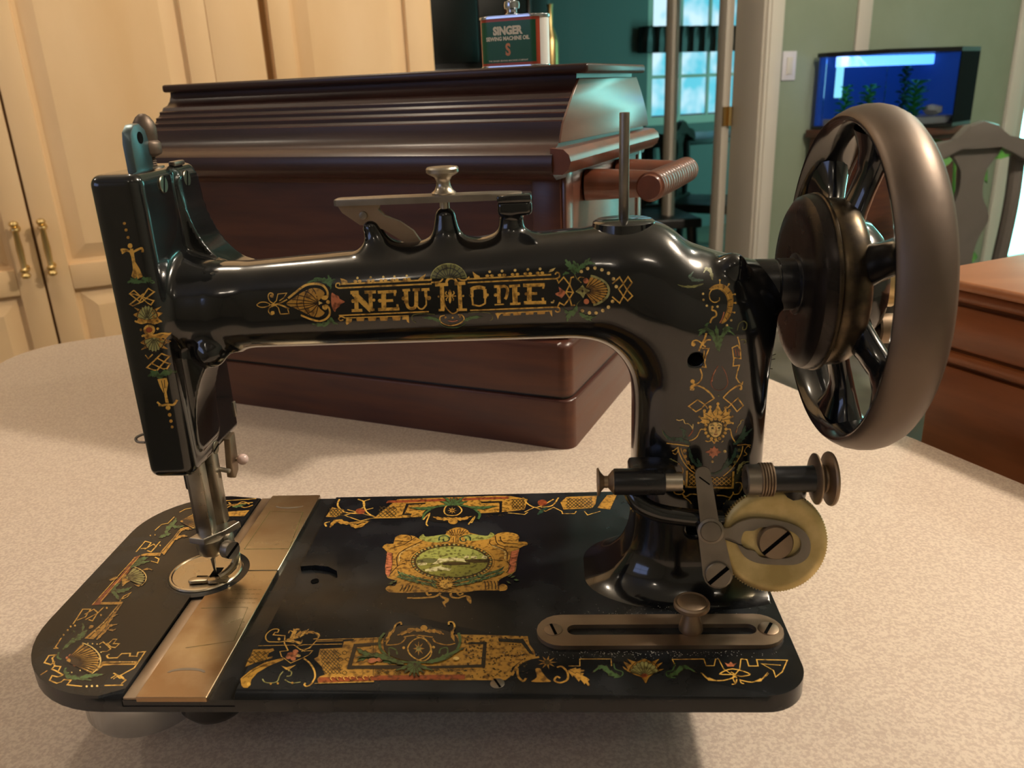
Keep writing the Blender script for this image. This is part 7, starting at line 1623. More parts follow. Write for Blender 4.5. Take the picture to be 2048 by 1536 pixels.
1Pd1 0 797,-1100 -3,-5 -7,0 -4,5 3,5 7,0
1Pu1 0 929,-1637 -3,-6 -8,0 -4,6 3,7 8,0
1Pu1 0 964,-1389 -2,-5 -5,0 -3,5 2,4 5,0
1Pd1 0 1065,-1347 -3,-4 -7,0 -3,4 3,4 6,0
1Pb1 0 707,-1242 -5,-4 -12,0 -6,4 6,5 11,-1
1Pu1 0 1173,-1365 -5,-7 -12,0 -7,7 6,6 12,0
1Pd1 0 1204,-1467 -4,-6 -9,0 -4,6 4,5 8,0
1Pd1 0 708,-1179 -2,-9 -6,0 -4,10 2,9 6,0
1Pd1 0 1033,-1412 -3,-7 -6,0 -4,7 3,7 7,0
1Pd1 0 766,-1297 -6,-4 -12,0 -6,4 5,4 12,0
1Pd1 0 677,-1395 -4,-5 -8,0 -5,5 4,6 8,0
1Pb1 0 933,-1488 -3,-7 -8,0 -4,7 4,6 7,0
1Pb1 0 1150,-1328 -3,-5 -7,0 -3,5 3,6 7,0
1Pb1 0 787,-1203 -5,-5 -10,0 -6,5 5,5 10,0
1Pd1 0 1248,-1678 -2,-7 -4,0 -3,7 2,7 5,0
1Pd1 0 1176,-1351 -2,-9 -5,0 -3,9 2,9 5,0
1Pu1 0 1179,-1496 -4,-8 -9,0 -4,8 4,7 9,0
1Pu1 0 673,-1194 -3,-5 -8,0 -5,5 3,6 9,0
1Pb1 0 1235,-1672 -4,-4 -6,0 -4,4 4,3 6,0
1Pd1 0 1172,-1218 -2,-6 -4,0 -3,7 2,6 5,0
1Pd1 0 942,-1394 -2,-9 -7,0 -4,9 3,8 6,0
1Pd1 0 735,-1581 -3,-4 -7,0 -4,4 3,4 7,0
1Pd1 0 664,-1269 -2,-10 -5,0 -4,10 2,9 5,0
1Pb1 0 1160,-1177 -5,-8 -11,0 -6,8 5,8 11,0
1Pu1 0 1116,-1526 -2,-8 -6,0 -3,8 3,8 5,0
1Pb1 0 1031,-1104 -5,-8 -12,0 -6,8 5,8 12,0
1Pd1 0 1107,-1580 -6,-8 -11,0 -6,8 6,8 11,0
1Pd1 0 1012,-1580 -5,-7 -11,0 -5,7 5,7 10,0
1Pb1 0 1193,-1504 -5,-4 -9,0 -5,4 5,4 9,0
1Pd1 0 697,-1475 -3,-6 -7,0 -4,6 3,7 7,0
1Pb1 0 668,-1085 -4,-7 -10,0 -6,7 4,7 10,0
1Pb1 0 688,-1570 -5,-9 -11,0 -6,9 4,9 12,0
1Pb1 0 723,-1408 -5,-5 -10,0 -5,6 4,5 10,0
1Pb1 0 698,-1245 -5,-6 -10,0 -6,6 5,5 10,0
1Pu1 0 1042,-1369 -2,-9 -5,0 -3,9 2,10 5,0
1Pb1 0 813,-1104 -4,-5 -10,0 -5,5 4,4 10,0
1Pb1 0 740,-1238 -4,-8 -10,0 -5,8 4,8 10,0
1Pu1 0 741,-1381 -2,-8 -7,0 -4,8 3,8 6,0
1Pu1 0 1078,-1499 -5,-6 -10,0 -5,6 5,5 9,0
1Pb1 0 947,-1553 -3,-9 -5,0 -4,9 2,10 6,0
1Pu1 0 1201,-1088 -2,-7 -5,0 -3,7 2,8 5,0
1Pd1 0 907,-1640 -3,-4 -5,0 -2,4 2,5 5,0
1Pu1 0 1094,-1245 -2,-9 -6,0 -3,9 2,9 6,0
1Pb1 0 977,-1623 -3,-6 -7,0 -4,6 3,7 7,0
1Pd1 0 1172,-1328 -2,-7 -4,0 -3,7 2,7 5,0
1Pd1 0 921,-1269 -3,-7 -8,0 -4,7 3,6 8,0
1Pu1 0 729,-1287 -4,-9 -10,0 -6,9 4,9 10,0
1Pb1 0 755,-1645 -2,-8 -4,0 -3,8 2,8 4,0
1Pu1 0 796,-1116 -5,-8 -13,0 -7,8 6,8 13,0
1Pu1 0 877,-1348 -5,-6 -11,0 -6,6 5,6 11,0
1Pb1 0 708,-1490 -5,-5 -11,0 -6,5 5,6 11,0
1Pd1 0 824,-1399 -4,-8 -11,0 -5,8 4,9 10,0
1Pb1 0 896,-1093 -3,-10 -8,0 -5,10 4,9 7,0
1Pd1 0 976,-1207 -2,-9 -5,0 -3,9 2,9 5,0
1Pb1 0 943,-1544 -5,-7 -11,0 -6,7 5,6 11,0
1Pd1 0 1200,-1424 -4,-6 -8,0 -4,6 4,6 8,0
1Pb1 0 849,-1536 -2,-7 -6,0 -4,7 2,8 7,0
1Pu1 0 842,-1427 -2,-8 -6,0 -3,8 2,8 6,0
1Pu1 0 710,-1392 -4,-6 -8,0 -5,6 4,7 8,0
1Pu1 0 870,-1548 -3,-5 -5,0 -3,5 2,5 6,0
1Pd1 0 709,-1293 -3,-7 -7,0 -4,7 3,6 7,0
1Pd1 0 1134,-1207 -5,-7 -10,0 -5,7 4,6 11,0
1Pu1 0 908,-1407 -3,-9 -7,1 -3,8 2,8 7,0
1Pu1 0 958,-1438 -3,-7 -5,0 -3,7 2,7 6,0
1Pd1 0 1043,-1609 -2,-9 -5,0 -3,9 2,9 5,0
1Pu1 0 901,-1481 -5,-8 -12,0 -6,8 5,9 11,0
1Pd1 0 1166,-1090 -4,-9 -8,0 -4,9 3,9 8,0
1Pu1 0 1144,-1670 -2,-5 -5,0 -2,5 2,6 4,0
1Pu1 0 1217,-1588 -5,-5 -12,0 -6,5 6,5 11,0
1Pb1 0 714,-1174 -6,-5 -12,0 -6,5 5,5 12,0
1Pu1 0 1150,-1514 -2,-9 -5,0 -3,9 2,8 5,0
1Pb1 0 647,-1155 -5,-8 -12,0 -7,8 5,8 12,0
1Pu1 0 826,-1158 -3,-6 -9,0 -5,7 4,6 9,0
1Pu1 0 1103,-1141 -4,-8 -9,0 -5,8 4,8 9,0
1Pb1 0 877,-1219 -1,-8 -5,0 -3,8 2,7 5,0
1Pd1 0 866,-1595 -3,-5 -8,0 -5,5 4,5 8,0
1Pb1 0 833,-1665 -4,-4 -9,0 -5,4 4,4 10,0
1Pb1 0 798,-1621 -3,-5 -8,0 -4,5 3,5 8,0
1Pd1 0 1069,-1645 -4,-7 -8,0 -4,7 4,8 7,0
1Pu1 0 1080,-1308 -2,-9 -6,0 -4,9 3,9 6,0
1Pd1 0 1099,-1396 -4,-5 -8,0 -5,5 4,5 8,0
1Pu1 0 1104,-1202 -3,-9 -6,0 -4,9 3,9 6,0
1Pu1 0 860,-1660 -4,-8 -9,0 -5,8 4,9 9,0
1Pd1 0 968,-1636 -5,-5 -11,0 -6,5 5,4 11,0
1Pb1 0 881,-1213 -2,-4 -6,0 -3,4 2,5 6,0
1Pb1 0 698,-1326 -5,-8 -11,0 -7,9 5,8 11,0
1Pb1 0 846,-1195 -5,-4 -10,0 -6,4 5,5 11,-1
1Pu1 0 1055,-1318 -6,-7 -12,0 -6,7 6,7 12,-1
1Pd1 0 705,-1124 -3,-11 -8,0 -4,11 2,10 8,0
1Pd1 0 762,-1667 -3,-7 -7,0 -5,8 3,7 7,0
1Pd1 0 857,-1574 -2,-6 -5,0 -2,6 1,6 5,0
1Pd1 0 900,-1641 -2,-8 -7,0 -4,8 3,8 7,0
1Pd1 0 951,-1472 -5,-9 -10,0 -6,9 5,8 10,0
1Pd1 0 664,-1096 -5,-4 -11,0 -6,5 5,4 11,0
1Pb1 0 756,-1115 -3,-6 -8,0 -4,6 3,6 8,0
1Pu1 0 1230,-1465 -5,-7 -10,0 -5,7 5,8 10,0
1Lu1 12 563,-1103 20,15 18,-25
1Lu1 12 -132,-1585 19,13 19,-21
1Lu1 11 637,-1573 20,13 16,-22
1Lu1 13 465,-1089 20,15 19,-25
1Lu1 12 460,-1136 20,14 19,-24
1Lu1 11 351,-1577 19,13 18,-21
1Lu1 11 499,-1589 19,13 17,-21
1Lu1 13 412,-1098 20,15 19,-25
1Lu1 12 246,-1567 18,13 19,-21
1Lu1 12 533,-1156 20,14 18,-24
1Lu1 11 27,-1616 19,13 18,-22
1Lu1 13 -101,-1085 20,14 20,-24
1Lu1 12 413,-1144 21,14 18,-24
1Lu1 11 494,-1575 19,13 17,-21
1Lu1 13 84,-1134 19,15 20,-25
1Lu1 13 -88,-1093 19,14 21,-24
1Lu1 13 38,-1107 20,15 20,-25
1Lu1 13 320,-1085 20,14 19,-25
1Lu1 12 -62,-1606 18,13 19,-21
1Lu1 13 552,-1082 20,14 18,-24
1Lu1 13 -202,-1121 19,14 21,-24
1Lu1 11 622,-1610 19,12 17,-21
1Lu1 12 286,-1138 20,15 19,-25
1Lu1 13 -153,-1121 19,14 20,-24
1Lu1 12 -126,-1558 18,13 20,-22
1Lu1 13 -211,-1131 19,14 21,-24
1Lu1 11 527,-1580 19,13 17,-22
1Lu1 12 -87,-1586 19,13 19,-22
1Lu1 13 -199,-1082 20,15 20,-25
1Lu1 11 376,-1567 19,13 18,-22
1Lu1 13 111,-1098 19,14 20,-24
1Lu1 12 107,-1578 18,13 19,-22
1Lu1 13 -228,-1134 19,15 21,-25
1Lu1 11 178,-1614 18,13 19,-22
1Lu1 11 598,-1608 19,13 17,-21
1Lu1 13 259,-1106 20,15 19,-25
1Lu1 12 -137,-1595 18,13 19,-21
1Lu1 13 -168,-1123 20,14 20,-24
1Lu1 13 -123,-1097 20,15 20,-25
1Lu1 13 -152,-1113 19,15 20,-25
1Lu1 12 95,-1559 18,13 19,-22
1Lu1 13 31,-1123 19,14 20,-24
1Lu1 12 548,-1128 20,15 18,-24
1Lu1 12 320,-1144 19,14 19,-24
1Lu1 11 534,-1571 19,13 17,-22
1Lu1 13 574,-1092 20,15 19,-25
1Lu1 13 -27,-1132 19,15 20,-25
1Lu1 11 582,-1599 19,13 17,-21
1Lu1 12 -53,-1589 18,13 19,-22
1Lu1 11 385,-1572 19,13 18,-22
1Lu1 13 331,-1113 20,15 19,-25
1Lu1 12 -149,-1584 18,13 19,-22
1Lu1 12 426,-1139 21,14 18,-24
1Lu1 11 518,-1562 19,13 17,-22
1Lu1 13 126,-1083 20,14 20,-25
1Lu1 12 -112,-1612 18,13 19,-22
1Lu1 11 490,-1561 19,13 18,-22
1Lu1 12 330,-1139 20,15 18,-25
1Lu1 12 629,-1137 20,15 18,-25
1Lu1 13 -126,-1144 19,15 20,-25
1Lu1 11 416,-1571 19,13 17,-22
1Lu1 11 354,-1577 19,13 18,-22
1Lu1 11 597,-1573 19,13 17,-22
1Lu1 12 22,-1587 18,13 19,-22
1Lu1 12 157,-1581 19,13 18,-22
1Lu1 11 410,-1568 19,13 18,-21
1Lu1 12 -54,-1595 18,13 19,-21
1Lu1 12 601,-1115 20,15 18,-25
1Lu1 11 62,-1608 19,13 18,-22
1Lu1 12 70,-1591 18,13 19,-22
1Lu1 13 38,-1082 20,15 20,-25
1Lu1 12 93,-1575 19,13 18,-22
1Lu1 11 455,-1571 19,13 17,-22
1Lu1 13 294,-1111 20,14 19,-24
1Lu1 13 -136,-1092 20,14 20,-24
1Lu1 12 -109,-1574 19,13 19,-22
1Lu1 13 222,-1109 19,14 20,-24
1Lu1 13 -66,-1124 19,15 20,-25
1Lu1 12 -137,-1599 18,13 19,-22
1Lu1 12 -67,-1609 18,13 19,-22
1Lu1 12 178,-1557 19,13 18,-22
1Lu1 11 343,-1594 19,13 18,-21
1Lu1 13 -23,-1146 19,15 20,-25
1Lu1 13 107,-1095 19,15 20,-25
1Lu1 13 -237,-1117 20,15 20,-25
1Lu1 11 193,-1596 19,13 18,-22
1Lu1 11 522,-1577 19,13 17,-21
1Lu1 11 370,-1601 19,13 18,-22
1Lu1 11 445,-1609 19,13 17,-21
1Lu1 13 -175,-1126 19,15 21,-25
1Lg2 18 -516,-1705 -13,14 -10,17 6,13 11,7 13,-6 10,-9
1Lg2 18 -458,-1703 -12,14 -11,17 7,13 11,7 13,-6 10,-9
1Lg2 18 -399,-1701 -12,14 -11,17 7,13 11,7 13,-6 10,-9
1Lg2 18 -340,-1699 -13,14 -10,17 7,13 11,7 13,-6 10,-9
1Lg2 18 -282,-1697 -12,14 -10,17 6,13 12,7 13,-6 10,-9
1Lg2 18 -223,-1695 -12,15 -10,16 6,13 12,7 13,-6 10,-8
1Lg2 18 -165,-1693 -12,15 -9,16 6,13 12,7 13,-6 9,-8
1Lg2 18 -665,-1745 535,21
1Ps2 0 -161,-1432 -4,-21 -18,-12 -25,0 -23,13 -12,20 4,21 18,12 25,0 23,-13
1Ps2 0 -109,-1427 -3,-17 -13,-11 -19,0 -18,11 -10,18 3,17 13,12 19,-1 18,-11
1Pb2 0 -158,-1092 5,50 13,41 22,34 31,24 40,17 49,9 59,1 68,-6 68,-10 68,-13 69,-17 61,-22 54,-24 46,-29 37,-35 25,-44 16,-51 6,-50 -7,-49 -16,-49 -23,-42 -29,-32 -36,-27 -46,-19 -63,-15 -72,-8 -73,1 -71,11 -72,20 -63,26 -52,32 -43,38 -34,46 -22,61 -12,69
1Lu2 12 2266,-1641 -99,41
1Lu2 12 2270,-1632 -80,89
1Lu2 13 2275,-1625 -52,128
1Lu2 13 2281,-1620 -18,152
1Lu2 13 2288,-1618 17,161
1Lu2 13 2294,-1620 52,152
1Lu2 13 2300,-1625 79,127
1Lu2 12 2304,-1632 98,88
1Lu2 12 2305,-1641 108,41
1Ld2 17 2156,-1595 10,32 14,30 17,27 20,24 21,19 23,13 23,9 24,3 22,-3 22,-9 20,-14 17,-19 14,-23 11,-28 7,-30 4,-32
1Pr2 0 2313,-1649 -7,-15 -15,-10 -18,0 -13,10 -4,15 7,16 16,10 17,0 14,-10
1Ln3 65 -170,-1030 -6,-19 -10,-27 -8,-32 -2,-32 5,-34 9,-38 13,-37 17,-35 24,-32 28,-31 31,-28 31,-25 32,-19 34,-16 33,-12 33,-10 34,-5 35,-2 31,0 21,0
1Ln3 64 559,-1035 7,-24 10,-34 9,-39 4,-37 -2,-36 -6,-36 -9,-36 -14,-34 -18,-32 -23,-31 -26,-28 -26,-22 -27,-15 -28,-9 -30,-5 -31,-5 -35,-3 -39,-2 -35,0 -25,-1
1Lg3 33 221,-1094 -17,-7 -24,-10 -26,-13 -20,-18 -15,-25 -12,-31 -7,-32 -1,-31 7,-31 12,-31 18,-29 20,-26 27,-24 31,-23 32,-16 27,-5 21,10 19,22 15,29 7,29 0,32 -8,36 -12,38 -15,35 -18,34 -23,35 -23,30 -15,22
1Lg3 32 158,-1094 19,-7 28,-10 29,-13 25,-19 21,-25 19,-31 15,-32 8,-32 1,-30 -6,-31 -11,-29 -13,-25 -18,-22 -24,-19 -23,-16 -16,-11
1Lo3 37 -119,-1213 11,0 16,-1 18,-1 17,2 19,3 20,4 19,7 16,9 13,16 10,20 8,21 4,16 -2,10 -6,6 -7,5 -5,3
1Lo3 37 545,-1193 -12,-5 -18,-9 -21,-7 -23,-2 -28,4 -31,9 -30,11 -24,12 -16,15 -11,18 -7,16 -6,12
1Lo3 34 32,-1093 21,6 30,8 35,7 36,3 42,-5 47,-9 43,-10 30,-7
1Po3 0 203,-1269 20,18 42,-18 -36,-18
1Cd3 8 203,-1269 20,18 42,-18 -36,-18
1Po3 0 203,-1269 26,-18 30,-61 -40,36
1Cd3 8 203,-1269 26,-18 30,-61 -40,36
1Po3 0 203,-1269 17,-43 0,-68 -20,68
1Cd3 8 203,-1269 17,-43 0,-68 -20,68
1Po3 0 203,-1269 -2,-43 -29,-36 11,62
1Cd3 8 203,-1269 -2,-43 -29,-36 11,62
1Po3 0 203,-1269 -19,-18 -42,18 36,18
1Cd3 8 203,-1269 -19,-18 -42,18 36,18
1Po3 0 203,-1269 -25,18 -31,63 40,-37
1Cd3 8 203,-1269 -25,18 -31,63 40,-37
1Po3 0 203,-1269 -16,44 -1,70 20,-71
1Cd3 8 203,-1269 -16,44 -1,70 20,-71
1Po3 0 203,-1269 3,44 29,36 -11,-62
1Cd3 8 203,-1269 3,44 29,36 -11,-62
1Pk3 0 228,-1269 -1,-22 -11,-14 -15,0 -14,14 -8,22 1,22 10,14 16,0 14,-14
1Pg3 0 73,-1257 -1,-14 -9,-7 -11,7 -6,15 1,15 9,6 11,-6
1Pg3 0 358,-1251 -2,-15 -9,-6 -11,6 -6,15 2,15 9,6 11,-6
1Po3 0 208,-997 -17,9 -23,18 -28,20 -14,-12 -27,6 -27,0 -26,-5 -2,-29 -21,-11 -20,-8 -17,-9 1,-21 -15,-10 -12,-11 3,-5 -10,-10 12,5 2,-7 14,7 15,9 12,-13 17,13 17,15 18,17 17,-14 16,20 17,15 20,6 13,-17 25,4 23,0 17,-3
1Cd3 9 208,-997 -17,9 -23,18 -28,20 -14,-12 -27,6 -27,0 -26,-5 -2,-29 -21,-11 -20,-8 -17,-9 1,-21 -15,-10 -12,-11 3,-5 -10,-10 12,5 2,-7 14,7 15,9 12,-13 17,13 17,15 18,17 17,-14 16,20 17,15 20,6 13,-17 25,4 23,0 17,-3
1Po3 0 226,-1018 21,-4 30,-17 16,12 31,-13 11,12 24,-14 23,-18 12,8 21,-13 5,4 17,-9 -16,14 -3,9 -20,16 -9,24 -27,12 -28,7 -17,17 -31,-11 -20,12 -24,-21 -20,-6
1Cd3 8 226,-1018 21,-4 30,-17 16,12 31,-13 11,12 24,-14 23,-18 12,8 21,-13 5,4 17,-9 -16,14 -3,9 -20,16 -9,24 -27,12 -28,7 -17,17 -31,-11 -20,12 -24,-21 -20,-6
1Po3 0 244,-957 -3,-27 -15,-16 -22,0 -20,16 -11,27 3,27 15,17 22,-1 20,-16
1Lg3 47 -136,-1165 4,19 5,26 6,29 6,24 7,17 8,14 8,13 5,18 2,24 0,28 0,27 4,22 8,16 12,12 12,8 10,2 6,-5 4,-12 2,-13 2,-8
1Po3 0 -113,-1215 3,24 8,31 8,34 -10,26 7,29 9,23 -7,22 8,25 6,24 -3,8 5,21 -8,-18 -6,2 -9,-21 -10,-25 -16,-4 -3,-34 0,-37 -12,-18 8,-44 8,-37 2,-26
1Cd3 8 -113,-1215 3,24 8,31 8,34 -10,26 7,29 9,23 -7,22 8,25 6,24 -3,8 5,21 -8,-18 -6,2 -9,-21 -10,-25 -16,-4 -3,-34 0,-37 -12,-18 8,-44 8,-37 2,-26
1Lg3 47 524,-1145 -7,18 -11,25 -11,28 -5,27 2,26 7,25 8,26 3,23 -2,23 -6,21 -8,19 -8,14 -11,8 -12,2 -11,-1 -7,-3 -2,-9 2,-13 3,-13 2,-9
1Po3 0 539,-1166 -5,23 -4,32 -4,36 -13,11 -1,25 5,18 -9,12 5,22 4,21 -4,5 3,19 -6,-16 -4,2 -7,-19 -6,-23 -14,-7 2,-34 9,-33 -3,-24 17,-30 17,-26 9,-20
1Cd3 8 539,-1166 -5,23 -4,32 -4,36 -13,11 -1,25 5,18 -9,12 5,22 4,21 -4,5 3,19 -6,-16 -4,2 -7,-19 -6,-23 -14,-7 2,-34 9,-33 -3,-24 17,-30 17,-26 9,-20
1Pn3 0 194,-1486 14,-12 18,-20 20,-22 15,6 22,-17 23,-15 17,6 26,-10 22,-8 7,2 21,-7 -20,11 -7,9 -22,12 -25,12 -15,21 -23,8 -22,7 -11,20 -23,3 -20,2 -15,6
1Cd3 8 194,-1486 14,-12 18,-20 20,-22 15,6 22,-17 23,-15 17,6 26,-10 22,-8 7,2 21,-7 -20,11 -7,9 -22,12 -25,12 -15,21 -23,8 -22,7 -11,20 -23,3 -20,2 -15,6
1Pn3 0 192,-1484 8,-15 8,-22 9,-25 12,2 12,-21 14,-20 12,3 16,-16 14,-13 4,3 12,-11 -11,14 0,6 -13,16 -15,17 -2,18 -15,13 -15,13 0,17 -18,11 -15,9 -11,11
1Cd3 8 192,-1484 8,-15 8,-22 9,-25 12,2 12,-21 14,-20 12,3 16,-16 14,-13 4,3 12,-11 -11,14 0,6 -13,16 -15,17 -2,18 -15,13 -15,13 0,17 -18,11 -15,9 -11,11
1Pn3 0 191,-1482 4,-16 2,-24 2,-26 13,-6 6,-24 7,-23 12,-5 11,-21 9,-18 4,0 9,-15 -6,16 2,5 -7,20 -9,22 4,14 -11,20 -12,20 5,14 -15,20 -13,17 -8,15
1Cd3 8 191,-1482 4,-16 2,-24 2,-26 13,-6 6,-24 7,-23 12,-5 11,-21 9,-18 4,0 9,-15 -6,16 2,5 -7,20 -9,22 4,14 -11,20 -12,20 5,14 -15,20 -13,17 -8,15
1Pn3 0 190,-1479 0,-17 -3,-22 -3,-24 11,-11 1,-23 1,-23 11,-10 4,-23 5,-20 4,-2 4,-17 -1,17 4,2 -2,20 -3,23 8,10 -6,23 -7,23 8,11 -11,24 -10,22 -5,17
1Cd3 8 190,-1479 0,-17 -3,-22 -3,-24 11,-11 1,-23 1,-23 11,-10 4,-23 5,-20 4,-2 4,-17 -1,17 4,2 -2,20 -3,23 8,10 -6,23 -7,23 8,11 -11,24 -10,22 -5,17
1Pn3 0 190,-1477 -3,-15 -8,-17 -9,-20 9,-14 -5,-20 -5,-19 9,-15 -2,-22 -2,-20 4,-4 0,-17 3,15 4,0 4,18 4,21 11,5 0,23 -2,24 11,6 -6,26 -5,23 -2,17
1Cd3 8 190,-1477 -3,-15 -8,-17 -9,-20 9,-14 -5,-20 -5,-19 9,-15 -2,-22 -2,-20 4,-4 0,-17 3,15 4,0 4,18 4,21 11,5 0,23 -2,24 11,6 -6,26 -5,23 -2,17
1Pn3 0 190,-1474 -7,-10 -12,-10 -15,-11 6,-16 -11,-13 -12,-13 4,-18 -10,-18 -7,-16 2,-6 -7,-14 9,11 5,-3 10,13 11,16 13,-2 7,19 6,21 12,-2 2,25 1,22 3,15
1Cd3 8 190,-1474 -7,-10 -12,-10 -15,-11 6,-16 -11,-13 -12,-13 4,-18 -10,-18 -7,-16 2,-6 -7,-14 9,11 5,-3 10,13 11,16 13,-2 7,19 6,21 12,-2 2,25 1,22 3,15
1Pn3 0 192,-1472 -13,-6 -19,-2 -22,-3 -5,-20 -20,-7 -21,-7 -8,-21 -22,-12 -18,-12 -4,-9 -16,-11 18,7 8,-2 20,8 22,10 19,-6 19,15 17,16 16,-6 14,22 11,20 10,12
1Cd3 8 192,-1472 -13,-6 -19,-2 -22,-3 -5,-20 -20,-7 -21,-7 -8,-21 -22,-12 -18,-12 -4,-9 -16,-11 18,7 8,-2 20,8 22,10 19,-6 19,15 17,16 16,-6 14,22 11,20 10,12
1Pn3 0 100,-1479 -23,15 -28,34 -21,-1 -37,32 -23,-1 -40,27 -43,34 -31,-8 -46,24 -26,-11 -42,-2 -41,-9 -18,-25 -32,-15 -8,-10 -27,-15 30,9 13,-2 31,14 28,-3 36,15 37,6 24,-19 42,-6 27,-32 44,-6 40,-10 21,-22 38,-6 18,-21 32,1 23,-9
1Cd3 8 100,-1479 -23,15 -28,34 -21,-1 -37,32 -23,-1 -40,27 -43,34 -31,-8 -46,24 -26,-11 -42,-2 -41,-9 -18,-25 -32,-15 -8,-10 -27,-15 30,9 13,-2 31,14 28,-3 36,15 37,6 24,-19 42,-6 27,-32 44,-6 40,-10 21,-22 38,-6 18,-21 32,1 23,-9
1Pn3 0 309,-1480 23,4 34,-8 14,18 37,0 11,20 27,8 27,6 -1,26 24,11 5,22 30,20 35,21 17,29 31,23 8,13 26,22 -29,-16 -12,-2 -32,-22 -27,-2 -33,-28 -29,-25 -18,5 -18,-27 -16,12 -12,-30 -19,-22 -17,5 -27,-26 -21,5 -24,-28 -20,-11
1Cd3 8 309,-1480 23,4 34,-8 14,18 37,0 11,20 27,8 27,6 -1,26 24,11 5,22 30,20 35,21 17,29 31,23 8,13 26,22 -29,-16 -12,-2 -32,-22 -27,-2 -33,-28 -29,-25 -18,5 -18,-27 -16,12 -12,-30 -19,-22 -17,5 -27,-26 -21,5 -24,-28 -20,-11
1Pn3 0 -210,-1366 -20,14 -26,30 -15,-6 -28,26 -11,-8 -22,19 -21,22 -11,-9 -19,15 -3,-5 -15,10 14,-15 0,-7 19,-18 4,-22 25,-16 26,-13 12,-20 30,-3 15,-18 26,8 20,-4
1Cd3 8 -210,-1366 -20,14 -26,30 -15,-6 -28,26 -11,-8 -22,19 -21,22 -11,-9 -19,15 -3,-5 -15,10 14,-15 0,-7 19,-18 4,-22 25,-16 26,-13 12,-20 30,-3 15,-18 26,8 20,-4
1Ln3 37 -57,-1377 -6,24 -9,36 -7,34 0,23 11,5 19,-6 20,-11 16,-12 11,-16 7,-21 6,-20 4,-13
1Ln3 36 490,-1379 -1,23 -2,35 -4,35 -7,23 -13,7 -17,-1 -17,-8 -13,-10 -5,-15 -2,-20 1,-21 0,-13
1Ps4 0 -174,-1444 -4,-19 -15,-11 -23,0 -20,11 -11,19 3,19 16,11 22,0 21,-12
1Py4 0 607,-1414 -4,-16 -14,-9 -19,0 -16,10 -7,16 4,15 14,10 18,0 17,-10
7Po0 0 -1365,1298 18,250 174,-69 4,-104 -70,-88
7Cd0 13 -1365,1298 18,250 174,-69 4,-104 -70,-88
7Po0 0 -751,1243 215,498 1299,60 169,-14 232,-94 -33,-274 -210,-48 -1368,-128
7Cd0 13 -751,1243 215,498 1299,60 169,-14 232,-94 -33,-274 -210,-48 -1368,-128
7Po0 0 1576,1595 84,149 393,19 -32,-222 -45,-104 -362,-31
7Cd0 12 1576,1595 84,149 393,19 -32,-222 -45,-104 -362,-31
7Po0 0 2178,1773 136,26 -121,-408 -157,45 47,124
7Cd0 12 2178,1773 136,26 -121,-408 -157,45 47,124
7Lg0 58 -1306,1763 2,-31 1,-46 6,-50 13,-47 23,-47 30,-48 34,-44 39,-34 49,-21 57,-12 53,-8 37,-5
7Lg0 58 -1059,1756 18,-10 25,-14 26,-19 21,-25 14,-34 12,-41 7,-42 0,-35 -11,-27 -20,-23 -20,-19 -14,-13
7Lg0 51 -898,1752 -16,-12 -24,-15 -20,-23 -7,-36 13,-56 24,-71 31,-72 30,-58 33,-44 37,-35 35,-28 23,-19
7Lg0 38 -1131,1478 415,-204 -184,-88 -238,147 332,179
7Pr0 0 -893,1430 -2,-44 -25,-26 -38,1 -37,28 -22,45 2,44 25,27 39,-1 37,-29
7Po0 0 -1237,1027 7,32 19,32 -5,31 23,20 -1,20 29,-15 39,-38 23,13 51,-33 29,16 54,2 61,9 38,32 52,17 20,14 47,19 -49,-10 -26,2 -52,-15 -49,7 -57,-18 -50,-9 -32,27 -43,8 -30,44 -42,2 -36,-10 -26,0 -7,-61 -14,-18 10,-62 -2,-38
7Cd0 12 -1237,1027 7,32 19,32 -5,31 23,20 -1,20 29,-15 39,-38 23,13 51,-33 29,16 54,2 61,9 38,32 52,17 20,14 47,19 -49,-10 -26,2 -52,-15 -49,7 -57,-18 -50,-9 -32,27 -43,8 -30,44 -42,2 -36,-10 -26,0 -7,-61 -14,-18 10,-62 -2,-38
7Lg0 55 -1292,1058 -9,15 -14,22 -13,23 -5,19 7,14 16,10 16,9 12,6
7Po0 0 -1029,1116 22,-27 29,-54 19,2 40,-39 18,20 35,11 36,25 8,49 25,36 4,21 22,32 -26,-24 -14,0 -27,-32 -30,2 -26,-37 -24,-20 -13,21 -28,-2 -13,28 -32,2 -24,14
7Cd0 12 -1029,1116 22,-27 29,-54 19,2 40,-39 18,20 35,11 36,25 8,49 25,36 4,21 22,32 -26,-24 -14,0 -27,-32 -30,2 -26,-37 -24,-20 -13,21 -28,-2 -13,28 -32,2 -24,14
7Lg0 50 1100,1738 11,-33 15,-49 19,-51 22,-41 25,-35 29,-32 33,-21 37,1 49,35 60,62 55,65 39,44
7Lg0 50 1557,1725 -14,-43 -19,-61 -24,-62 -27,-45 -34,-23 -42,-9 -39,-4 -26,-2
7Pr0 0 1412,1591 -11,-49 -31,-30 -37,1 -31,31 -13,51 11,50 31,30 38,-1 31,-32
7Lg0 37 1132,1357 119,121 142,-107 100,100 100,-106
7Pe0 0 1298,1282 12,13 16,15 18,17 19,17 -3,28 15,21 15,22 15,22 12,23 -3,10 11,20 -13,-14 -4,10 -15,-12 -16,-18 -17,-21 -15,-23 -14,12 -12,-35 -12,-35 -10,-31 -8,-21
7Lg0 36 922,1342 212,-46 38,60
7Lg0 36 1593,1365 9,-61 149,-4 22,61
7Lg0 36 1872,1358 36,-94 163,89
7Lu1 31 -707,1365 67,-93
7Lu1 32 -673,1551 -46,-93
7Lu1 31 -719,1458 68,-95 67,-92
7Lu1 32 -616,1549 -46,-93 -45,-91
7Lu1 31 -731,1552 69,-96 68,-94 66,-93
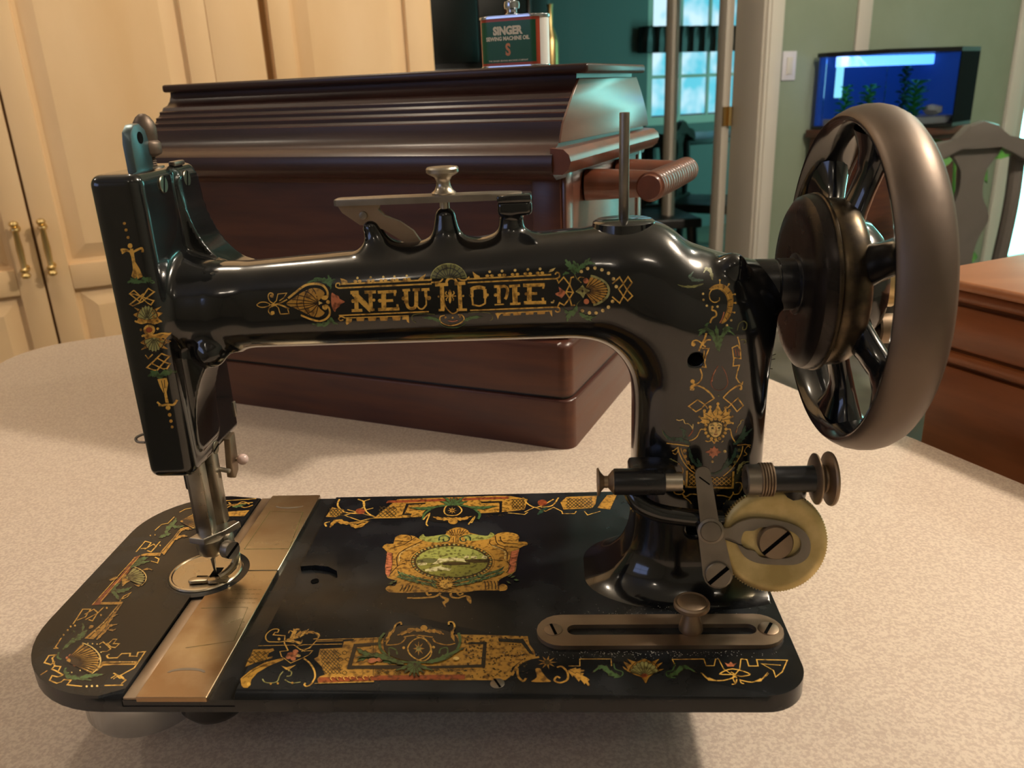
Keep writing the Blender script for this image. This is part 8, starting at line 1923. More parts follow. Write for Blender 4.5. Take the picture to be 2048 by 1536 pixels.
7Lu1 31 -558,1548 -47,-93 -46,-92 -45,-90
7Lu1 31 -673,1551 68,-96 67,-95 66,-92
7Lu1 31 -501,1546 -47,-93 -46,-91 -46,-90
7Lu1 32 -616,1549 68,-96 67,-94
7Lu1 31 -491,1452 -47,-92 -46,-89
7Lu1 32 -558,1548 67,-96
7Lu1 31 -481,1359 -47,-90
7Lu1 31 965,1513 44,-91
7Lu1 32 998,1698 -37,-93
7Lu1 31 961,1605 45,-93 44,-91
7Lu1 32 1040,1696 -38,-92 -37,-91
7Lu1 31 956,1699 46,-95 44,-93 44,-91
7Lu1 31 1081,1695 -38,-92 -37,-91 -37,-89
7Lu1 31 998,1698 45,-95 44,-93 44,-91
7Lu1 31 1122,1694 -38,-92 -38,-91 -37,-89
7Lu1 31 1040,1696 44,-94 44,-93
7Lu1 31 1125,1601 -38,-91 -37,-89
7Lu1 32 1081,1695 44,-94
7Lu1 31 1128,1509 -38,-89
7Lu1 31 1656,1530 45,-85
7Lu1 32 1706,1699 -48,-85
7Lu1 31 1658,1614 44,-86 44,-84
7Lu1 31 1754,1698 -50,-85 -48,-83
7Lu1 31 1659,1700 45,-87 45,-86 43,-85
7Lu1 31 1800,1696 -49,-84 -49,-84 -47,-82
7Lu1 31 1706,1699 45,-87 44,-86 43,-85
7Lu1 31 1847,1695 -49,-85 -49,-83 -48,-82
7Lu1 31 1754,1698 44,-88 43,-86 43,-84
7Lu1 31 1894,1694 -50,-85 -49,-83 -49,-82
7Lu1 31 1800,1696 44,-87 43,-86 43,-84
7Lu1 31 1941,1692 -50,-84 -50,-84 -49,-82
7Lu1 31 1847,1695 44,-87 43,-86 42,-85
7Lu1 31 1988,1691 -51,-85 -50,-83 -49,-82
7Lu1 31 1894,1694 43,-88 43,-85
7Lu1 31 1984,1605 -50,-83 -50,-82
7Lu1 31 1941,1692 43,-87
7Lu1 31 1980,1521 -50,-82
7Lu1 32 -1343,1411 65,-95
7Lu1 32 -1325,1505 -18,-94
7Lu1 32 -1367,1506 66,-96 65,-95
7Lu1 32 -1283,1503 -18,-93 -18,-92
7Lu1 32 -1325,1505 65,-96 65,-95
7Lu1 32 -1241,1502 -19,-93 -18,-93
7Lu1 32 -1283,1503 65,-95 64,-95
7Lu1 32 -1199,1501 -19,-93 -18,-93
7Lu1 32 -1241,1502 65,-96
7Lu1 32 -1176,1406 -19,-92
7Pb1 0 -398,1616 247,19 5,-35 -215,-20 -14,-225 92,-2 -4,-41 -116,3
7Pb1 0 566,1641 269,9 14,-326 -156,-17 -3,37 125,13 -11,251 -235,-10
7Pr1 0 -655,1701 1567,65 3,-57 -1579,-73
7Lu1 16 -208,1439 22,16 21,-30
7Lu1 15 -397,1320 22,16 21,-29
7Lu1 15 805,1264 23,16 18,-29
7Lu1 16 -252,1749 23,17 21,-31
7Lu1 16 857,1589 24,17 18,-31
7Lu1 15 809,1288 23,15 18,-28
7Lu1 16 -489,1516 22,17 22,-30
7Lu1 15 -326,1311 22,16 21,-29
7Lu1 16 655,1644 23,16 19,-31
7Lu1 15 -341,1307 22,15 21,-29
7Lu1 16 -335,1574 22,16 22,-30
7Lu1 15 696,1277 23,16 18,-29
7Lu1 15 886,1312 24,15 17,-28
7Lu1 15 -538,1291 22,16 21,-29
7Lu1 15 -231,1319 22,16 21,-29
7Lu1 16 582,1547 23,17 19,-31
7Lu1 16 -398,1764 23,17 22,-32
7Lu1 16 -438,1456 22,17 21,-30
7Lu1 15 -332,1276 22,15 21,-29
7Lu1 16 -396,1444 22,16 22,-29
7Lu1 16 -598,1751 23,17 22,-32
7Lu1 16 -516,1340 21,16 22,-29
7Lu1 15 837,1467 24,16 18,-29
7Lu1 16 -348,1762 23,17 21,-32
7Lu1 15 840,1279 23,15 18,-28
7Lu1 15 596,1417 23,16 19,-30
7Lu1 16 -231,1591 22,16 21,-30
7Lu1 16 785,1722 24,16 19,-31
7Lu1 16 -572,1513 22,16 22,-30
7Lu1 16 -473,1536 22,16 22,-30
7Lu1 16 -541,1488 22,16 22,-30
7Lu1 16 -553,1601 22,17 23,-31
7Lu1 16 -456,1420 22,16 21,-30
7Lu1 15 658,1256 23,15 18,-28
7Lu1 16 -350,1356 22,16 21,-29
7Lu1 16 804,1624 24,17 18,-31
7Lu1 15 -329,1295 22,15 21,-29
7Lu1 15 893,1452 24,16 17,-30
7Lu1 16 -476,1610 22,17 22,-31
7Lu1 15 -436,1302 21,16 21,-29
7Lu1 15 750,1363 23,16 18,-29
7Lu1 15 -317,1273 21,15 21,-28
7Lu1 16 -418,1470 22,16 22,-30
7Lu1 16 -561,1480 21,16 22,-29
7Lu1 16 -279,1601 22,16 22,-30
7Lu1 15 873,1371 23,16 18,-29
7Lu1 15 -222,1283 22,16 21,-29
7Lu1 15 -188,1283 22,16 20,-29
7Lu1 16 889,1657 24,17 18,-31
7Lu1 16 -420,1703 23,16 22,-31
7Lu1 16 -231,1718 23,17 21,-31
7Lu1 16 764,1600 24,16 18,-30
7Lu1 16 730,1506 24,16 18,-30
7Lu1 16 -568,1343 21,15 22,-29
7Lu1 16 871,1589 23,16 18,-30
7Lu1 16 -611,1650 22,17 22,-31
7Lu1 15 -221,1334 22,16 21,-29
7Lu1 15 725,1416 23,16 18,-30
7Lu1 16 -374,1714 22,17 22,-31
7Lu1 16 -256,1566 22,16 21,-30
7Pb2 0 -140,1349 9,60 29,58 41,46 51,31 62,18 65,10 69,0 72,-9 69,-18 64,-28 61,-36 49,-46 40,-60 29,-68 7,-57 -18,-41 -38,-32 -55,-24 -74,-18 -91,-12 -89,-3 -88,4 -86,13 -71,28 -52,52 -38,67
7Cg3 43 117,1404 -2,37 3,42 8,40 15,27 25,13 33,2 36,-5 30,-14 25,-23 23,-33 18,-37 9,-34 -2,-34 -10,-35 -16,-31 -20,-22 -27,-10 -34,-2 -33,5 -28,10 -19,18 -16,25 -11,30
7Po3 0 218,1414 21,15 44,-17 -41,-15
7Cd3 12 218,1414 21,15 44,-17 -41,-15
7Po3 0 218,1414 24,-16 30,-55 -40,32
7Cd3 12 218,1414 24,-16 30,-55 -40,32
7Po3 0 218,1414 14,-39 -3,-60 -16,61
7Cd3 12 218,1414 14,-39 -3,-60 -16,61
7Po3 0 218,1414 -5,-38 -33,-31 17,54
7Cd3 12 218,1414 -5,-38 -33,-31 17,54
7Po3 0 218,1414 -21,-16 -44,17 41,15
7Cd3 12 218,1414 -21,-16 -44,17 41,15
7Po3 0 218,1414 -25,16 -30,56 41,-33
7Cd3 12 218,1414 -25,16 -30,56 41,-33
7Po3 0 218,1414 -14,38 3,62 16,-62
7Cd3 12 218,1414 -14,38 3,62 16,-62
7Po3 0 218,1414 5,38 34,31 -18,-54
7Cd3 12 218,1414 5,38 34,31 -18,-54
7Pn3 0 224,1559 -16,16 -20,28 -24,32 -14,-14 -23,22 -24,21 -13,-16 -25,12 -21,9 -4,-7 -19,8 19,-14 4,-12 21,-16 24,-15 13,-31 23,-7 23,-7 13,-29 24,1 22,1 16,-5
7Cd3 13 224,1559 -16,16 -20,28 -24,32 -14,-14 -23,22 -24,21 -13,-16 -25,12 -21,9 -4,-7 -19,8 19,-14 4,-12 21,-16 24,-15 13,-31 23,-7 23,-7 13,-29 24,1 22,1 16,-5
7Pn3 0 226,1556 -12,27 -15,41 -18,47 -18,2 -19,38 -20,35 -17,-3 -22,28 -20,22 -5,-3 -17,19 16,-25 1,-13 19,-28 21,-30 6,-34 22,-23 22,-25 7,-35 25,-21 23,-18 15,-18
7Cd3 13 226,1556 -12,27 -15,41 -18,47 -18,2 -19,38 -20,35 -17,-3 -22,28 -20,22 -5,-3 -17,19 16,-25 1,-13 19,-28 21,-30 6,-34 22,-23 22,-25 7,-35 25,-21 23,-18 15,-18
7Pn3 0 228,1552 -4,23 -2,32 -2,37 -12,0 -7,31 -6,31 -12,-5 -10,26 -10,22 -2,-8 -8,17 5,-20 -5,-1 7,-25 9,-27 -7,-16 11,-23 12,-24 -6,-17 16,-23 15,-21 8,-18
7Cd3 13 228,1552 -4,23 -2,32 -2,37 -12,0 -7,31 -6,31 -12,-5 -10,26 -10,22 -2,-8 -8,17 5,-20 -5,-1 7,-25 9,-27 -7,-16 11,-23 12,-24 -6,-17 16,-23 15,-21 8,-18
7Pn3 0 229,1547 1,23 4,28 5,33 -13,9 1,31 0,29 -12,6 -4,29 -5,25 -4,-4 -4,20 0,-20 -5,4 1,-25 3,-29 -11,-5 6,-29 8,-31 -11,-9 12,-33 11,-29 5,-22
7Cd3 13 229,1547 1,23 4,28 5,33 -13,9 1,31 0,29 -12,6 -4,29 -5,25 -4,-4 -4,20 0,-20 -5,4 1,-25 3,-29 -11,-5 6,-29 8,-31 -11,-9 12,-33 11,-29 5,-22
7Pn3 0 229,1543 5,18 10,20 11,22 -10,18 7,23 6,23 -11,16 3,26 2,25 -6,2 1,19 -4,-16 -4,8 -5,-22 -4,-25 -13,5 0,-30 1,-31 -12,0 5,-36 6,-33 0,-23
7Cd3 13 229,1543 5,18 10,20 11,22 -10,18 7,23 6,23 -11,16 3,26 2,25 -6,2 1,19 -4,-16 -4,8 -5,-22 -4,-25 -13,5 0,-30 1,-31 -12,0 5,-36 6,-33 0,-23
7Pn3 0 228,1538 12,18 19,17 21,20 -2,35 17,23 17,22 -2,34 15,29 12,27 -1,13 11,24 -14,-18 -6,3 -14,-21 -16,-27 -18,5 -12,-35 -11,-37 -18,0 -7,-47 -6,-40 -7,-26
7Cd3 13 228,1538 12,18 19,17 21,20 -2,35 17,23 17,22 -2,34 15,29 12,27 -1,13 11,24 -14,-18 -6,3 -14,-21 -16,-27 -18,5 -12,-35 -11,-37 -18,0 -7,-47 -6,-40 -7,-26
7Pn3 0 227,1536 15,4 22,-3 25,-2 5,29 22,6 22,6 6,30 20,14 18,14 2,12 15,13 -17,-7 -6,8 -19,-8 -22,-11 -17,17 -19,-20 -18,-21 -18,15 -16,-31 -14,-27 -13,-15
7Cd3 13 227,1536 15,4 22,-3 25,-2 5,29 22,6 22,6 6,30 20,14 18,14 2,12 15,13 -17,-7 -6,8 -19,-8 -22,-11 -17,17 -19,-20 -18,-21 -18,15 -16,-31 -14,-27 -13,-15
7Ln3 81 221,1569 -42,-8 -60,-11 -65,-15 -53,-24 -40,-33 -34,-42 -28,-45 -19,-43 -7,-44 2,-47 5,-41 4,-29
7Ln3 80 242,1568 36,-10 51,-13 56,-19 49,-26 42,-36 39,-45 33,-46 23,-42 7,-41 -3,-40 -8,-35 -5,-25
7Pn3 0 -2,1527 -30,-2 -24,-4 -46,6 -27,-19 -44,10 -25,-16 -46,12 -29,-11 -40,7 -15,-7 -34,3 35,-11 17,-13 41,-10 32,-22 46,-2 33,-19 40,18 34,-6 38,29 23,11 27,15
7Cd3 13 -2,1527 -30,-2 -24,-4 -46,6 -27,-19 -44,10 -25,-16 -46,12 -29,-11 -40,7 -15,-7 -34,3 35,-11 17,-13 41,-10 32,-22 46,-2 33,-19 40,18 34,-6 38,29 23,11 27,15
7Pn3 0 435,1484 30,-12 25,-9 45,-26 31,8 45,-14 27,21 45,5 27,24 37,13 14,14 32,13 -33,-5 -16,5 -38,-9 -31,8 -44,-15 -28,14 -41,-13 -31,17 -43,-9 -25,2 -30,-1
7Cd3 12 435,1484 30,-12 25,-9 45,-26 31,8 45,-14 27,21 45,5 27,24 37,13 14,14 32,13 -33,-5 -16,5 -38,-9 -31,8 -44,-15 -28,14 -41,-13 -31,17 -43,-9 -25,2 -30,-1
7Po3 0 238,1233 -23,2 -33,20 -14,-21 -35,14 -13,-19 -32,15 -34,22 -20,-14 -31,14 -8,-6 -27,9 27,-17 8,-14 31,-18 21,-34 36,-9 34,-4 22,-21 31,20 22,-13 23,33 20,12
7Cd3 12 238,1233 -23,2 -33,20 -14,-21 -35,14 -13,-19 -32,15 -34,22 -20,-14 -31,14 -8,-6 -27,9 27,-17 8,-14 31,-18 21,-34 36,-9 34,-4 22,-21 31,20 22,-13 23,33 20,12
7Po3 0 241,1204 23,-13 30,-35 19,12 37,-21 17,20 33,6 34,12 12,36 26,21 5,14 22,20 -24,-12 -10,5 -27,-17 -23,11 -29,-24 -28,-16 -17,19 -31,-12 -20,21 -28,-18 -22,0
7Cd3 12 241,1204 23,-13 30,-35 19,12 37,-21 17,20 33,6 34,12 12,36 26,21 5,14 22,20 -24,-12 -10,5 -27,-17 -23,11 -29,-24 -28,-16 -17,19 -31,-12 -20,21 -28,-18 -22,0
7Po3 0 319,1137 -7,-41 -27,-25 -37,1 -32,26 -17,42 7,42 27,25 37,-1 33,-27
7Lg3 48 -116,1187 12,38 17,57 17,49 12,16 2,-37 -4,-70 -4,-76 -1,-57 6,-31 9,-19 9,-12 6,-9
7Lg3 48 491,1094 7,36 10,54 8,49 1,18 -11,-29 -18,-59 -20,-64 -12,-43
5Po0 0 -506,563 10,46 28,35 43,-4 36,3 -2,65 -3,75 27,43 41,22 52,-5 52,-16 33,-8 30,-13 31,-34 39,-33 55,-22 66,0 89,49 75,61 11,40 -1,37 31,47 40,39 38,17 41,1 44,-14 40,-27 25,-45 24,-44 34,-20 49,-20 81,-48 83,-31 49,40 43,53 58,22 60,4 60,-19 50,-31 24,-36 8,-41 -6,-51 0,-41 42,-2 45,0 22,-33 -1,-40 -44,-22 -49,-49 -14,-132 -4,-145 -2,-112 -9,-86 -34,-47 -44,-32 -47,-37 -38,-41 -16,-60 4,-48 33,4 37,10 19,-27 2,-34 -18,-27 -50,-18 -107,2 -121,1 -89,-22 -83,-21 -86,6 -91,12 -104,3 -108,-1 -108,-7 -102,-5 -96,4 -76,13 -34,29 -8,32 10,26 21,20 28,4 24,11 10,44 -9,49 -51,21 -58,28 -35,72 -24,91 -17,100 -13,103 -9,94 -15,81 -39,52
5Cd0 14 -506,563 10,46 28,35 43,-4 36,3 -2,65 -3,75 27,43 41,22 52,-5 52,-16 33,-8 30,-13 31,-34 39,-33 55,-22 66,0 89,49 75,61 11,40 -1,37 31,47 40,39 38,17 41,1 44,-14 40,-27 25,-45 24,-44 34,-20 49,-20 81,-48 83,-31 49,40 43,53 58,22 60,4 60,-19 50,-31 24,-36 8,-41 -6,-51 0,-41 42,-2 45,0 22,-33 -1,-40 -44,-22 -49,-49 -14,-132 -4,-145 -2,-112 -9,-86 -34,-47 -44,-32 -47,-37 -38,-41 -16,-60 4,-48 33,4 37,10 19,-27 2,-34 -18,-27 -50,-18 -107,2 -121,1 -89,-22 -83,-21 -86,6 -91,12 -104,3 -108,-1 -108,-7 -102,-5 -96,4 -76,13 -34,29 -8,32 10,26 21,20 28,4 24,11 10,44 -9,49 -51,21 -58,28 -35,72 -24,91 -17,100 -13,103 -9,94 -15,81 -39,52
5Lo0 73 -46,-440 18,-1 26,0 29,-1 28,0 26,1 26,1 26,2 25,2 26,4 25,4 23,5 20,8 15,14 13,17 10,17 7,11
5Po0 0 281,-370 10,-8 19,-19 20,-19 23,-12 25,-11 18,-14 5,-21 -1,-24 -5,-20 -9,-11 -11,-7 -7,-11 4,-20 8,-22 4,-15 -5,0 -10,9 -9,13 -10,19 -11,24 -5,21 7,14 11,10 4,12 -12,16 -21,18 -17,18 -13,23 -10,24
5Cd0 12 281,-370 10,-8 19,-19 20,-19 23,-12 25,-11 18,-14 5,-21 -1,-24 -5,-20 -9,-11 -11,-7 -7,-11 4,-20 8,-22 4,-15 -5,0 -10,9 -9,13 -10,19 -11,24 -5,21 7,14 11,10 4,12 -12,16 -21,18 -17,18 -13,23 -10,24
5Lo0 68 402,-357 3,-13 3,-19 6,-20 9,-15 14,-10 17,-8 19,-4 18,-1 17,6 18,11 16,12 15,7 11,1 11,-3 8,-3 5,-3
5Po0 0 573,-404 13,1 18,-8 15,-15 10,-24 6,-31 4,-26 1,-19 -1,-16 -4,-8 -8,4 -11,11 -10,14 -10,18 -10,20 -7,21 -5,22 -3,23
5Cd0 12 573,-404 13,1 18,-8 15,-15 10,-24 6,-31 4,-26 1,-19 -1,-16 -4,-8 -8,4 -11,11 -10,14 -10,18 -10,20 -7,21 -5,22 -3,23
5Lo0 59 145,-339 4,-11 6,-16 7,-16 8,-9 8,-1 10,5 9,6 6,4
5Lo0 58 472,-358 6,-8 7,-13 9,-11 9,-5 9,3 11,9 9,10 7,7
5Ps1 0 -428,462 68,-28 38,-208 12,-167 -2,-113 -49,65 -33,149
5Cd1 13 -428,462 68,-28 38,-208 12,-167 -2,-113 -49,65 -33,149
5Ps1 0 1005,444 93,52 -24,-260 -15,-198 -70,-47 6,246
5Cd1 13 1005,444 93,52 -24,-260 -15,-198 -70,-47 6,246
5Lr1 22 -434,418 80,-28
5Lr1 22 997,409 88,34
5Lr1 22 -423,362 79,-24
5Lr1 22 999,354 83,33
5Lr1 22 -413,306 78,-20
5Lr1 22 1002,298 76,33
5Lr1 22 -402,251 77,-16
5Lr1 21 1004,244 70,33
5Lr1 22 -392,197 76,-13
5Lr1 21 1007,190 64,33
5Lr1 21 -381,143 74,-10
5Lr1 21 1009,137 59,32
5Lr1 21 -371,90 73,-6
5Lr1 21 1012,84 52,32
5Lr1 21 -361,37 72,-3
5Lr1 21 1014,32 47,32
5Pl1 0 -104,767 5,32 16,35 16,18 11,-12 10,-27 18,-19 30,0 38,8 39,9 40,11 40,11 36,4 29,-9 24,-16 12,-24 -4,-36 -16,-43 -26,-32 -39,-15 -49,-4 -47,3 -41,8 -39,14 -33,17 -31,20 -25,23
5Pl1 0 791,814 -11,27 -23,23 -19,9 -7,-19 -4,-34 -14,-23 -33,0 -45,11 -42,11 -36,10 -34,10 -31,1 -32,-15 -29,-24 -12,-26 16,-31 33,-33 38,-22 43,-3 49,9 44,10 36,6 32,7 28,13 24,24 21,31
5Le1 46 143,697 -1,16 -3,24 -1,25 4,19 10,13 14,9 16,5 16,0 17,-6 17,-12 16,-15 10,-15 5,-19 -1,-22 -4,-20 -6,-14 -10,-6 -14,-2 -14,3 -11,6 -6,11 -3,17 -1,17 -2,11
5Le1 46 516,689 -2,16 -3,24 -5,25 -7,19 -13,13 -16,10 -18,6 -16,1 -15,-5 -15,-11 -12,-15 -7,-15 0,-19 5,-22 8,-20 9,-14 12,-7 14,-2 14,2 9,6 4,11 -1,17 -2,16 -1,12
5Po1 0 214,884 10,32 26,37 28,27 28,14 31,5 30,-1 27,-8 26,-15 21,-18 19,-22 15,-25 3,-22 -15,-13 -26,-10 -25,-14 -18,-23 -16,-27 -19,-15 -23,4 -25,17 -26,18 -29,17 -28,19
5Cd1 15 214,884 10,32 26,37 28,27 28,14 31,5 30,-1 27,-8 26,-15 21,-18 19,-22 15,-25 3,-22 -15,-13 -26,-10 -25,-14 -18,-23 -16,-27 -19,-15 -23,4 -25,17 -26,18 -29,17 -28,19
5Pu1 0 833,232 -2,-62 -14,-59 -25,-56 -35,-50 -44,-44 -54,-37 -60,-30 -65,-21 -70,-13 -73,-3 -74,5 -73,15 -71,23 -68,32 -62,39 -56,46 -47,52 -38,57 -28,60 -16,62 -5,63 8,62 21,60 32,55 44,50 54,42 63,34 70,24 76,15 79,3 80,-7 79,-17 76,-27 70,-37 63,-44 55,-51 45,-57 33,-60 22,-62
5Lo1 60 -260,-304 -7,6 -11,7 -10,9 -5,9 0,12 4,14 7,12 7,8 10,1 13,-3 12,-6 9,-8 4,-12 1,-16 0,-15 0,-10
5Lo1 59 916,-319 12,2 18,2 18,3 13,8 6,12 3,17 -1,17 -3,14 -6,11 -10,10 -10,7 -11,3 -9,-3 -11,-8 -8,-9 -5,-10 1,-10 4,-11 6,-10 4,-7
5Ld2 21 295,806 -73,146
5Ld2 21 310,806 -50,145
5Ld2 21 326,805 -28,145
5Ld2 21 342,805 -5,145
5Ld2 21 358,805 17,144
5Ld2 21 374,804 39,144
5Ld2 21 390,804 61,143
5Ld2 17 307,768 15,-140
5Ld2 17 336,767 16,-139
5Ld2 17 361,767 15,-140
5Co2 54 819,232 -2,-59 -13,-57 -24,-54 -34,-48 -44,-43 -51,-36 -59,-28 -64,-21 -68,-12 -71,-3 -71,5 -72,14 -69,23 -66,30 -60,38 -54,44 -46,50 -37,55 -26,58 -16,60 -4,61 8,59 20,57 31,53 43,48 52,40 61,33 69,23 73,14 77,4 77,-7 77,-17 73,-26 69,-35 61,-42 53,-49 43,-54 33,-58 21,-60
5Po2 0 800,232 -5,-16 -14,1 -9,16 6,16 14,0
5Pk2 0 800,192 -6,-16 -14,0 -8,16 6,16 14,0
5Po2 0 794,152 -6,-16 -14,1 -8,15 6,16 14,0
5Pk2 0 782,114 -5,-16 -14,1 -8,15 5,16 14,0
5Po2 0 765,78 -6,-16 -13,0 -8,16 5,16 14,-1
5Pk2 0 743,44 -6,-15 -14,0 -8,15 6,16 13,0
5Po2 0 715,13 -6,-15 -13,0 -8,15 5,16 14,-1
5Pk2 0 683,-15 -5,-15 -14,0 -8,16 6,15 13,0
5Po2 0 647,-39 -5,-15 -14,0 -8,15 6,15 13,0
5Pk2 0 608,-60 -6,-15 -13,0 -8,16 5,15 14,-1
5Po2 0 565,-76 -5,-15 -14,0 -8,15 5,15 14,0
5Pk2 0 520,-89 -5,-15 -14,0 -8,16 5,15 14,-1
5Po2 0 473,-97 -5,-15 -14,0 -8,15 5,15 14,0
5Pk2 0 424,-101 -5,-15 -13,1 -9,15 5,15 14,-1
5Po2 0 375,-100 -5,-15 -14,0 -8,15 5,15 13,0
5Pk2 0 325,-95 -5,-15 -13,0 -9,16 5,15 14,-1
5Po2 0 276,-85 -5,-15 -14,0 -8,15 5,15 13,0
5Pk2 0 228,-71 -5,-15 -14,0 -9,15 5,15 14,0
5Po2 0 181,-53 -5,-16 -14,1 -9,15 5,15 14,0
5Pk2 0 136,-32 -4,-15 -14,0 -9,16 4,15 14,0
5Po2 0 94,-6 -4,-15 -14,0 -9,15 4,16 14,0
5Pk2 0 56,23 -5,-15 -14,0 -9,16 5,15 14,0
5Po2 0 21,55 -5,-15 -14,0 -9,16 5,15 14,0
5Pk2 0 -10,90 -4,-16 -14,1 -9,15 4,16 14,0
5Po2 0 -35,127 -5,-16 -14,1 -9,16 4,15 14,0
5Pk2 0 -56,166 -5,-16 -14,0 -9,17 4,15 14,0
5Po2 0 -71,206 -5,-16 -14,1 -10,16 5,16 14,0
5Pk2 0 -81,247 -4,-16 -14,0 -10,17 4,16 15,0
5Po2 0 -84,289 -5,-17 -14,1 -10,16 5,16 14,0
5Pk2 0 -82,330 -4,-17 -15,0 -9,17 4,17 14,-1
5Po2 0 -73,370 -5,-17 -14,0 -10,17 5,17 14,-1
5Pk2 0 -58,408 -5,-16 -14,0 -10,17 4,16 15,0
5Po2 0 -38,445 -5,-17 -14,0 -10,17 5,17 14,0
5Pk2 0 -12,479 -4,-17 -15,0 -10,17 5,17 15,0
5Po2 0 20,510 -5,-17 -14,0 -10,17 5,17 14,0
5Pk2 0 57,537 -5,-17 -15,0 -9,17 4,18 15,-1
5Po2 0 98,560 -5,-17 -15,0 -9,18 4,17 15,0
5Pk2 0 143,579 -5,-17 -15,0 -10,17 5,18 15,-1
5Po2 0 191,593 -5,-17 -15,0 -10,18 6,17 14,0
5Pk2 0 241,602 -5,-17 -15,0 -9,18 5,17 15,0
5Po2 0 293,606 -5,-17 -14,0 -10,18 6,17 14,0
5Pk2 0 347,605 -6,-17 -14,0 -10,18 6,17 14,0
5Po2 0 400,599 -5,-17 -15,0 -9,18 5,17 15,0
5Pk2 0 453,588 -6,-17 -14,0 -9,17 5,18 15,-1
5Po2 0 504,572 -6,-17 -14,0 -9,17 5,18 15,-1
5Pk2 0 553,551 -6,-17 -14,0 -9,18 6,17 14,0
5Po2 0 599,526 -6,-17 -14,1 -9,17 6,17 14,0
5Pk2 0 642,498 -6,-17 -15,0 -8,17 6,17 14,0
5Po2 0 680,466 -6,-17 -14,0 -9,17 6,17 14,0
5Pk2 0 714,431 -6,-17 -14,0 -9,17 6,17 14,0
5Po2 0 742,394 -6,-17 -14,0 -8,17 6,17 14,-1
5Pk2 0 766,355 -6,-17 -15,0 -8,17 6,16 14,0
5Po2 0 783,314 -6,-16 -14,0 -8,17 6,16 14,0
5Pk2 0 795,273 -6,-16 -14,0 -8,17 6,16 14,0
5Ld2 26 -381,707 35,-6 50,-11 51,-7 36,2 16,16 4,26 -2,29 -4,23 -6,16 -12,14 -11,10 -9,8
5Ld2 25 -253,158 -12,48 -17,71 -11,81 10,75 45,73 71,77 73,69 50,48
5Ld2 25 966,272 0,35 1,52 -4,56 -16,48 -37,38 -53,34 -52,30 -38,27 -18,24 -6,21 0,17 -1,12
5Ld2 26 -364,560 18,8 25,10 29,15 26,20 26,28 27,35 25,36 19,28 13,21 9,15 5,12 4,8
5Ld2 26 862,775 4,-26 4,-37 9,-39 20,-29 38,-17 52,-11 51,-7 34,-5
5Ld2 25 803,776 4,-29 5,-41 8,-44 12,-35 17,-25 21,-20 24,-16 29,-13 38,-10 45,-5 42,-4 29,-2
5Ld2 25 -215,258 28,7 41,9 40,10 28,6
5Ld2 24 751,276 34,-5 51,-5 50,-6 34,-4
5Ld2 24 -307,-6 9,31 13,46 16,48 16,39 18,25 21,18 20,13 14,10
5Ld2 24 967,238 10,-18 14,-25 13,-29 5,-29 -5,-34 -12,-38 -13,-34 -9,-24
5Lw2 20 -252,259 -5,32 -8,47 -3,53 12,50 37,51 54,53 55,48 38,34
5Lw2 19 937,289 2,29 3,41 -1,46 -12,41 -31,37 -45,36 -45,32 -30,23
5Pl3 0 749,233 -1,-49 -11,-47 -21,-44 -29,-40 -37,-36 -44,-29 -50,-24 -55,-17 -58,-10 -61,-3 -61,5 -61,12 -60,18 -56,26 -51,31 -46,37 -39,41 -30,46 -23,48 -12,49 -3,50 7,49 18,46 27,43 37,39 44,33 52,27 58,19 62,11 65,3 66,-6 64,-13 63,-22 57,-28 52,-35 45,-40 37,-44 28,-47 19,-49
5Pm4 0 -62,307 129,23 118,-27 138,-54 128,32 186,14 105,-2 9,-85 -16,-91 -76,-89 -103,-63 -174,-29 -171,26 -118,58 -87,92 -52,92
5Pt5 0 -56,272 106,50 125,-19 2,-85 -141,2 -75,1
5Pu5 0 479,280 159,6 103,-10 7,-60 -151,-6 -96,36
5Pu5 0 234,208 127,32 189,-20 13,-43 -193,-13 -113,10
5Pw5 0 172,251 20,69 49,-18 111,23 125,-28 36,-77 -59,27 -95,10 -110,-15 -51,-42 -74,-7
5Pw5 0 -46,204 70,33 50,-18 -4,-42 -73,-7
5Pw5 0 466,315 24,43 38,-1 5,-52
5Pw5 0 556,305 1,43 61,-1 10,-52
5Pw5 0 674,303 14,60 48,-19 6,-51
5Pw5 0 65,86 69,32 35,16 45,16 24,24 15,-41 106,-35 -14,-41 -123,27 -23,-33 -91,-6 -34,8
5Pt5 0 338,532 -3,-9 -9,-5 -12,1 -10,5 -5,8 3,9 9,5 12,0 10,-6
5Pm5 0 231,512 -2,-8 -7,-5 -10,0 -8,5 -4,9 1,8 8,5 9,0 9,-5
5Pe6 0 -241,79 21,-67 53,-67 -36,92
5Pn6 0 -212,0 31,-10 28,41 -42,3
5Lk6 10 -212,0 59,31
5Pn6 0 -196,44 24,-59 53,-50 -39,81
5Pe6 0 -171,17 25,-47 47,-24 -39,61
5Lk6 10 -171,17 72,-71
5Pn6 0 -152,5 30,-48 52,-21 -47,61
5Pn6 0 -125,-12 26,-42 44,-13 -39,53
5Lk6 10 -125,-12 70,-55
5Pe6 0 -105,-31 31,-35 46,1 -46,42
5Pn6 0 -87,-15 30,-58 58,-41 -48,77
5Lk6 10 -87,-15 88,-99
5Pn6 0 -54,-19 16,-58 46,-56 -29,80
5Pe6 0 -37,-61 30,-35 44,1 -44,42
5Lk6 10 -37,-61 74,-34
5Pn6 0 -8,-97 30,-8 27,41 -41,2
5Pn6 0 7,-77 30,-37 45,-2 -44,45
5Lk6 10 7,-77 75,-39
5Pe6 0 23,-89 37,-34 53,5 -55,39
5Pn6 0 49,-88 30,-41 50,-12 -46,52
5Lk6 10 49,-88 80,-53
5Pn6 0 77,-117 29,-22 35,23 -42,21
5Pe6 0 97,-119 29,-27 39,14 -43,30
5Lk6 10 97,-119 68,-13
5Pn6 0 109,-108 35,-43 57,-14 -54,55
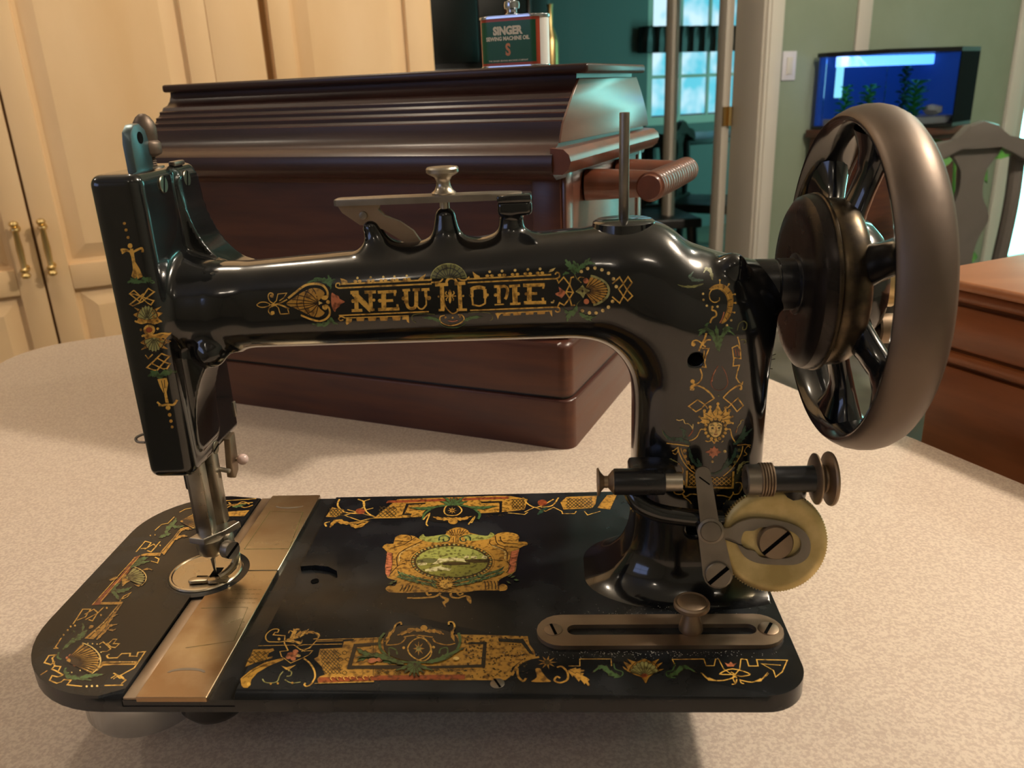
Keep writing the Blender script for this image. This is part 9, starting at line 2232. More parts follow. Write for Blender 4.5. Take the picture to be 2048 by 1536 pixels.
5Pn6 0 141,-110 22,-45 43,-22 -34,58
5Lk6 10 141,-110 65,-67
5Pe6 0 161,-96 19,-60 49,-56 -32,83
5Pn6 0 177,-109 27,-56 54,-41 -43,75
5Lk6 10 177,-109 81,-97
5Pn6 0 381,-153 36,-23 49,19 -53,25
5Lk6 10 381,-153 85,-4
5Pe6 0 408,-182 36,13 32,68 -50,-30
5Pn6 0 428,-131 26,-35 42,0 -40,42
5Lk6 10 428,-131 68,-35
5Pn6 0 442,-139 35,-23 47,21 -51,23
5Pe6 0 469,-155 33,1 32,51 -46,-11
5Lk6 10 469,-155 65,52
5Pn6 0 484,-149 37,1 40,52 -53,-11
5Pn6 0 504,-141 37,-1 39,51 -52,-9
5Lk6 10 504,-141 76,50
5Pe6 0 528,-145 35,12 31,67 -48,-29
5Pn6 0 543,-95 30,-33 47,5 -45,38
5Lk6 10 543,-95 77,-28
5Pn6 0 561,-114 38,-6 44,44 -54,-1
5Pe6 0 583,-92 33,-20 43,24 -48,20
5Lk6 10 583,-92 76,4
5Pn6 0 615,-115 28,17 18,67 -38,-34
5Pn6 0 626,-75 30,-20 37,27 -43,18
5Lk6 10 626,-75 67,7
5Pe6 0 644,-52 28,-33 43,5 -41,39
5Pn6 0 664,-42 28,-33 44,4 -42,39
5Lk6 10 664,-42 72,-29
5Pn6 0 679,-26 31,-39 52,-4 -48,47
5Pe6 0 704,-51 34,-3 36,48 -48,-6
5Lk6 10 704,-51 70,45
5Pn6 0 721,-29 34,-15 43,33 -49,11
5Pn6 0 751,-39 30,10 22,60 -40,-23
5Lk6 10 751,-39 52,70
5Pe6 0 760,-20 37,-1 43,52 -54,-9
5Pn6 0 786,4 29,-14 35,34 -42,11
5Lk6 10 786,4 64,20
5Pn6 0 798,31 34,-29 50,13 -51,32
5Pe6 0 824,48 26,-33 43,5 -40,39
5Lk6 10 824,48 69,-28
5Pn6 0 845,50 28,-23 38,22 -41,23
5Pn6 0 864,56 31,-16 38,32 -45,13
5Lk6 10 864,56 69,16
5Pe6 0 888,34 33,25 26,80 -45,-46
5Pn6 0 -227,-59 35,-11 37,38 -50,6
5Lk6 10 -227,-59 72,27
5Pn6 0 -201,-23 18,-52 45,-41 -30,70
5Pe6 0 -187,-75 39,-19 47,26 -56,18
5Lk6 10 -187,-75 86,7
5Pn6 0 -165,-69 36,-36 51,0 -53,43
5Pn6 0 -133,-110 33,-6 31,44 -46,-2
5Lk6 10 -133,-110 64,38
5Pe6 0 -116,-112 36,-16 43,31 -53,13
5Pn6 0 -95,-130 39,-8 42,43 -55,0
5Lk6 10 -95,-130 81,35
5Pn6 0 -69,-144 36,-3 36,47 -51,-5
5Pe6 0 -42,-151 31,-6 29,43 -43,-1
5Lk6 10 -42,-151 60,37
5Pn6 0 -20,-112 17,-49 43,-35 -29,66
5Pn6 0 -6,-160 36,-17 44,29 -53,15
5Lk6 10 -6,-160 80,12
5Pe6 0 21,-155 28,-30 39,8 -41,35
5Pn6 0 50,-131 10,-52 39,-49 -20,71
5Lk6 10 50,-131 49,-101
5Pn6 0 66,-194 32,-6 31,42 -45,-1
5Pe6 0 80,-159 29,-47 53,-24 -46,62
5Lk6 10 80,-159 82,-71
5Pn6 0 107,-203 33,-13 35,35 -46,8
5Pn6 0 129,-216 33,-6 33,44 -46,-2
5Lk6 10 129,-216 66,38
5Pe6 0 147,-169 24,-54 51,-41 -39,73
5Pn6 0 171,-167 19,-59 47,-55 -31,81
5Lk6 10 171,-167 66,-114
5Pn6 0 192,-175 19,-57 48,-50 -32,78
5Pe6 0 400,-242 30,-2 28,46 -42,-6
5Pn6 0 415,-226 32,-15 37,30 -45,13
5Lk6 10 415,-226 69,15
5Pn6 0 449,-255 25,27 10,74 -33,-48
5Pe6 0 455,-201 27,-30 40,9 -40,34
5Lk6 10 455,-201 67,-21
5Pn6 0 475,-215 32,-10 36,38 -46,4
5Pn6 0 498,-212 30,-6 29,42 -41,-1
5Lk6 10 498,-212 59,36
5Pe6 0 513,-177 27,-35 43,-1 -40,43
5Pn6 0 533,-194 32,-11 38,36 -47,6
5Lk6 10 533,-194 70,25
5Pn6 0 569,-222 23,34 6,80 -29,-57
5Pe6 0 586,-202 25,19 10,64 -32,-35
5Lk6 10 586,-202 35,83
5Pn6 0 609,-200 22,27 5,71 -28,-47
5Pn6 0 624,-196 27,30 12,80 -35,-53
5Lk6 10 624,-196 39,110
5Pe6 0 627,-163 38,-1 42,51 -54,-10
5Pn6 0 643,-118 34,-37 56,-4 -53,46
5Lk6 10 643,-118 90,-41
5Pn6 0 679,-159 29,18 20,68 -39,-35
5Pe6 0 697,-150 30,19 23,69 -41,-36
5Lk6 10 697,-150 53,88
5Pn6 0 705,-114 37,-12 44,37 -52,7
5Pn6 0 730,-96 30,-20 39,26 -44,18
5Lk6 10 730,-96 69,6
5Pe6 0 751,-106 33,3 32,56 -46,-16
5Pn6 0 787,-110 21,27 4,70 -27,-47
5Lk6 10 787,-110 25,97
5Pn6 0 794,-81 30,1 26,52 -41,-12
5Pe6 0 808,-49 30,-21 40,24 -44,20
5Lk6 10 808,-49 70,3
5Pn6 0 842,-73 25,23 11,71 -33,-43
5Pn6 0 857,-55 28,15 19,65 -38,-31
5Lk6 10 857,-55 47,80
5Pe6 0 868,-27 33,-5 37,47 -48,-4
5Pn6 0 891,-30 33,14 29,68 -46,-31
5Lk6 10 891,-30 62,82
5Pn6 0 -227,-142 -28,8 -29,-34 36,-4
5Cd6 13 -227,-142 -28,8 -29,-34 36,-4
5Pn6 0 -238,-181 -29,12 -31,-27 38,-10
5Cd6 13 -238,-181 -29,12 -31,-27 38,-10
5Pn6 0 -203,-127 -26,4 -27,-40 34,2
5Cd6 13 -203,-127 -26,4 -27,-40 34,2
5Pn6 0 1020,-89 24,32 34,-1 -33,-37
5Cd6 13 1020,-89 24,32 34,-1 -33,-37
5Pn6 0 1057,-129 26,14 37,-26 -35,-12
5Cd6 13 1057,-129 26,14 37,-26 -35,-12
5Pn6 0 978,-151 23,-5 34,-48 -32,11
5Cd6 12 978,-151 23,-5 34,-48 -32,11
5Pn6 0 992,-73 22,41 31,11 -30,-49
5Cd6 13 992,-73 22,41 31,11 -30,-49
5Ld6 23 -124,-214 -2,-11 -1,-17 -3,-17 -2,-16 -2,-13 -3,-13 -3,-11 -2,-8
5Ld6 22 -88,-214 -2,-12 -2,-16 -2,-18 -2,-15 -3,-14 -3,-13 -2,-11 -2,-8
5Ld6 22 -52,-215 -2,-11 -2,-16 -2,-18 -2,-16 -3,-13 -3,-13 -3,-11 -2,-8
5Ld6 22 -17,-215 -1,-12 -2,-16 -2,-18 -3,-15 -2,-14 -3,-13 -3,-11 -2,-8
5Ld6 22 741,-148 4,-11 5,-14 5,-18 4,-19 3,-23 2,-27 1,-25 1,-17
5Ld6 22 777,-149 3,-10 5,-15 6,-18 4,-19 2,-23 2,-27 1,-24 1,-17
5Ld6 22 813,-149 3,-11 5,-14 5,-18 4,-19 3,-23 1,-27 1,-25 1,-17
5Ld6 22 848,-150 4,-10 5,-15 5,-18 4,-19 2,-23 2,-26 1,-25 0,-17
5Ld6 22 884,-150 3,-11 5,-14 5,-18 4,-19 2,-23 2,-27 1,-25 1,-17
5Po7 0 385,-181 100,-2 -97,-31
5Cd7 13 385,-181 100,-2 -97,-31
5Po7 0 389,-210 88,-37 -97,8
5Cd7 12 389,-210 88,-37 -97,8
5Po7 0 382,-236 58,-60 -76,40
5Cd7 12 382,-236 58,-60 -76,40
5Po7 0 366,-255 17,-68 -42,62
5Cd7 12 366,-255 17,-68 -42,62
5Po7 0 344,-261 -28,-61 1,68
5Cd7 12 344,-261 -28,-61 1,68
5Po7 0 320,-255 -68,-39 45,59
5Cd7 12 320,-255 -68,-39 45,59
5Po7 0 299,-238 -95,-5 79,34
5Cd7 12 299,-238 -95,-5 79,34
5Po7 0 284,-212 -104,33 100,-1
5Cd7 13 284,-212 -104,33 100,-1
5Po7 0 280,-183 -94,68 102,-39
5Cd7 13 280,-183 -94,68 102,-39
5Po7 0 287,-157 -65,94 83,-74
5Cd7 13 287,-157 -65,94 83,-74
5Po7 0 303,-138 -23,103 48,-96
5Cd7 13 303,-138 -23,103 48,-96
5Po7 0 325,-131 24,95 3,-103
5Cd7 13 325,-131 24,95 3,-103
5Po7 0 349,-137 66,71 -42,-92
5Cd7 13 349,-137 66,71 -42,-92
5Po7 0 371,-155 92,36 -77,-66
5Cd7 13 371,-155 92,36 -77,-66
5Pg8 0 407,-205 -1,-29 -10,-26 -16,-18 -22,-10 -25,1 -24,10 -22,19 -15,25 -8,29 0,30 10,25 16,19 23,10 25,0 25,-11 21,-19 15,-26
5Ld9 18 297,-181 3,2 5,2 5,2 4,2
5Ld9 18 350,-177 4,-1 5,-3 6,-2 4,-2
5Ld9 17 318,-247 5,-2 6,-4 7,-3 6,-1 6,2 6,4 5,4 4,2
5Ld9 13 334,-189 1,-31
6Lg0 38 -2458,-1735 19,46 -27,18 -60,44 83,107 -6,234 -66,-10 15,-57 -70,1 -15,41 -82,-3 -13,-61 -87,-5
6Lg0 39 -2767,-1380 -7,7 -11,11 -9,11 -6,9 1,7 5,5 6,4 4,3
6Po0 0 -2794,-1427 342,3 2,-56 -215,1 -94,-12 -16,-64 -56,-36 -17,54
6Cd0 9 -2794,-1427 342,3 2,-56 -215,1 -94,-12 -16,-64 -56,-36 -17,54
6Lg0 30 -2594,-1662 26,44 60,-44 33,9
6Lg0 30 -2606,-1591 68,-36 -27,-44
6Lg0 30 -2530,-1618 49,-35
6Lg0 33 -2431,-1752 -174,-5
6Py0 0 -2657,-1766 3,-11 -6,-4 -10,4 -9,11 -3,11 6,5 10,-5
6Py0 0 -2706,-1766 3,-10 -5,-5 -11,5 -9,10 -3,11 6,5 10,-5
6Py0 0 -2753,-1769 3,-11 -5,-4 -11,4 -9,11 -3,11 6,4 10,-4
6Lg0 34 -2807,-1769 -152,21 2,61 -73,8 -7,-31 -33,-17 -92,40 -12,62 67,-18 35,26
6Lg0 35 -3072,-1617 -113,63 -48,19 4,45 63,-9 17,-73
6Lg0 36 -3229,-1490 -92,113 11,47 -66,-9 17,-104 81,-28 11,46
6Lg0 33 -3408,-1073 22,-140 38,-20 -46,0
6Pg0 0 -3402,-1024 4,-12 -5,-5 -11,5 -10,12 -3,12 5,4 10,-4
6Pg0 0 -3402,-950 4,-11 -5,-5 -11,5 -10,12 -3,11 5,5 10,-5
6Pg0 0 -3406,-891 4,-12 -5,-5 -10,6 -11,12 -3,12 5,5 10,-6
6Pg0 0 -3369,-876 4,-12 -5,-5 -11,5 -10,12 -3,12 5,5 10,-5
6Lo0 41 -3292,-1616 31,63
6Po0 0 -3164,-1416 14,240 14,0 14,5 11,-16 11,-10 14,-2 17,3 8,-16 10,-10 14,-3 18,1 5,-16 9,-11 14,-5 19,-1 2,-15 7,-11 14,-6 20,-3 -1,-14 5,-11 13,-7 21,-5 -4,-13 3,-11 13,-8 20,-7 -6,-11 0,-10 12,-9 20,-9 -9,-10 -1,-9 10,-10 19,-10 -11,-8 -3,-8 9,-10 17,-12 -13,-6 -5,-8 8,-10 16,-13 -16,-4 -6,-6 6,-10 14,-14 -17,-2 -8,-5 4,-10 12,-14 -18,0 -9,-3
6Cd0 9 -3164,-1416 14,240 14,0 14,5 11,-16 11,-10 14,-2 17,3 8,-16 10,-10 14,-3 18,1 5,-16 9,-11 14,-5 19,-1 2,-15 7,-11 14,-6 20,-3 -1,-14 5,-11 13,-7 21,-5 -4,-13 3,-11 13,-8 20,-7 -6,-11 0,-10 12,-9 20,-9 -9,-10 -1,-9 10,-10 19,-10 -11,-8 -3,-8 9,-10 17,-12 -13,-6 -5,-8 8,-10 16,-13 -16,-4 -6,-6 6,-10 14,-14 -17,-2 -8,-5 4,-10 12,-14 -18,0 -9,-3
6Ps0 0 -3132,-1350 7,-19 -5,-11 -13,0 -18,11 -15,19 -7,19 5,12 13,0 18,-12
6Ps0 0 -3024,-1466 7,-19 -5,-11 -13,0 -17,11 -15,19 -6,18 4,12 13,0 18,-12
6Ps0 0 -3157,-1378 5,-13 -3,-9 -10,0 -12,9 -11,13 -5,13 3,9 10,0 12,-9
6Pn0 0 -3246,-1367 -10,20 -14,24 2,23 -9,-3 -1,20 9,20 15,22 -21,34 8,33 8,33 4,32 -26,29 -5,35 -5,32 -7,30 -19,5 -23,21 -16,2 -10,-1 18,-10 -4,-3 8,-6 -9,-7 10,-2 6,2 1,0 -22,25 10,-25 11,-33 8,-35 -23,6 13,-40 8,-39 2,-40 -26,3 9,-46 11,-43 17,-40 -11,-6 32,-32 18,-24 14,-18
6Cd0 9 -3246,-1367 -10,20 -14,24 2,23 -9,-3 -1,20 9,20 15,22 -21,34 8,33 8,33 4,32 -26,29 -5,35 -5,32 -7,30 -19,5 -23,21 -16,2 -10,-1 18,-10 -4,-3 8,-6 -9,-7 10,-2 6,2 1,0 -22,25 10,-25 11,-33 8,-35 -23,6 13,-40 8,-39 2,-40 -26,3 9,-46 11,-43 17,-40 -11,-6 32,-32 18,-24 14,-18
6Pn0 0 -3280,-1262 8,22 17,23 -5,30 14,30 21,15 -9,22 21,8 25,3 -9,23 14,14 9,19 -14,17 -1,22 -1,19 -6,0 -3,15 -3,-10 -7,9 0,-18 -1,-19 -12,10 -1,-21 -8,-15 -20,15 -11,-23 -12,-22 -23,4 1,-42 -1,-44 -13,-14 9,-46 0,-28
6Cd0 9 -3280,-1262 8,22 17,23 -5,30 14,30 21,15 -9,22 21,8 25,3 -9,23 14,14 9,19 -14,17 -1,22 -1,19 -6,0 -3,15 -3,-10 -7,9 0,-18 -1,-19 -12,10 -1,-21 -8,-15 -20,15 -11,-23 -12,-22 -23,4 1,-42 -1,-44 -13,-14 9,-46 0,-28
6Pn0 0 -3242,-1123 8,15 17,14 19,16 -14,29 12,18 10,14 -16,23 5,17 2,17 -7,7 1,14 -6,-10 -7,8 -8,-12 -6,-15 -20,11 -1,-25 0,-29 -20,1 6,-39 7,-36 0,-22
6Cd0 9 -3242,-1123 8,15 17,14 19,16 -14,29 12,18 10,14 -16,23 5,17 2,17 -7,7 1,14 -6,-10 -7,8 -8,-12 -6,-15 -20,11 -1,-25 0,-29 -20,1 6,-39 7,-36 0,-22
6Ln0 43 -3219,-1397 -10,4 -15,6 -15,8 -13,11 -11,17 -10,23 -8,21 -6,15
6Pn0 0 -3246,-973 -3,13 -3,18 -4,21 -6,23 -14,11 -13,19 -14,17 -13,13 -12,10 0,-5 -9,10 8,-12 -4,0 10,-13 11,-13 10,-13 9,-13 -8,-2 13,-21 13,-23 11,-21 8,-16
6Cd0 10 -3246,-973 -3,13 -3,18 -4,21 -6,23 -14,11 -13,19 -14,17 -13,13 -12,10 0,-5 -9,10 8,-12 -4,0 10,-13 11,-13 10,-13 9,-13 -8,-2 13,-21 13,-23 11,-21 8,-16
6Pn0 0 -3097,-1557 12,-19 10,-29 12,-5 27,-34 37,-33 11,11 36,-14 38,-14 6,17 33,-8 34,-11 11,11 34,-6 30,-5 2,5 24,-2 -27,8 -8,8 -30,7 -35,9 -24,18 -32,3 -32,4 -24,21 -27,-5 -27,0 -5,13 -14,-3 -20,15 4,3 -25,22 -17,19
6Cd0 8 -3097,-1557 12,-19 10,-29 12,-5 27,-34 37,-33 11,11 36,-14 38,-14 6,17 33,-8 34,-11 11,11 34,-6 30,-5 2,5 24,-2 -27,8 -8,8 -30,7 -35,9 -24,18 -32,3 -32,4 -24,21 -27,-5 -27,0 -5,13 -14,-3 -20,15 4,3 -25,22 -17,19
6Pn0 0 -2889,-1663 23,0 14,1 36,-4 10,13 34,-3 7,15 32,1 9,15 26,5 3,8 19,7 -22,-1 -12,6 -27,-3 -24,10 -28,-10 -24,10 -22,-16 -22,4 -20,-20 -11,-6 -16,-11
6Cd0 8 -2889,-1663 23,0 14,1 36,-4 10,13 34,-3 7,15 32,1 9,15 26,5 3,8 19,7 -22,-1 -12,6 -27,-3 -24,10 -28,-10 -24,10 -22,-16 -22,4 -20,-20 -11,-6 -16,-11
6Ln0 41 -3032,-1590 -10,2 -15,4 -16,5 -13,7 -8,12 -5,16 -3,16 -3,11
6Py0 0 -3125,-1171 2,-9 -4,-3 -7,3 -7,9 -3,8 4,4 8,-4
6Py0 0 -3078,-1162 2,-8 -3,-4 -8,4 -7,8 -2,9 3,3 8,-3
6Py0 0 -3030,-1166 3,-8 -4,-4 -8,4 -6,8 -3,9 4,3 7,-3
6Py0 0 -2980,-1172 2,-9 -4,-3 -7,3 -7,9 -2,8 3,4 8,-4
6Py0 0 -2924,-1216 2,-8 -4,-4 -7,4 -7,8 -2,9 4,3 7,-4
6Py0 0 -2876,-1294 2,-8 -4,-3 -7,3 -7,8 -2,9 4,3 7,-4
6Py0 0 -2844,-1389 2,-8 -4,-3 -7,3 -7,8 -2,8 4,3 7,-3
6Py0 0 -2842,-1463 2,-8 -4,-3 -7,3 -7,8 -2,8 4,3 7,-4
6Py0 0 -2876,-1518 2,-8 -3,-3 -7,3 -7,8 -2,8 4,3 7,-3
6Py0 0 -2938,-1554 2,-8 -3,-3 -7,3 -7,8 -2,7 4,4 7,-4
6Py0 0 -3004,-1581 2,-8 -3,-3 -8,3 -6,8 -2,8 3,3 7,-3
6Py0 0 -2868,-1555 2,-7 -4,-3 -7,3 -6,8 -3,7 4,3 7,-3
6Lg0 33 -2966,-1176 18,39 66,-50 19,90 35,-4 1,-66 60,-1 -9,-58 -51,10 -71,59
6Lg0 29 -2882,-1187 70,-59 -18,-38 -52,0
6Po0 0 -3168,-1085 54,260 1,346 40,0 30,-325 1,-169 -25,-127
6Cd0 10 -3168,-1085 54,260 1,346 40,0 30,-325 1,-169 -25,-127
6Po0 0 -3022,-1112 4,21 12,23 -6,27 8,31 11,23 -11,22 5,20 7,14 -11,15 8,12 15,7 0,15 19,8 17,6 0,7 12,8 -16,-3 -6,5 -19,-5 -20,-6 -18,8 -13,-15 -7,-20 -15,4 5,-28 4,-27 -12,-1 7,-38 3,-40 -9,-16 8,-39 1,-26
6Cd0 10 -3022,-1112 4,21 12,23 -6,27 8,31 11,23 -11,22 5,20 7,14 -11,15 8,12 15,7 0,15 19,8 17,6 0,7 12,8 -16,-3 -6,5 -19,-5 -20,-6 -18,8 -13,-15 -7,-20 -15,4 5,-28 4,-27 -12,-1 7,-38 3,-40 -9,-16 8,-39 1,-26
6Po0 0 -3013,-955 -4,23 -4,32 -3,34 -15,28 -3,30 2,21 4,18 -14,17 3,14 5,10 9,5 -6,13 10,4 10,4 -3,5 7,5 -10,-1 -2,5 -12,-1 -12,-3 -16,11 -9,-12 -2,-18 1,-21 -14,1 9,-29 9,-30 11,-35 -3,-20 17,-42 15,-37 8,-26
6Cd0 10 -3013,-955 -4,23 -4,32 -3,34 -15,28 -3,30 2,21 4,18 -14,17 3,14 5,10 9,5 -6,13 10,4 10,4 -3,5 7,5 -10,-1 -2,5 -12,-1 -12,-3 -16,11 -9,-12 -2,-18 1,-21 -14,1 9,-29 9,-30 11,-35 -3,-20 17,-42 15,-37 8,-26
6Po0 0 -2989,-958 10,-2 15,-5 16,-5 16,-3 0,10 8,5 5,6 2,8 0,8 -4,2 2,6 -4,-3 -3,4 -4,-3 -4,-5 -4,-5 -6,-4 -9,9 -10,-4 -12,-4 -11,-3 -8,-2
6Cd0 9 -2989,-958 10,-2 15,-5 16,-5 16,-3 0,10 8,5 5,6 2,8 0,8 -4,2 2,6 -4,-3 -3,4 -4,-3 -4,-5 -4,-5 -6,-4 -9,9 -10,-4 -12,-4 -11,-3 -8,-2
6Lg0 36 -3413,-854 -38,253 85,-1 18,-134 -60,-54
6Lg0 36 -3380,-691 49,89 73,-57 22,-143 -53,22
6Lg0 36 -3324,-780 72,109 9,102
6Pg0 0 -3188,-704 4,-13 -5,-5 -11,5 -10,13 -3,12 5,6 10,-6
6Pg0 0 -3190,-581 3,-13 -5,-5 -11,5 -10,13 -3,13 5,5 11,-5
6Po0 0 -3207,-930 -8,15 -7,22 0,16 11,5 16,0 14,-6 7,-12 4,-17 -2,-13 -9,-8 -14,-5
6Cd0 10 -3207,-930 -8,15 -7,22 0,16 11,5 16,0 14,-6 7,-12 4,-17 -2,-13 -9,-8 -14,-5
6Po0 0 -3346,-523 11,47 254,4 6,-53
6Cd0 10 -3346,-523 11,47 254,4 6,-53
6Pr0 0 -3396,-533 6,92 32,441 -34,403 58,40 36,-444 -20,-441 8,-81
6Lg0 37 -3119,-467 -5,94 46,66 -4,-79 -49,-58
6Po0 0 -3453,-62 43,76 50,-39 -57,-63
6Cd0 11 -3453,-62 43,76 50,-39 -57,-63
6Po0 0 -3336,0 3,26 11,20 13,5 14,-17 15,-32 18,-29 23,-19 24,-16 16,-16 -1,-17 -10,-16 -9,-17 -3,-26 -2,-26 -7,-10 -15,17 -19,35 -18,36 -21,34 -20,37
6Cd0 11 -3336,0 3,26 11,20 13,5 14,-17 15,-32 18,-29 23,-19 24,-16 16,-16 -1,-17 -10,-16 -9,-17 -3,-26 -2,-26 -7,-10 -15,17 -19,35 -18,36 -21,34 -20,37
6Po0 0 -3162,121 12,3 16,2 18,2 19,0 1,13 13,-3 14,-6 13,-7 13,-6 0,5 11,-5 -12,8 -2,6 -13,10 -16,11 -17,8 -16,3 -17,12 -13,-11 -13,-13 -10,-12 -8,-7
6Cd0 11 -3162,121 12,3 16,2 18,2 19,0 1,13 13,-3 14,-6 13,-7 13,-6 0,5 11,-5 -12,8 -2,6 -13,10 -16,11 -17,8 -16,3 -17,12 -13,-11 -13,-13 -10,-12 -8,-7
6Po0 0 -3115,-160 13,-8 20,-13 21,-13 21,-10 1,12 4,13 -6,18 -9,17 -9,14 -3,-1 -6,12 4,-12 -3,1 5,-14 6,-13 3,-9 0,-3 -6,11 -13,-1 -18,3 -17,4 -12,3
6Cd0 11 -3115,-160 13,-8 20,-13 21,-13 21,-10 1,12 4,13 -6,18 -9,17 -9,14 -3,-1 -6,12 4,-12 -3,1 5,-14 6,-13 3,-9 0,-3 -6,11 -13,-1 -18,3 -17,4 -12,3
6Pn0 0 -3327,-239 21,-16 30,-31 8,6 34,-24 35,-21 0,21 27,-2 27,-3 -7,25 18,8 16,10 -10,21 9,17 6,16 -6,4 3,14 -9,-7 -5,9 -8,-13 -10,-15 -14,12 -8,-16 -14,-12 -19,18 -11,-19 -15,-11 -12,18 -14,-11 -25,4 -10,15 -23,0 -20,9
6Cd0 11 -3327,-239 21,-16 30,-31 8,6 34,-24 35,-21 0,21 27,-2 27,-3 -7,25 18,8 16,10 -10,21 9,17 6,16 -6,4 3,14 -9,-7 -5,9 -8,-13 -10,-15 -14,12 -8,-16 -14,-12 -19,18 -11,-19 -15,-11 -12,18 -14,-11 -25,4 -10,15 -23,0 -20,9
6Pn0 0 -3333,-260 24,-26 30,-45 13,1 30,-40 9,5 22,-28 22,-30 9,6 21,-24 0,7 15,-14 -12,18 5,1 -19,26 2,16 -28,28 -29,27 -9,23 -35,21 -13,23 -31,8 -25,17
6Cd0 11 -3333,-260 24,-26 30,-45 13,1 30,-40 9,5 22,-28 22,-30 9,6 21,-24 0,7 15,-14 -12,18 5,1 -19,26 2,16 -28,28 -29,27 -9,23 -35,21 -13,23 -31,8 -25,17
6Pn0 0 -3308,-232 3,7 10,6 11,5 -13,14 7,8 8,8 -12,19 5,15 4,14 -6,6 2,13 -6,-8 -5,6 -8,-10 -6,-14 -16,11 -1,-19 2,-19 -14,9 9,-24 9,-22 2,-13
6Cd0 11 -3308,-232 3,7 10,6 11,5 -13,14 7,8 8,8 -12,19 5,15 4,14 -6,6 2,13 -6,-8 -5,6 -8,-10 -6,-14 -16,11 -1,-19 2,-19 -14,9 9,-24 9,-22 2,-13
6Pn0 0 -3318,168 16,13 7,5 28,8 -2,22 29,5 1,26 36,10 9,26 30,14 2,14 22,15 -27,-6 -15,7 -32,-10 -31,10 -30,-22 -28,10 -13,-36 -18,1 -2,-45 -1,-11 -5,-26
6Cd0 12 -3318,168 16,13 7,5 28,8 -2,22 29,5 1,26 36,10 9,26 30,14 2,14 22,15 -27,-6 -15,7 -32,-10 -31,10 -30,-22 -28,10 -13,-36 -18,1 -2,-45 -1,-11 -5,-26
6Pn0 0 -3300,226 9,18 24,9 -10,27 19,16 -9,24 18,13 23,8 -5,29 17,13 -3,13 12,13 -17,-6 -9,8 -21,-9 -25,17 -16,-23 -13,-26 -20,4 4,-46 -16,-3 16,-50 1,-28
6Cd0 12 -3300,226 9,18 24,9 -10,27 19,16 -9,24 18,13 23,8 -5,29 17,13 -3,13 12,13 -17,-6 -9,8 -21,-9 -25,17 -16,-23 -13,-26 -20,4 4,-46 -16,-3 16,-50 1,-28
6Lg0 42 -3149,315 97,-42 -23,82 -66,43
6Po0 0 -3341,458 62,32 170,6 17,-71 -233,-1
6Cd0 12 -3341,458 62,32 170,6 17,-71 -233,-1
6Po0 0 -3131,510 13,323 -10,170 43,14 21,-305 13,-274
6Cd0 12 -3131,510 13,323 -10,170 43,14 21,-305 13,-274
6Po0 0 -3084,763 13,13 25,6 1,27 24,10 -1,22 21,1 25,-6 3,16 21,-2 1,7 16,0 -18,6 -7,8 -22,6 -21,21 -23,-4 -20,-11 -20,4 -9,-36 -18,-5 1,-42 -6,-22
6Cd0 12 -3084,763 13,13 25,6 1,27 24,10 -1,22 21,1 25,-6 3,16 21,-2 1,7 16,0 -18,6 -7,8 -22,6 -21,21 -23,-4 -20,-11 -20,4 -9,-36 -18,-5 1,-42 -6,-22
6Po0 0 -3113,975 13,8 28,-3 -3,22 25,1 -3,20 23,-5 27,-11 4,18 24,-6 0,8 18,-2 -20,9 -7,10 -25,10 -21,26 -26,1 -23,-7 -20,12 -10,-31 -17,4 3,-41 -6,-19
6Cd0 13 -3113,975 13,8 28,-3 -3,22 25,1 -3,20 23,-5 27,-11 4,18 24,-6 0,8 18,-2 -20,9 -7,10 -25,10 -21,26 -26,1 -23,-7 -20,12 -10,-31 -17,4 3,-41 -6,-19
6Lg0 39 -3425,516 -5,239 91,-37 8,-118 -73,-13
6Lg0 39 -3349,572 56,115 60,-59 -9,-116 -61,30
6Lg0 39 -3242,512 2,234
6Pg0 0 -3417,885 4,-13 -5,-5 -9,5 -10,14 -3,13 4,5 10,-6
6Pg0 0 -3366,899 3,-13 -5,-5 -9,6 -9,13 -3,13 4,5 10,-5
6Pg0 0 -3189,656 3,-13 -4,-5 -9,6 -9,12 -3,13 4,5 10,-6
6Pn0 0 -3232,891 -5,31 3,34 -13,15 -2,39 11,24 -17,24 10,33 17,30 -20,39 3,39 -4,42 -19,15 -13,37 -13,31 -1,-13 -10,21 3,-18 -12,15 11,-29 9,-32 -16,16 11,-35 3,-38 -23,10 5,-55 3,-52 -21,0 21,-62 20,-57 -7,-8 28,-49 13,-35
6Cd0 13 -3232,891 -5,31 3,34 -13,15 -2,39 11,24 -17,24 10,33 17,30 -20,39 3,39 -4,42 -19,15 -13,37 -13,31 -1,-13 -10,21 3,-18 -12,15 11,-29 9,-32 -16,16 11,-35 3,-38 -23,10 5,-55 3,-52 -21,0 21,-62 20,-57 -7,-8 28,-49 13,-35
6Pn0 0 -3290,825 14,7 28,-6 -2,22 25,3 -4,22 17,6 19,3 -6,23 13,9 -5,9 9,9 -13,-2 -5,8 -16,-4 -17,18 -14,-15 -13,-16 -17,10 -7,-31 -17,5 1,-38 -6,-18
6Cd0 13 -3290,825 14,7 28,-6 -2,22 25,3 -4,22 17,6 19,3 -6,23 13,9 -5,9 9,9 -13,-2 -5,8 -16,-4 -17,18 -14,-15 -13,-16 -17,10 -7,-31 -17,5 1,-38 -6,-18
6Pn0 0 -3258,1105 17,-13 24,-24 28,-27 4,18 26,-10 23,-1 -2,27 18,11 14,13 -3,11 13,11 -16,-5 -8,8 -18,-6 -18,-9 -21,19 -12,-12 -14,-5 -14,23 -17,-6 -16,-3 -15,3
6Cd0 13 -3258,1105 17,-13 24,-24 28,-27 4,18 26,-10 23,-1 -2,27 18,11 14,13 -3,11 13,11 -16,-5 -8,8 -18,-6 -18,-9 -21,19 -12,-12 -14,-5 -14,23 -17,-6 -16,-3 -15,3
6Lg0 37 -3428,1009 17,143 70,31 10,164
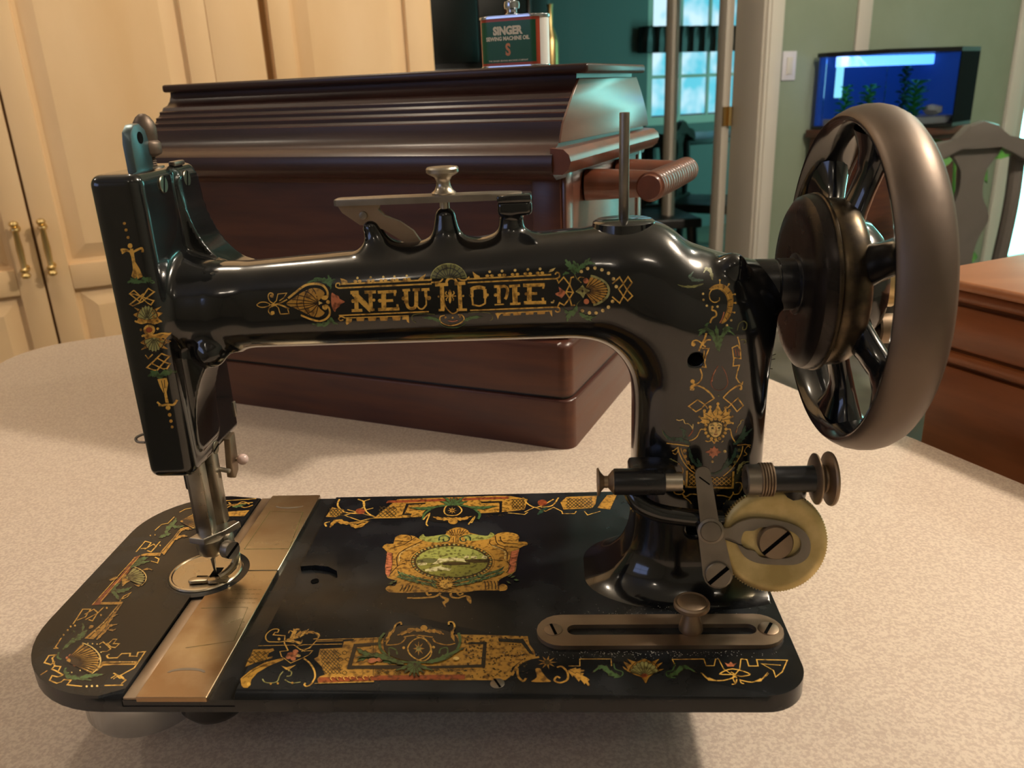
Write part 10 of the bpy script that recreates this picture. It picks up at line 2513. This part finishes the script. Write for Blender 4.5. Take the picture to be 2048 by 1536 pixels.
6Po0 0 -3211,1228 80,165 15,-1 18,2 9,-13 10,-8 15,-4 20,0 5,-13 8,-9 15,-4 20,-3 1,-12 6,-9 14,-6 20,-5 -2,-11 3,-10 13,-7 19,-6 -5,-11 0,-9 11,-8 19,-8 -9,-9 -2,-8 9,-9 16,-9 -12,-8 -4,-7 6,-9 15,-11 -15,-5 -7,-7 5,-9 11,-11 -16,-4 -9,-5 1,-9 9,-12 -18,-1 -11,-4 -1,-9 5,-12 -19,1 -12,-2 -4,-8 2,-12 -19,3 -14,-1
6Cd0 13 -3211,1228 80,165 15,-1 18,2 9,-13 10,-8 15,-4 20,0 5,-13 8,-9 15,-4 20,-3 1,-12 6,-9 14,-6 20,-5 -2,-11 3,-10 13,-7 19,-6 -5,-11 0,-9 11,-8 19,-8 -9,-9 -2,-8 9,-9 16,-9 -12,-8 -4,-7 6,-9 15,-11 -15,-5 -7,-7 5,-9 11,-11 -16,-4 -9,-5 1,-9 9,-12 -18,-1 -11,-4 -1,-9 5,-12 -19,1 -12,-2 -4,-8 2,-12 -19,3 -14,-1
6Lg0 38 -3314,1464 7,17 10,23 13,25 19,20 29,12 37,9 35,6 24,4
6Po0 0 -2712,1456 303,37 -12,-156 -225,6
6Lg0 44 -2817,1759 390,46
6Lg0 44 -2760,1640 323,61
6Lo0 50 -2733,1570 13,21 18,30 23,28 27,12 34,-15 40,-32 41,-33 34,-17 29,7 26,20 21,24 15,16
6Pn0 0 -2668,1581 17,-2 25,-10 28,-10 4,24 24,0 22,4 2,28 19,14 15,13 0,12 14,12 -17,-6 -8,6 -19,-8 -19,-11 -22,14 -16,-16 -16,-14 -22,17 -15,-20 -13,-18 -12,-7
6Lo0 51 -2763,1711 20,-23 28,-33 31,-29 26,-12 19,18 16,38 17,39 21,20 29,-7 35,-23 32,-26 22,-17
6Ld1 21 -2780,-1453 303,3
6Py1 0 -2616,-1438 2,-7 -4,-3 -5,3 -6,7 -1,6 3,3 6,-3
6Py1 0 -2552,-1439 1,-6 -3,-3 -6,3 -5,6 -2,7 4,3 5,-3
6Py1 0 -2495,-1439 1,-6 -3,-3 -6,3 -5,6 -1,7 3,2 6,-2
6Ld1 33 -3161,-1378 11,199
6Ld1 33 -3154,-1382 54,183
6Ld1 33 -3146,-1385 94,161
6Ld1 33 -3139,-1390 132,137
6Ld1 33 -3132,-1395 167,111
6Ld1 33 -3126,-1400 198,82
6Ld1 32 -3120,-1406 225,53
6Ld1 32 -3116,-1411 248,21
6Ld1 32 -3112,-1417 265,-9
6Ld1 32 -3110,-1423 278,-39
6Ld1 32 -3108,-1429 285,-68
6Ld1 32 -3108,-1434 286,-96
6Ld1 32 -3108,-1439 282,-121
6Ld1 32 -3110,-1444 272,-144
6Ly1 32 -3148,-1155 27,-11 27,-12 27,-13 26,-14 25,-15 24,-17 24,-17 22,-17 21,-19 20,-18 19,-20 17,-19 16,-20 14,-20 12,-20 11,-20 9,-20 7,-19 5,-20 4,-18 2,-19 0,-17 -2,-17 -4,-17 -5,-15 -7,-15
6Ld1 23 -3125,-1079 35,286 2,279
6Py1 0 -3109,-973 2,-7 -3,-3 -7,3 -6,7 -2,8 3,3 7,-3
6Py1 0 -3102,-910 2,-7 -4,-3 -6,3 -6,7 -2,8 3,3 7,-3
6Py1 0 -3094,-836 2,-7 -4,-3 -6,3 -6,7 -2,8 3,3 7,-3
6Py1 0 -3092,-749 2,-8 -3,-3 -7,3 -6,8 -2,8 3,3 7,-3
6Py1 0 -3088,-650 2,-8 -4,-3 -6,3 -6,8 -2,8 3,3 6,-3
6Lg1 31 -3388,-522 11,924
6Lg1 27 -3327,-465 -11,900
6Pk1 0 -3285,-26 -4,191 14,0 17,8 12,-21 13,-14 16,-2 20,3 7,-22 9,-14 17,-6 22,-2 2,-19 6,-14 16,-9 23,-7 -3,-17 2,-13 15,-11 23,-11 -9,-14 -1,-12 13,-12 22,-15 -14,-9 -4,-11 10,-13 20,-17 -18,-6 -8,-7 7,-14 16,-19 -20,-1 -11,-5
6Cd1 11 -3285,-26 -4,191 14,0 17,8 12,-21 13,-14 16,-2 20,3 7,-22 9,-14 17,-6 22,-2 2,-19 6,-14 16,-9 23,-7 -3,-17 2,-13 15,-11 23,-11 -9,-14 -1,-12 13,-12 22,-15 -14,-9 -4,-11 10,-13 20,-17 -18,-6 -8,-7 7,-14 16,-19 -20,-1 -11,-5
6Ld1 29 -3099,510 -6,477
6Ld1 35 -3198,1254 66,138
6Ld1 35 -3190,1251 110,120
6Ld1 35 -3182,1247 149,99
6Ld1 35 -3175,1243 184,75
6Ld1 35 -3170,1238 214,49
6Ld1 35 -3165,1232 235,22
6Ld1 35 -3162,1227 251,-6
6Ld1 35 -3161,1222 259,-34
6Ld1 35 -3161,1217 258,-60
6Ld1 34 -3162,1212 249,-84
6Ld1 34 -3165,1208 234,-106
6Ld1 34 -3169,1204 211,-124
6Ld1 34 -3175,1201 183,-138
6Ly1 31 -3124,1408 29,-11 28,-12 26,-13 26,-14 23,-16 22,-16 20,-16 18,-18 16,-17 14,-18 11,-18 8,-19 7,-18 3,-17 1,-18 -1,-17 -4,-16 -7,-16 -9,-14 -11,-14 -14,-12 -16,-12 -18,-10 -19,-9
6Lu2 25 -3285,5 -4,167
6Lu2 25 -3276,1 45,143
6Lu2 25 -3268,-5 91,113
6Lu2 25 -3260,-12 131,77
6Lu2 25 -3253,-19 164,36
6Lu2 25 -3249,-27 189,-5
6Lu2 25 -3246,-35 203,-45
6Lu2 24 -3245,-43 206,-83
6Lu2 24 -3246,-49 199,-116
6Ly2 31 -3289,191 31,-14 32,-16 30,-19 29,-21 28,-23 25,-24 23,-26 21,-27 17,-26 14,-28 11,-26 8,-27 4,-25 0,-24 -2,-23 -7,-20
3Ct0 20 -2129,1463 436,-33 87,-866 -536,-1
3Lt0 15 -2186,-588 492,10 57,-547 -439,-102
3Lt0 14 -1961,-256 39,-1
3Lt0 14 -1907,-257 38,-1
3Lt0 14 -1854,-258 38,0
3Lt0 14 -1800,-259 38,0
3Lt0 14 -1747,-259 38,-1
3Lt0 13 -1694,-260 38,0
3Lt0 13 -1952,-339 38,-1
3Lt0 13 -1899,-340 37,0
3Lt0 13 -1846,-341 37,0
3Lt0 13 -1794,-341 38,-1
3Lt0 13 -1741,-342 38,0
3Lt0 13 -1688,-342 38,-1
3Lt0 13 -1944,-420 37,-1
3Lt0 13 -1892,-421 38,-1
3Lt0 13 -1839,-422 37,0
3Lt0 13 -1787,-422 38,-1
3Lt0 13 -1734,-423 37,0
3Lt0 13 -1682,-424 37,0
3Lt0 13 -1936,-500 37,-1
3Lt0 13 -1884,-501 37,0
3Lt0 13 -1832,-501 37,-1
3Lt0 13 -1780,-502 37,0
3Lt0 13 -1728,-503 37,0
3Lt0 13 -1677,-503 38,-1"""
def decal_material():
    m = bpy.data.materials.new('decal_print'); m.use_nodes = True; nt = m.node_tree; b = nt.nodes['Principled BSDF']
    vc = nt.nodes.new('ShaderNodeVertexColor'); vc.layer_name = 'Col'
    tc = nt.nodes.new('ShaderNodeTexCoord'); n = nt.nodes.new('ShaderNodeTexNoise'); n.inputs['Scale'].default_value = 420; n.inputs['Detail'].default_value = 5
    nt.links.new(tc.outputs['Object'], n.inputs['Vector'])
    r = nt.nodes.new('ShaderNodeValToRGB'); r.color_ramp.elements[0].position = 0.36; r.color_ramp.elements[1].position = 0.52
    r.color_ramp.elements[0].color = (0.34, 0.29, 0.22, 1); r.color_ramp.elements[1].color = (1, 1, 1, 1); nt.links.new(n.outputs['Fac'], r.inputs[0])
    mx = nt.nodes.new('ShaderNodeMix'); mx.data_type = 'RGBA'; mx.blend_type = 'MULTIPLY'; mx.inputs[0].default_value = 1.0
    nt.links.new(vc.outputs['Color'], mx.inputs[6]); nt.links.new(r.outputs[0], mx.inputs[7]); nt.links.new(mx.outputs[2], b.inputs['Base Color'])
    b.inputs['Roughness'].default_value = 0.36; b.inputs['Metallic'].default_value = 0.15; b.inputs['Coat Weight'].default_value = 0.3; b.inputs['Coat Roughness'].default_value = 0.15
    return m
DM = decal_material()
DBM = [B() for _ in range(8)]; DCL = [b.verts.layers.float_color.new('Col') for b in DBM]
def subdivide(tris, mx):
    """split triangles until no edge is longer than mx"""
    out_ = []; st_ = list(tris)
    while st_:
        a, b, c = st_.pop(); e = [(a-b).length, (b-c).length, (c-a).length]; k = e.index(max(e))
        if e[k] <= mx: out_.append((a, b, c)); continue
        if k == 0: m = (a+b)/2; st_ += [(a, m, c), (m, b, c)]
        elif k == 1: m = (b+c)/2; st_ += [(a, b, m), (a, m, c)]
        else: m = (c+a)/2; st_ += [(a, b, m), (m, b, c)]
    return out_
def project(s, u, v, L):
    if s in (1, 5, 6, 7): return Vector((u, v, .03+L))
    if s == 3: return Vector((u, v, -.14))
    h = None
    hit, nrm, _, _ = ARM_BVH.ray_cast(Vector((u, -80, v)), Vector((0, 1, 0)), 75)
    if hit is None: return None
    if nrm.y > 0: nrm = -nrm
    return hit+nrm*(.06+L)
def emit_tris(s, tris, L, col):
    bm = DBM[s]; cl = DCL[s]; cache = {}
    def V_(p):
        k = (round(p.x, 3), round(p.y, 3))
        if k not in cache:
            w = project(s, p.x, p.y, L)
            if w is None: cache[k] = None
            else: q = bm.verts.new(w); q[cl] = col; cache[k] = q
        return cache[k]
    for t in tris:
        vs_ = [V_(p) for p in t]
        if None in vs_ or len(set(vs_)) < 3: continue
        try: bm.faces.new(vs_)
        except ValueError: pass
RANK = [0]*8
for row in DECALS.split('\n'):
    hd_, wd, *pp = row.split(' '); s = int(hd_[0]); kind = hd_[1]; col = srgb(DECAL_COLOURS[hd_[2]]); RANK[s] += 1; L = RANK[s]*.0012; w = max(int(wd)/50, .28)/2
    x = y = 0; P = []
    for q in pp:
        a, b = q.split(','); x += int(a); y += int(b); v = Vector((x/20, y/20, 0))
        if not P or (v-P[-1]).length > .04: P.append(v)
    if len(P) < 2: continue
    tris = []
    if kind == 'P':
        if len(P) < 3: continue
        tris = [tuple(P[i] for i in t) for t in tessellate_polygon([P])]
    else:
        n = len(P); cl_ = kind == 'C'; Lf = []; Rt = []
        for i in range(n):
            a = P[(i-1) % n] if cl_ or i else P[0]; b = P[(i+1) % n] if cl_ or i < n-1 else P[-1]
            t0 = (P[i]-a); t1 = (b-P[i]); t0 = t0.normalized() if t0.length > 1e-6 else t1.normalized(); t1 = t1.normalized() if t1.length > 1e-6 else t0
            t = t0+t1; t = t.normalized() if t.length > .2 else t1
            nn = Vector((-t.y, t.x, 0)); k = 1/max(.55, abs(nn.dot(Vector((-t1.y, t1.x, 0))))); Lf.append(P[i]+nn*w*k); Rt.append(P[i]-nn*w*k)
        for i in range(n if cl_ else n-1):
            j = (i+1) % n; tris += [(Lf[i], Lf[j], Rt[j]), (Lf[i], Rt[j], Rt[i])]
    emit_tris(s, subdivide(tris, 2.2) if s in (0, 2, 4) else tris, L, col)
for k, (nm, lb) in enumerate((('name_decal', 'gold NEW HOME lettering between shells on the arm'), ('front_border_decal', 'gold border along the front of the bed'), ('head_decal', 'gold strip of shells on the head'),
        ('plate_engraving', 'fine engraved lines on the slide plates'), ('pillar_decal', 'gold sun face and scrollwork on the pillar'), ('medallion_decal', 'gold framed landscape medallion on the bed'),
        ('left_border_decal', 'gold border on the left end of the bed'), ('rear_border_decal', 'gold border along the back of the bed'))):
    bm = DBM[k]; up_ = Vector((0, 0, 1)) if k in (1, 3, 5, 6, 7) else Vector((0, -1, 0)); bm.normal_update()
    bmesh.ops.reverse_faces(bm, faces=[f for f in bm.faces if f.normal.dot(up_) < 0])
    tag(obj(nm, bm, DM, sm, recalc=False, angle=180), lb)
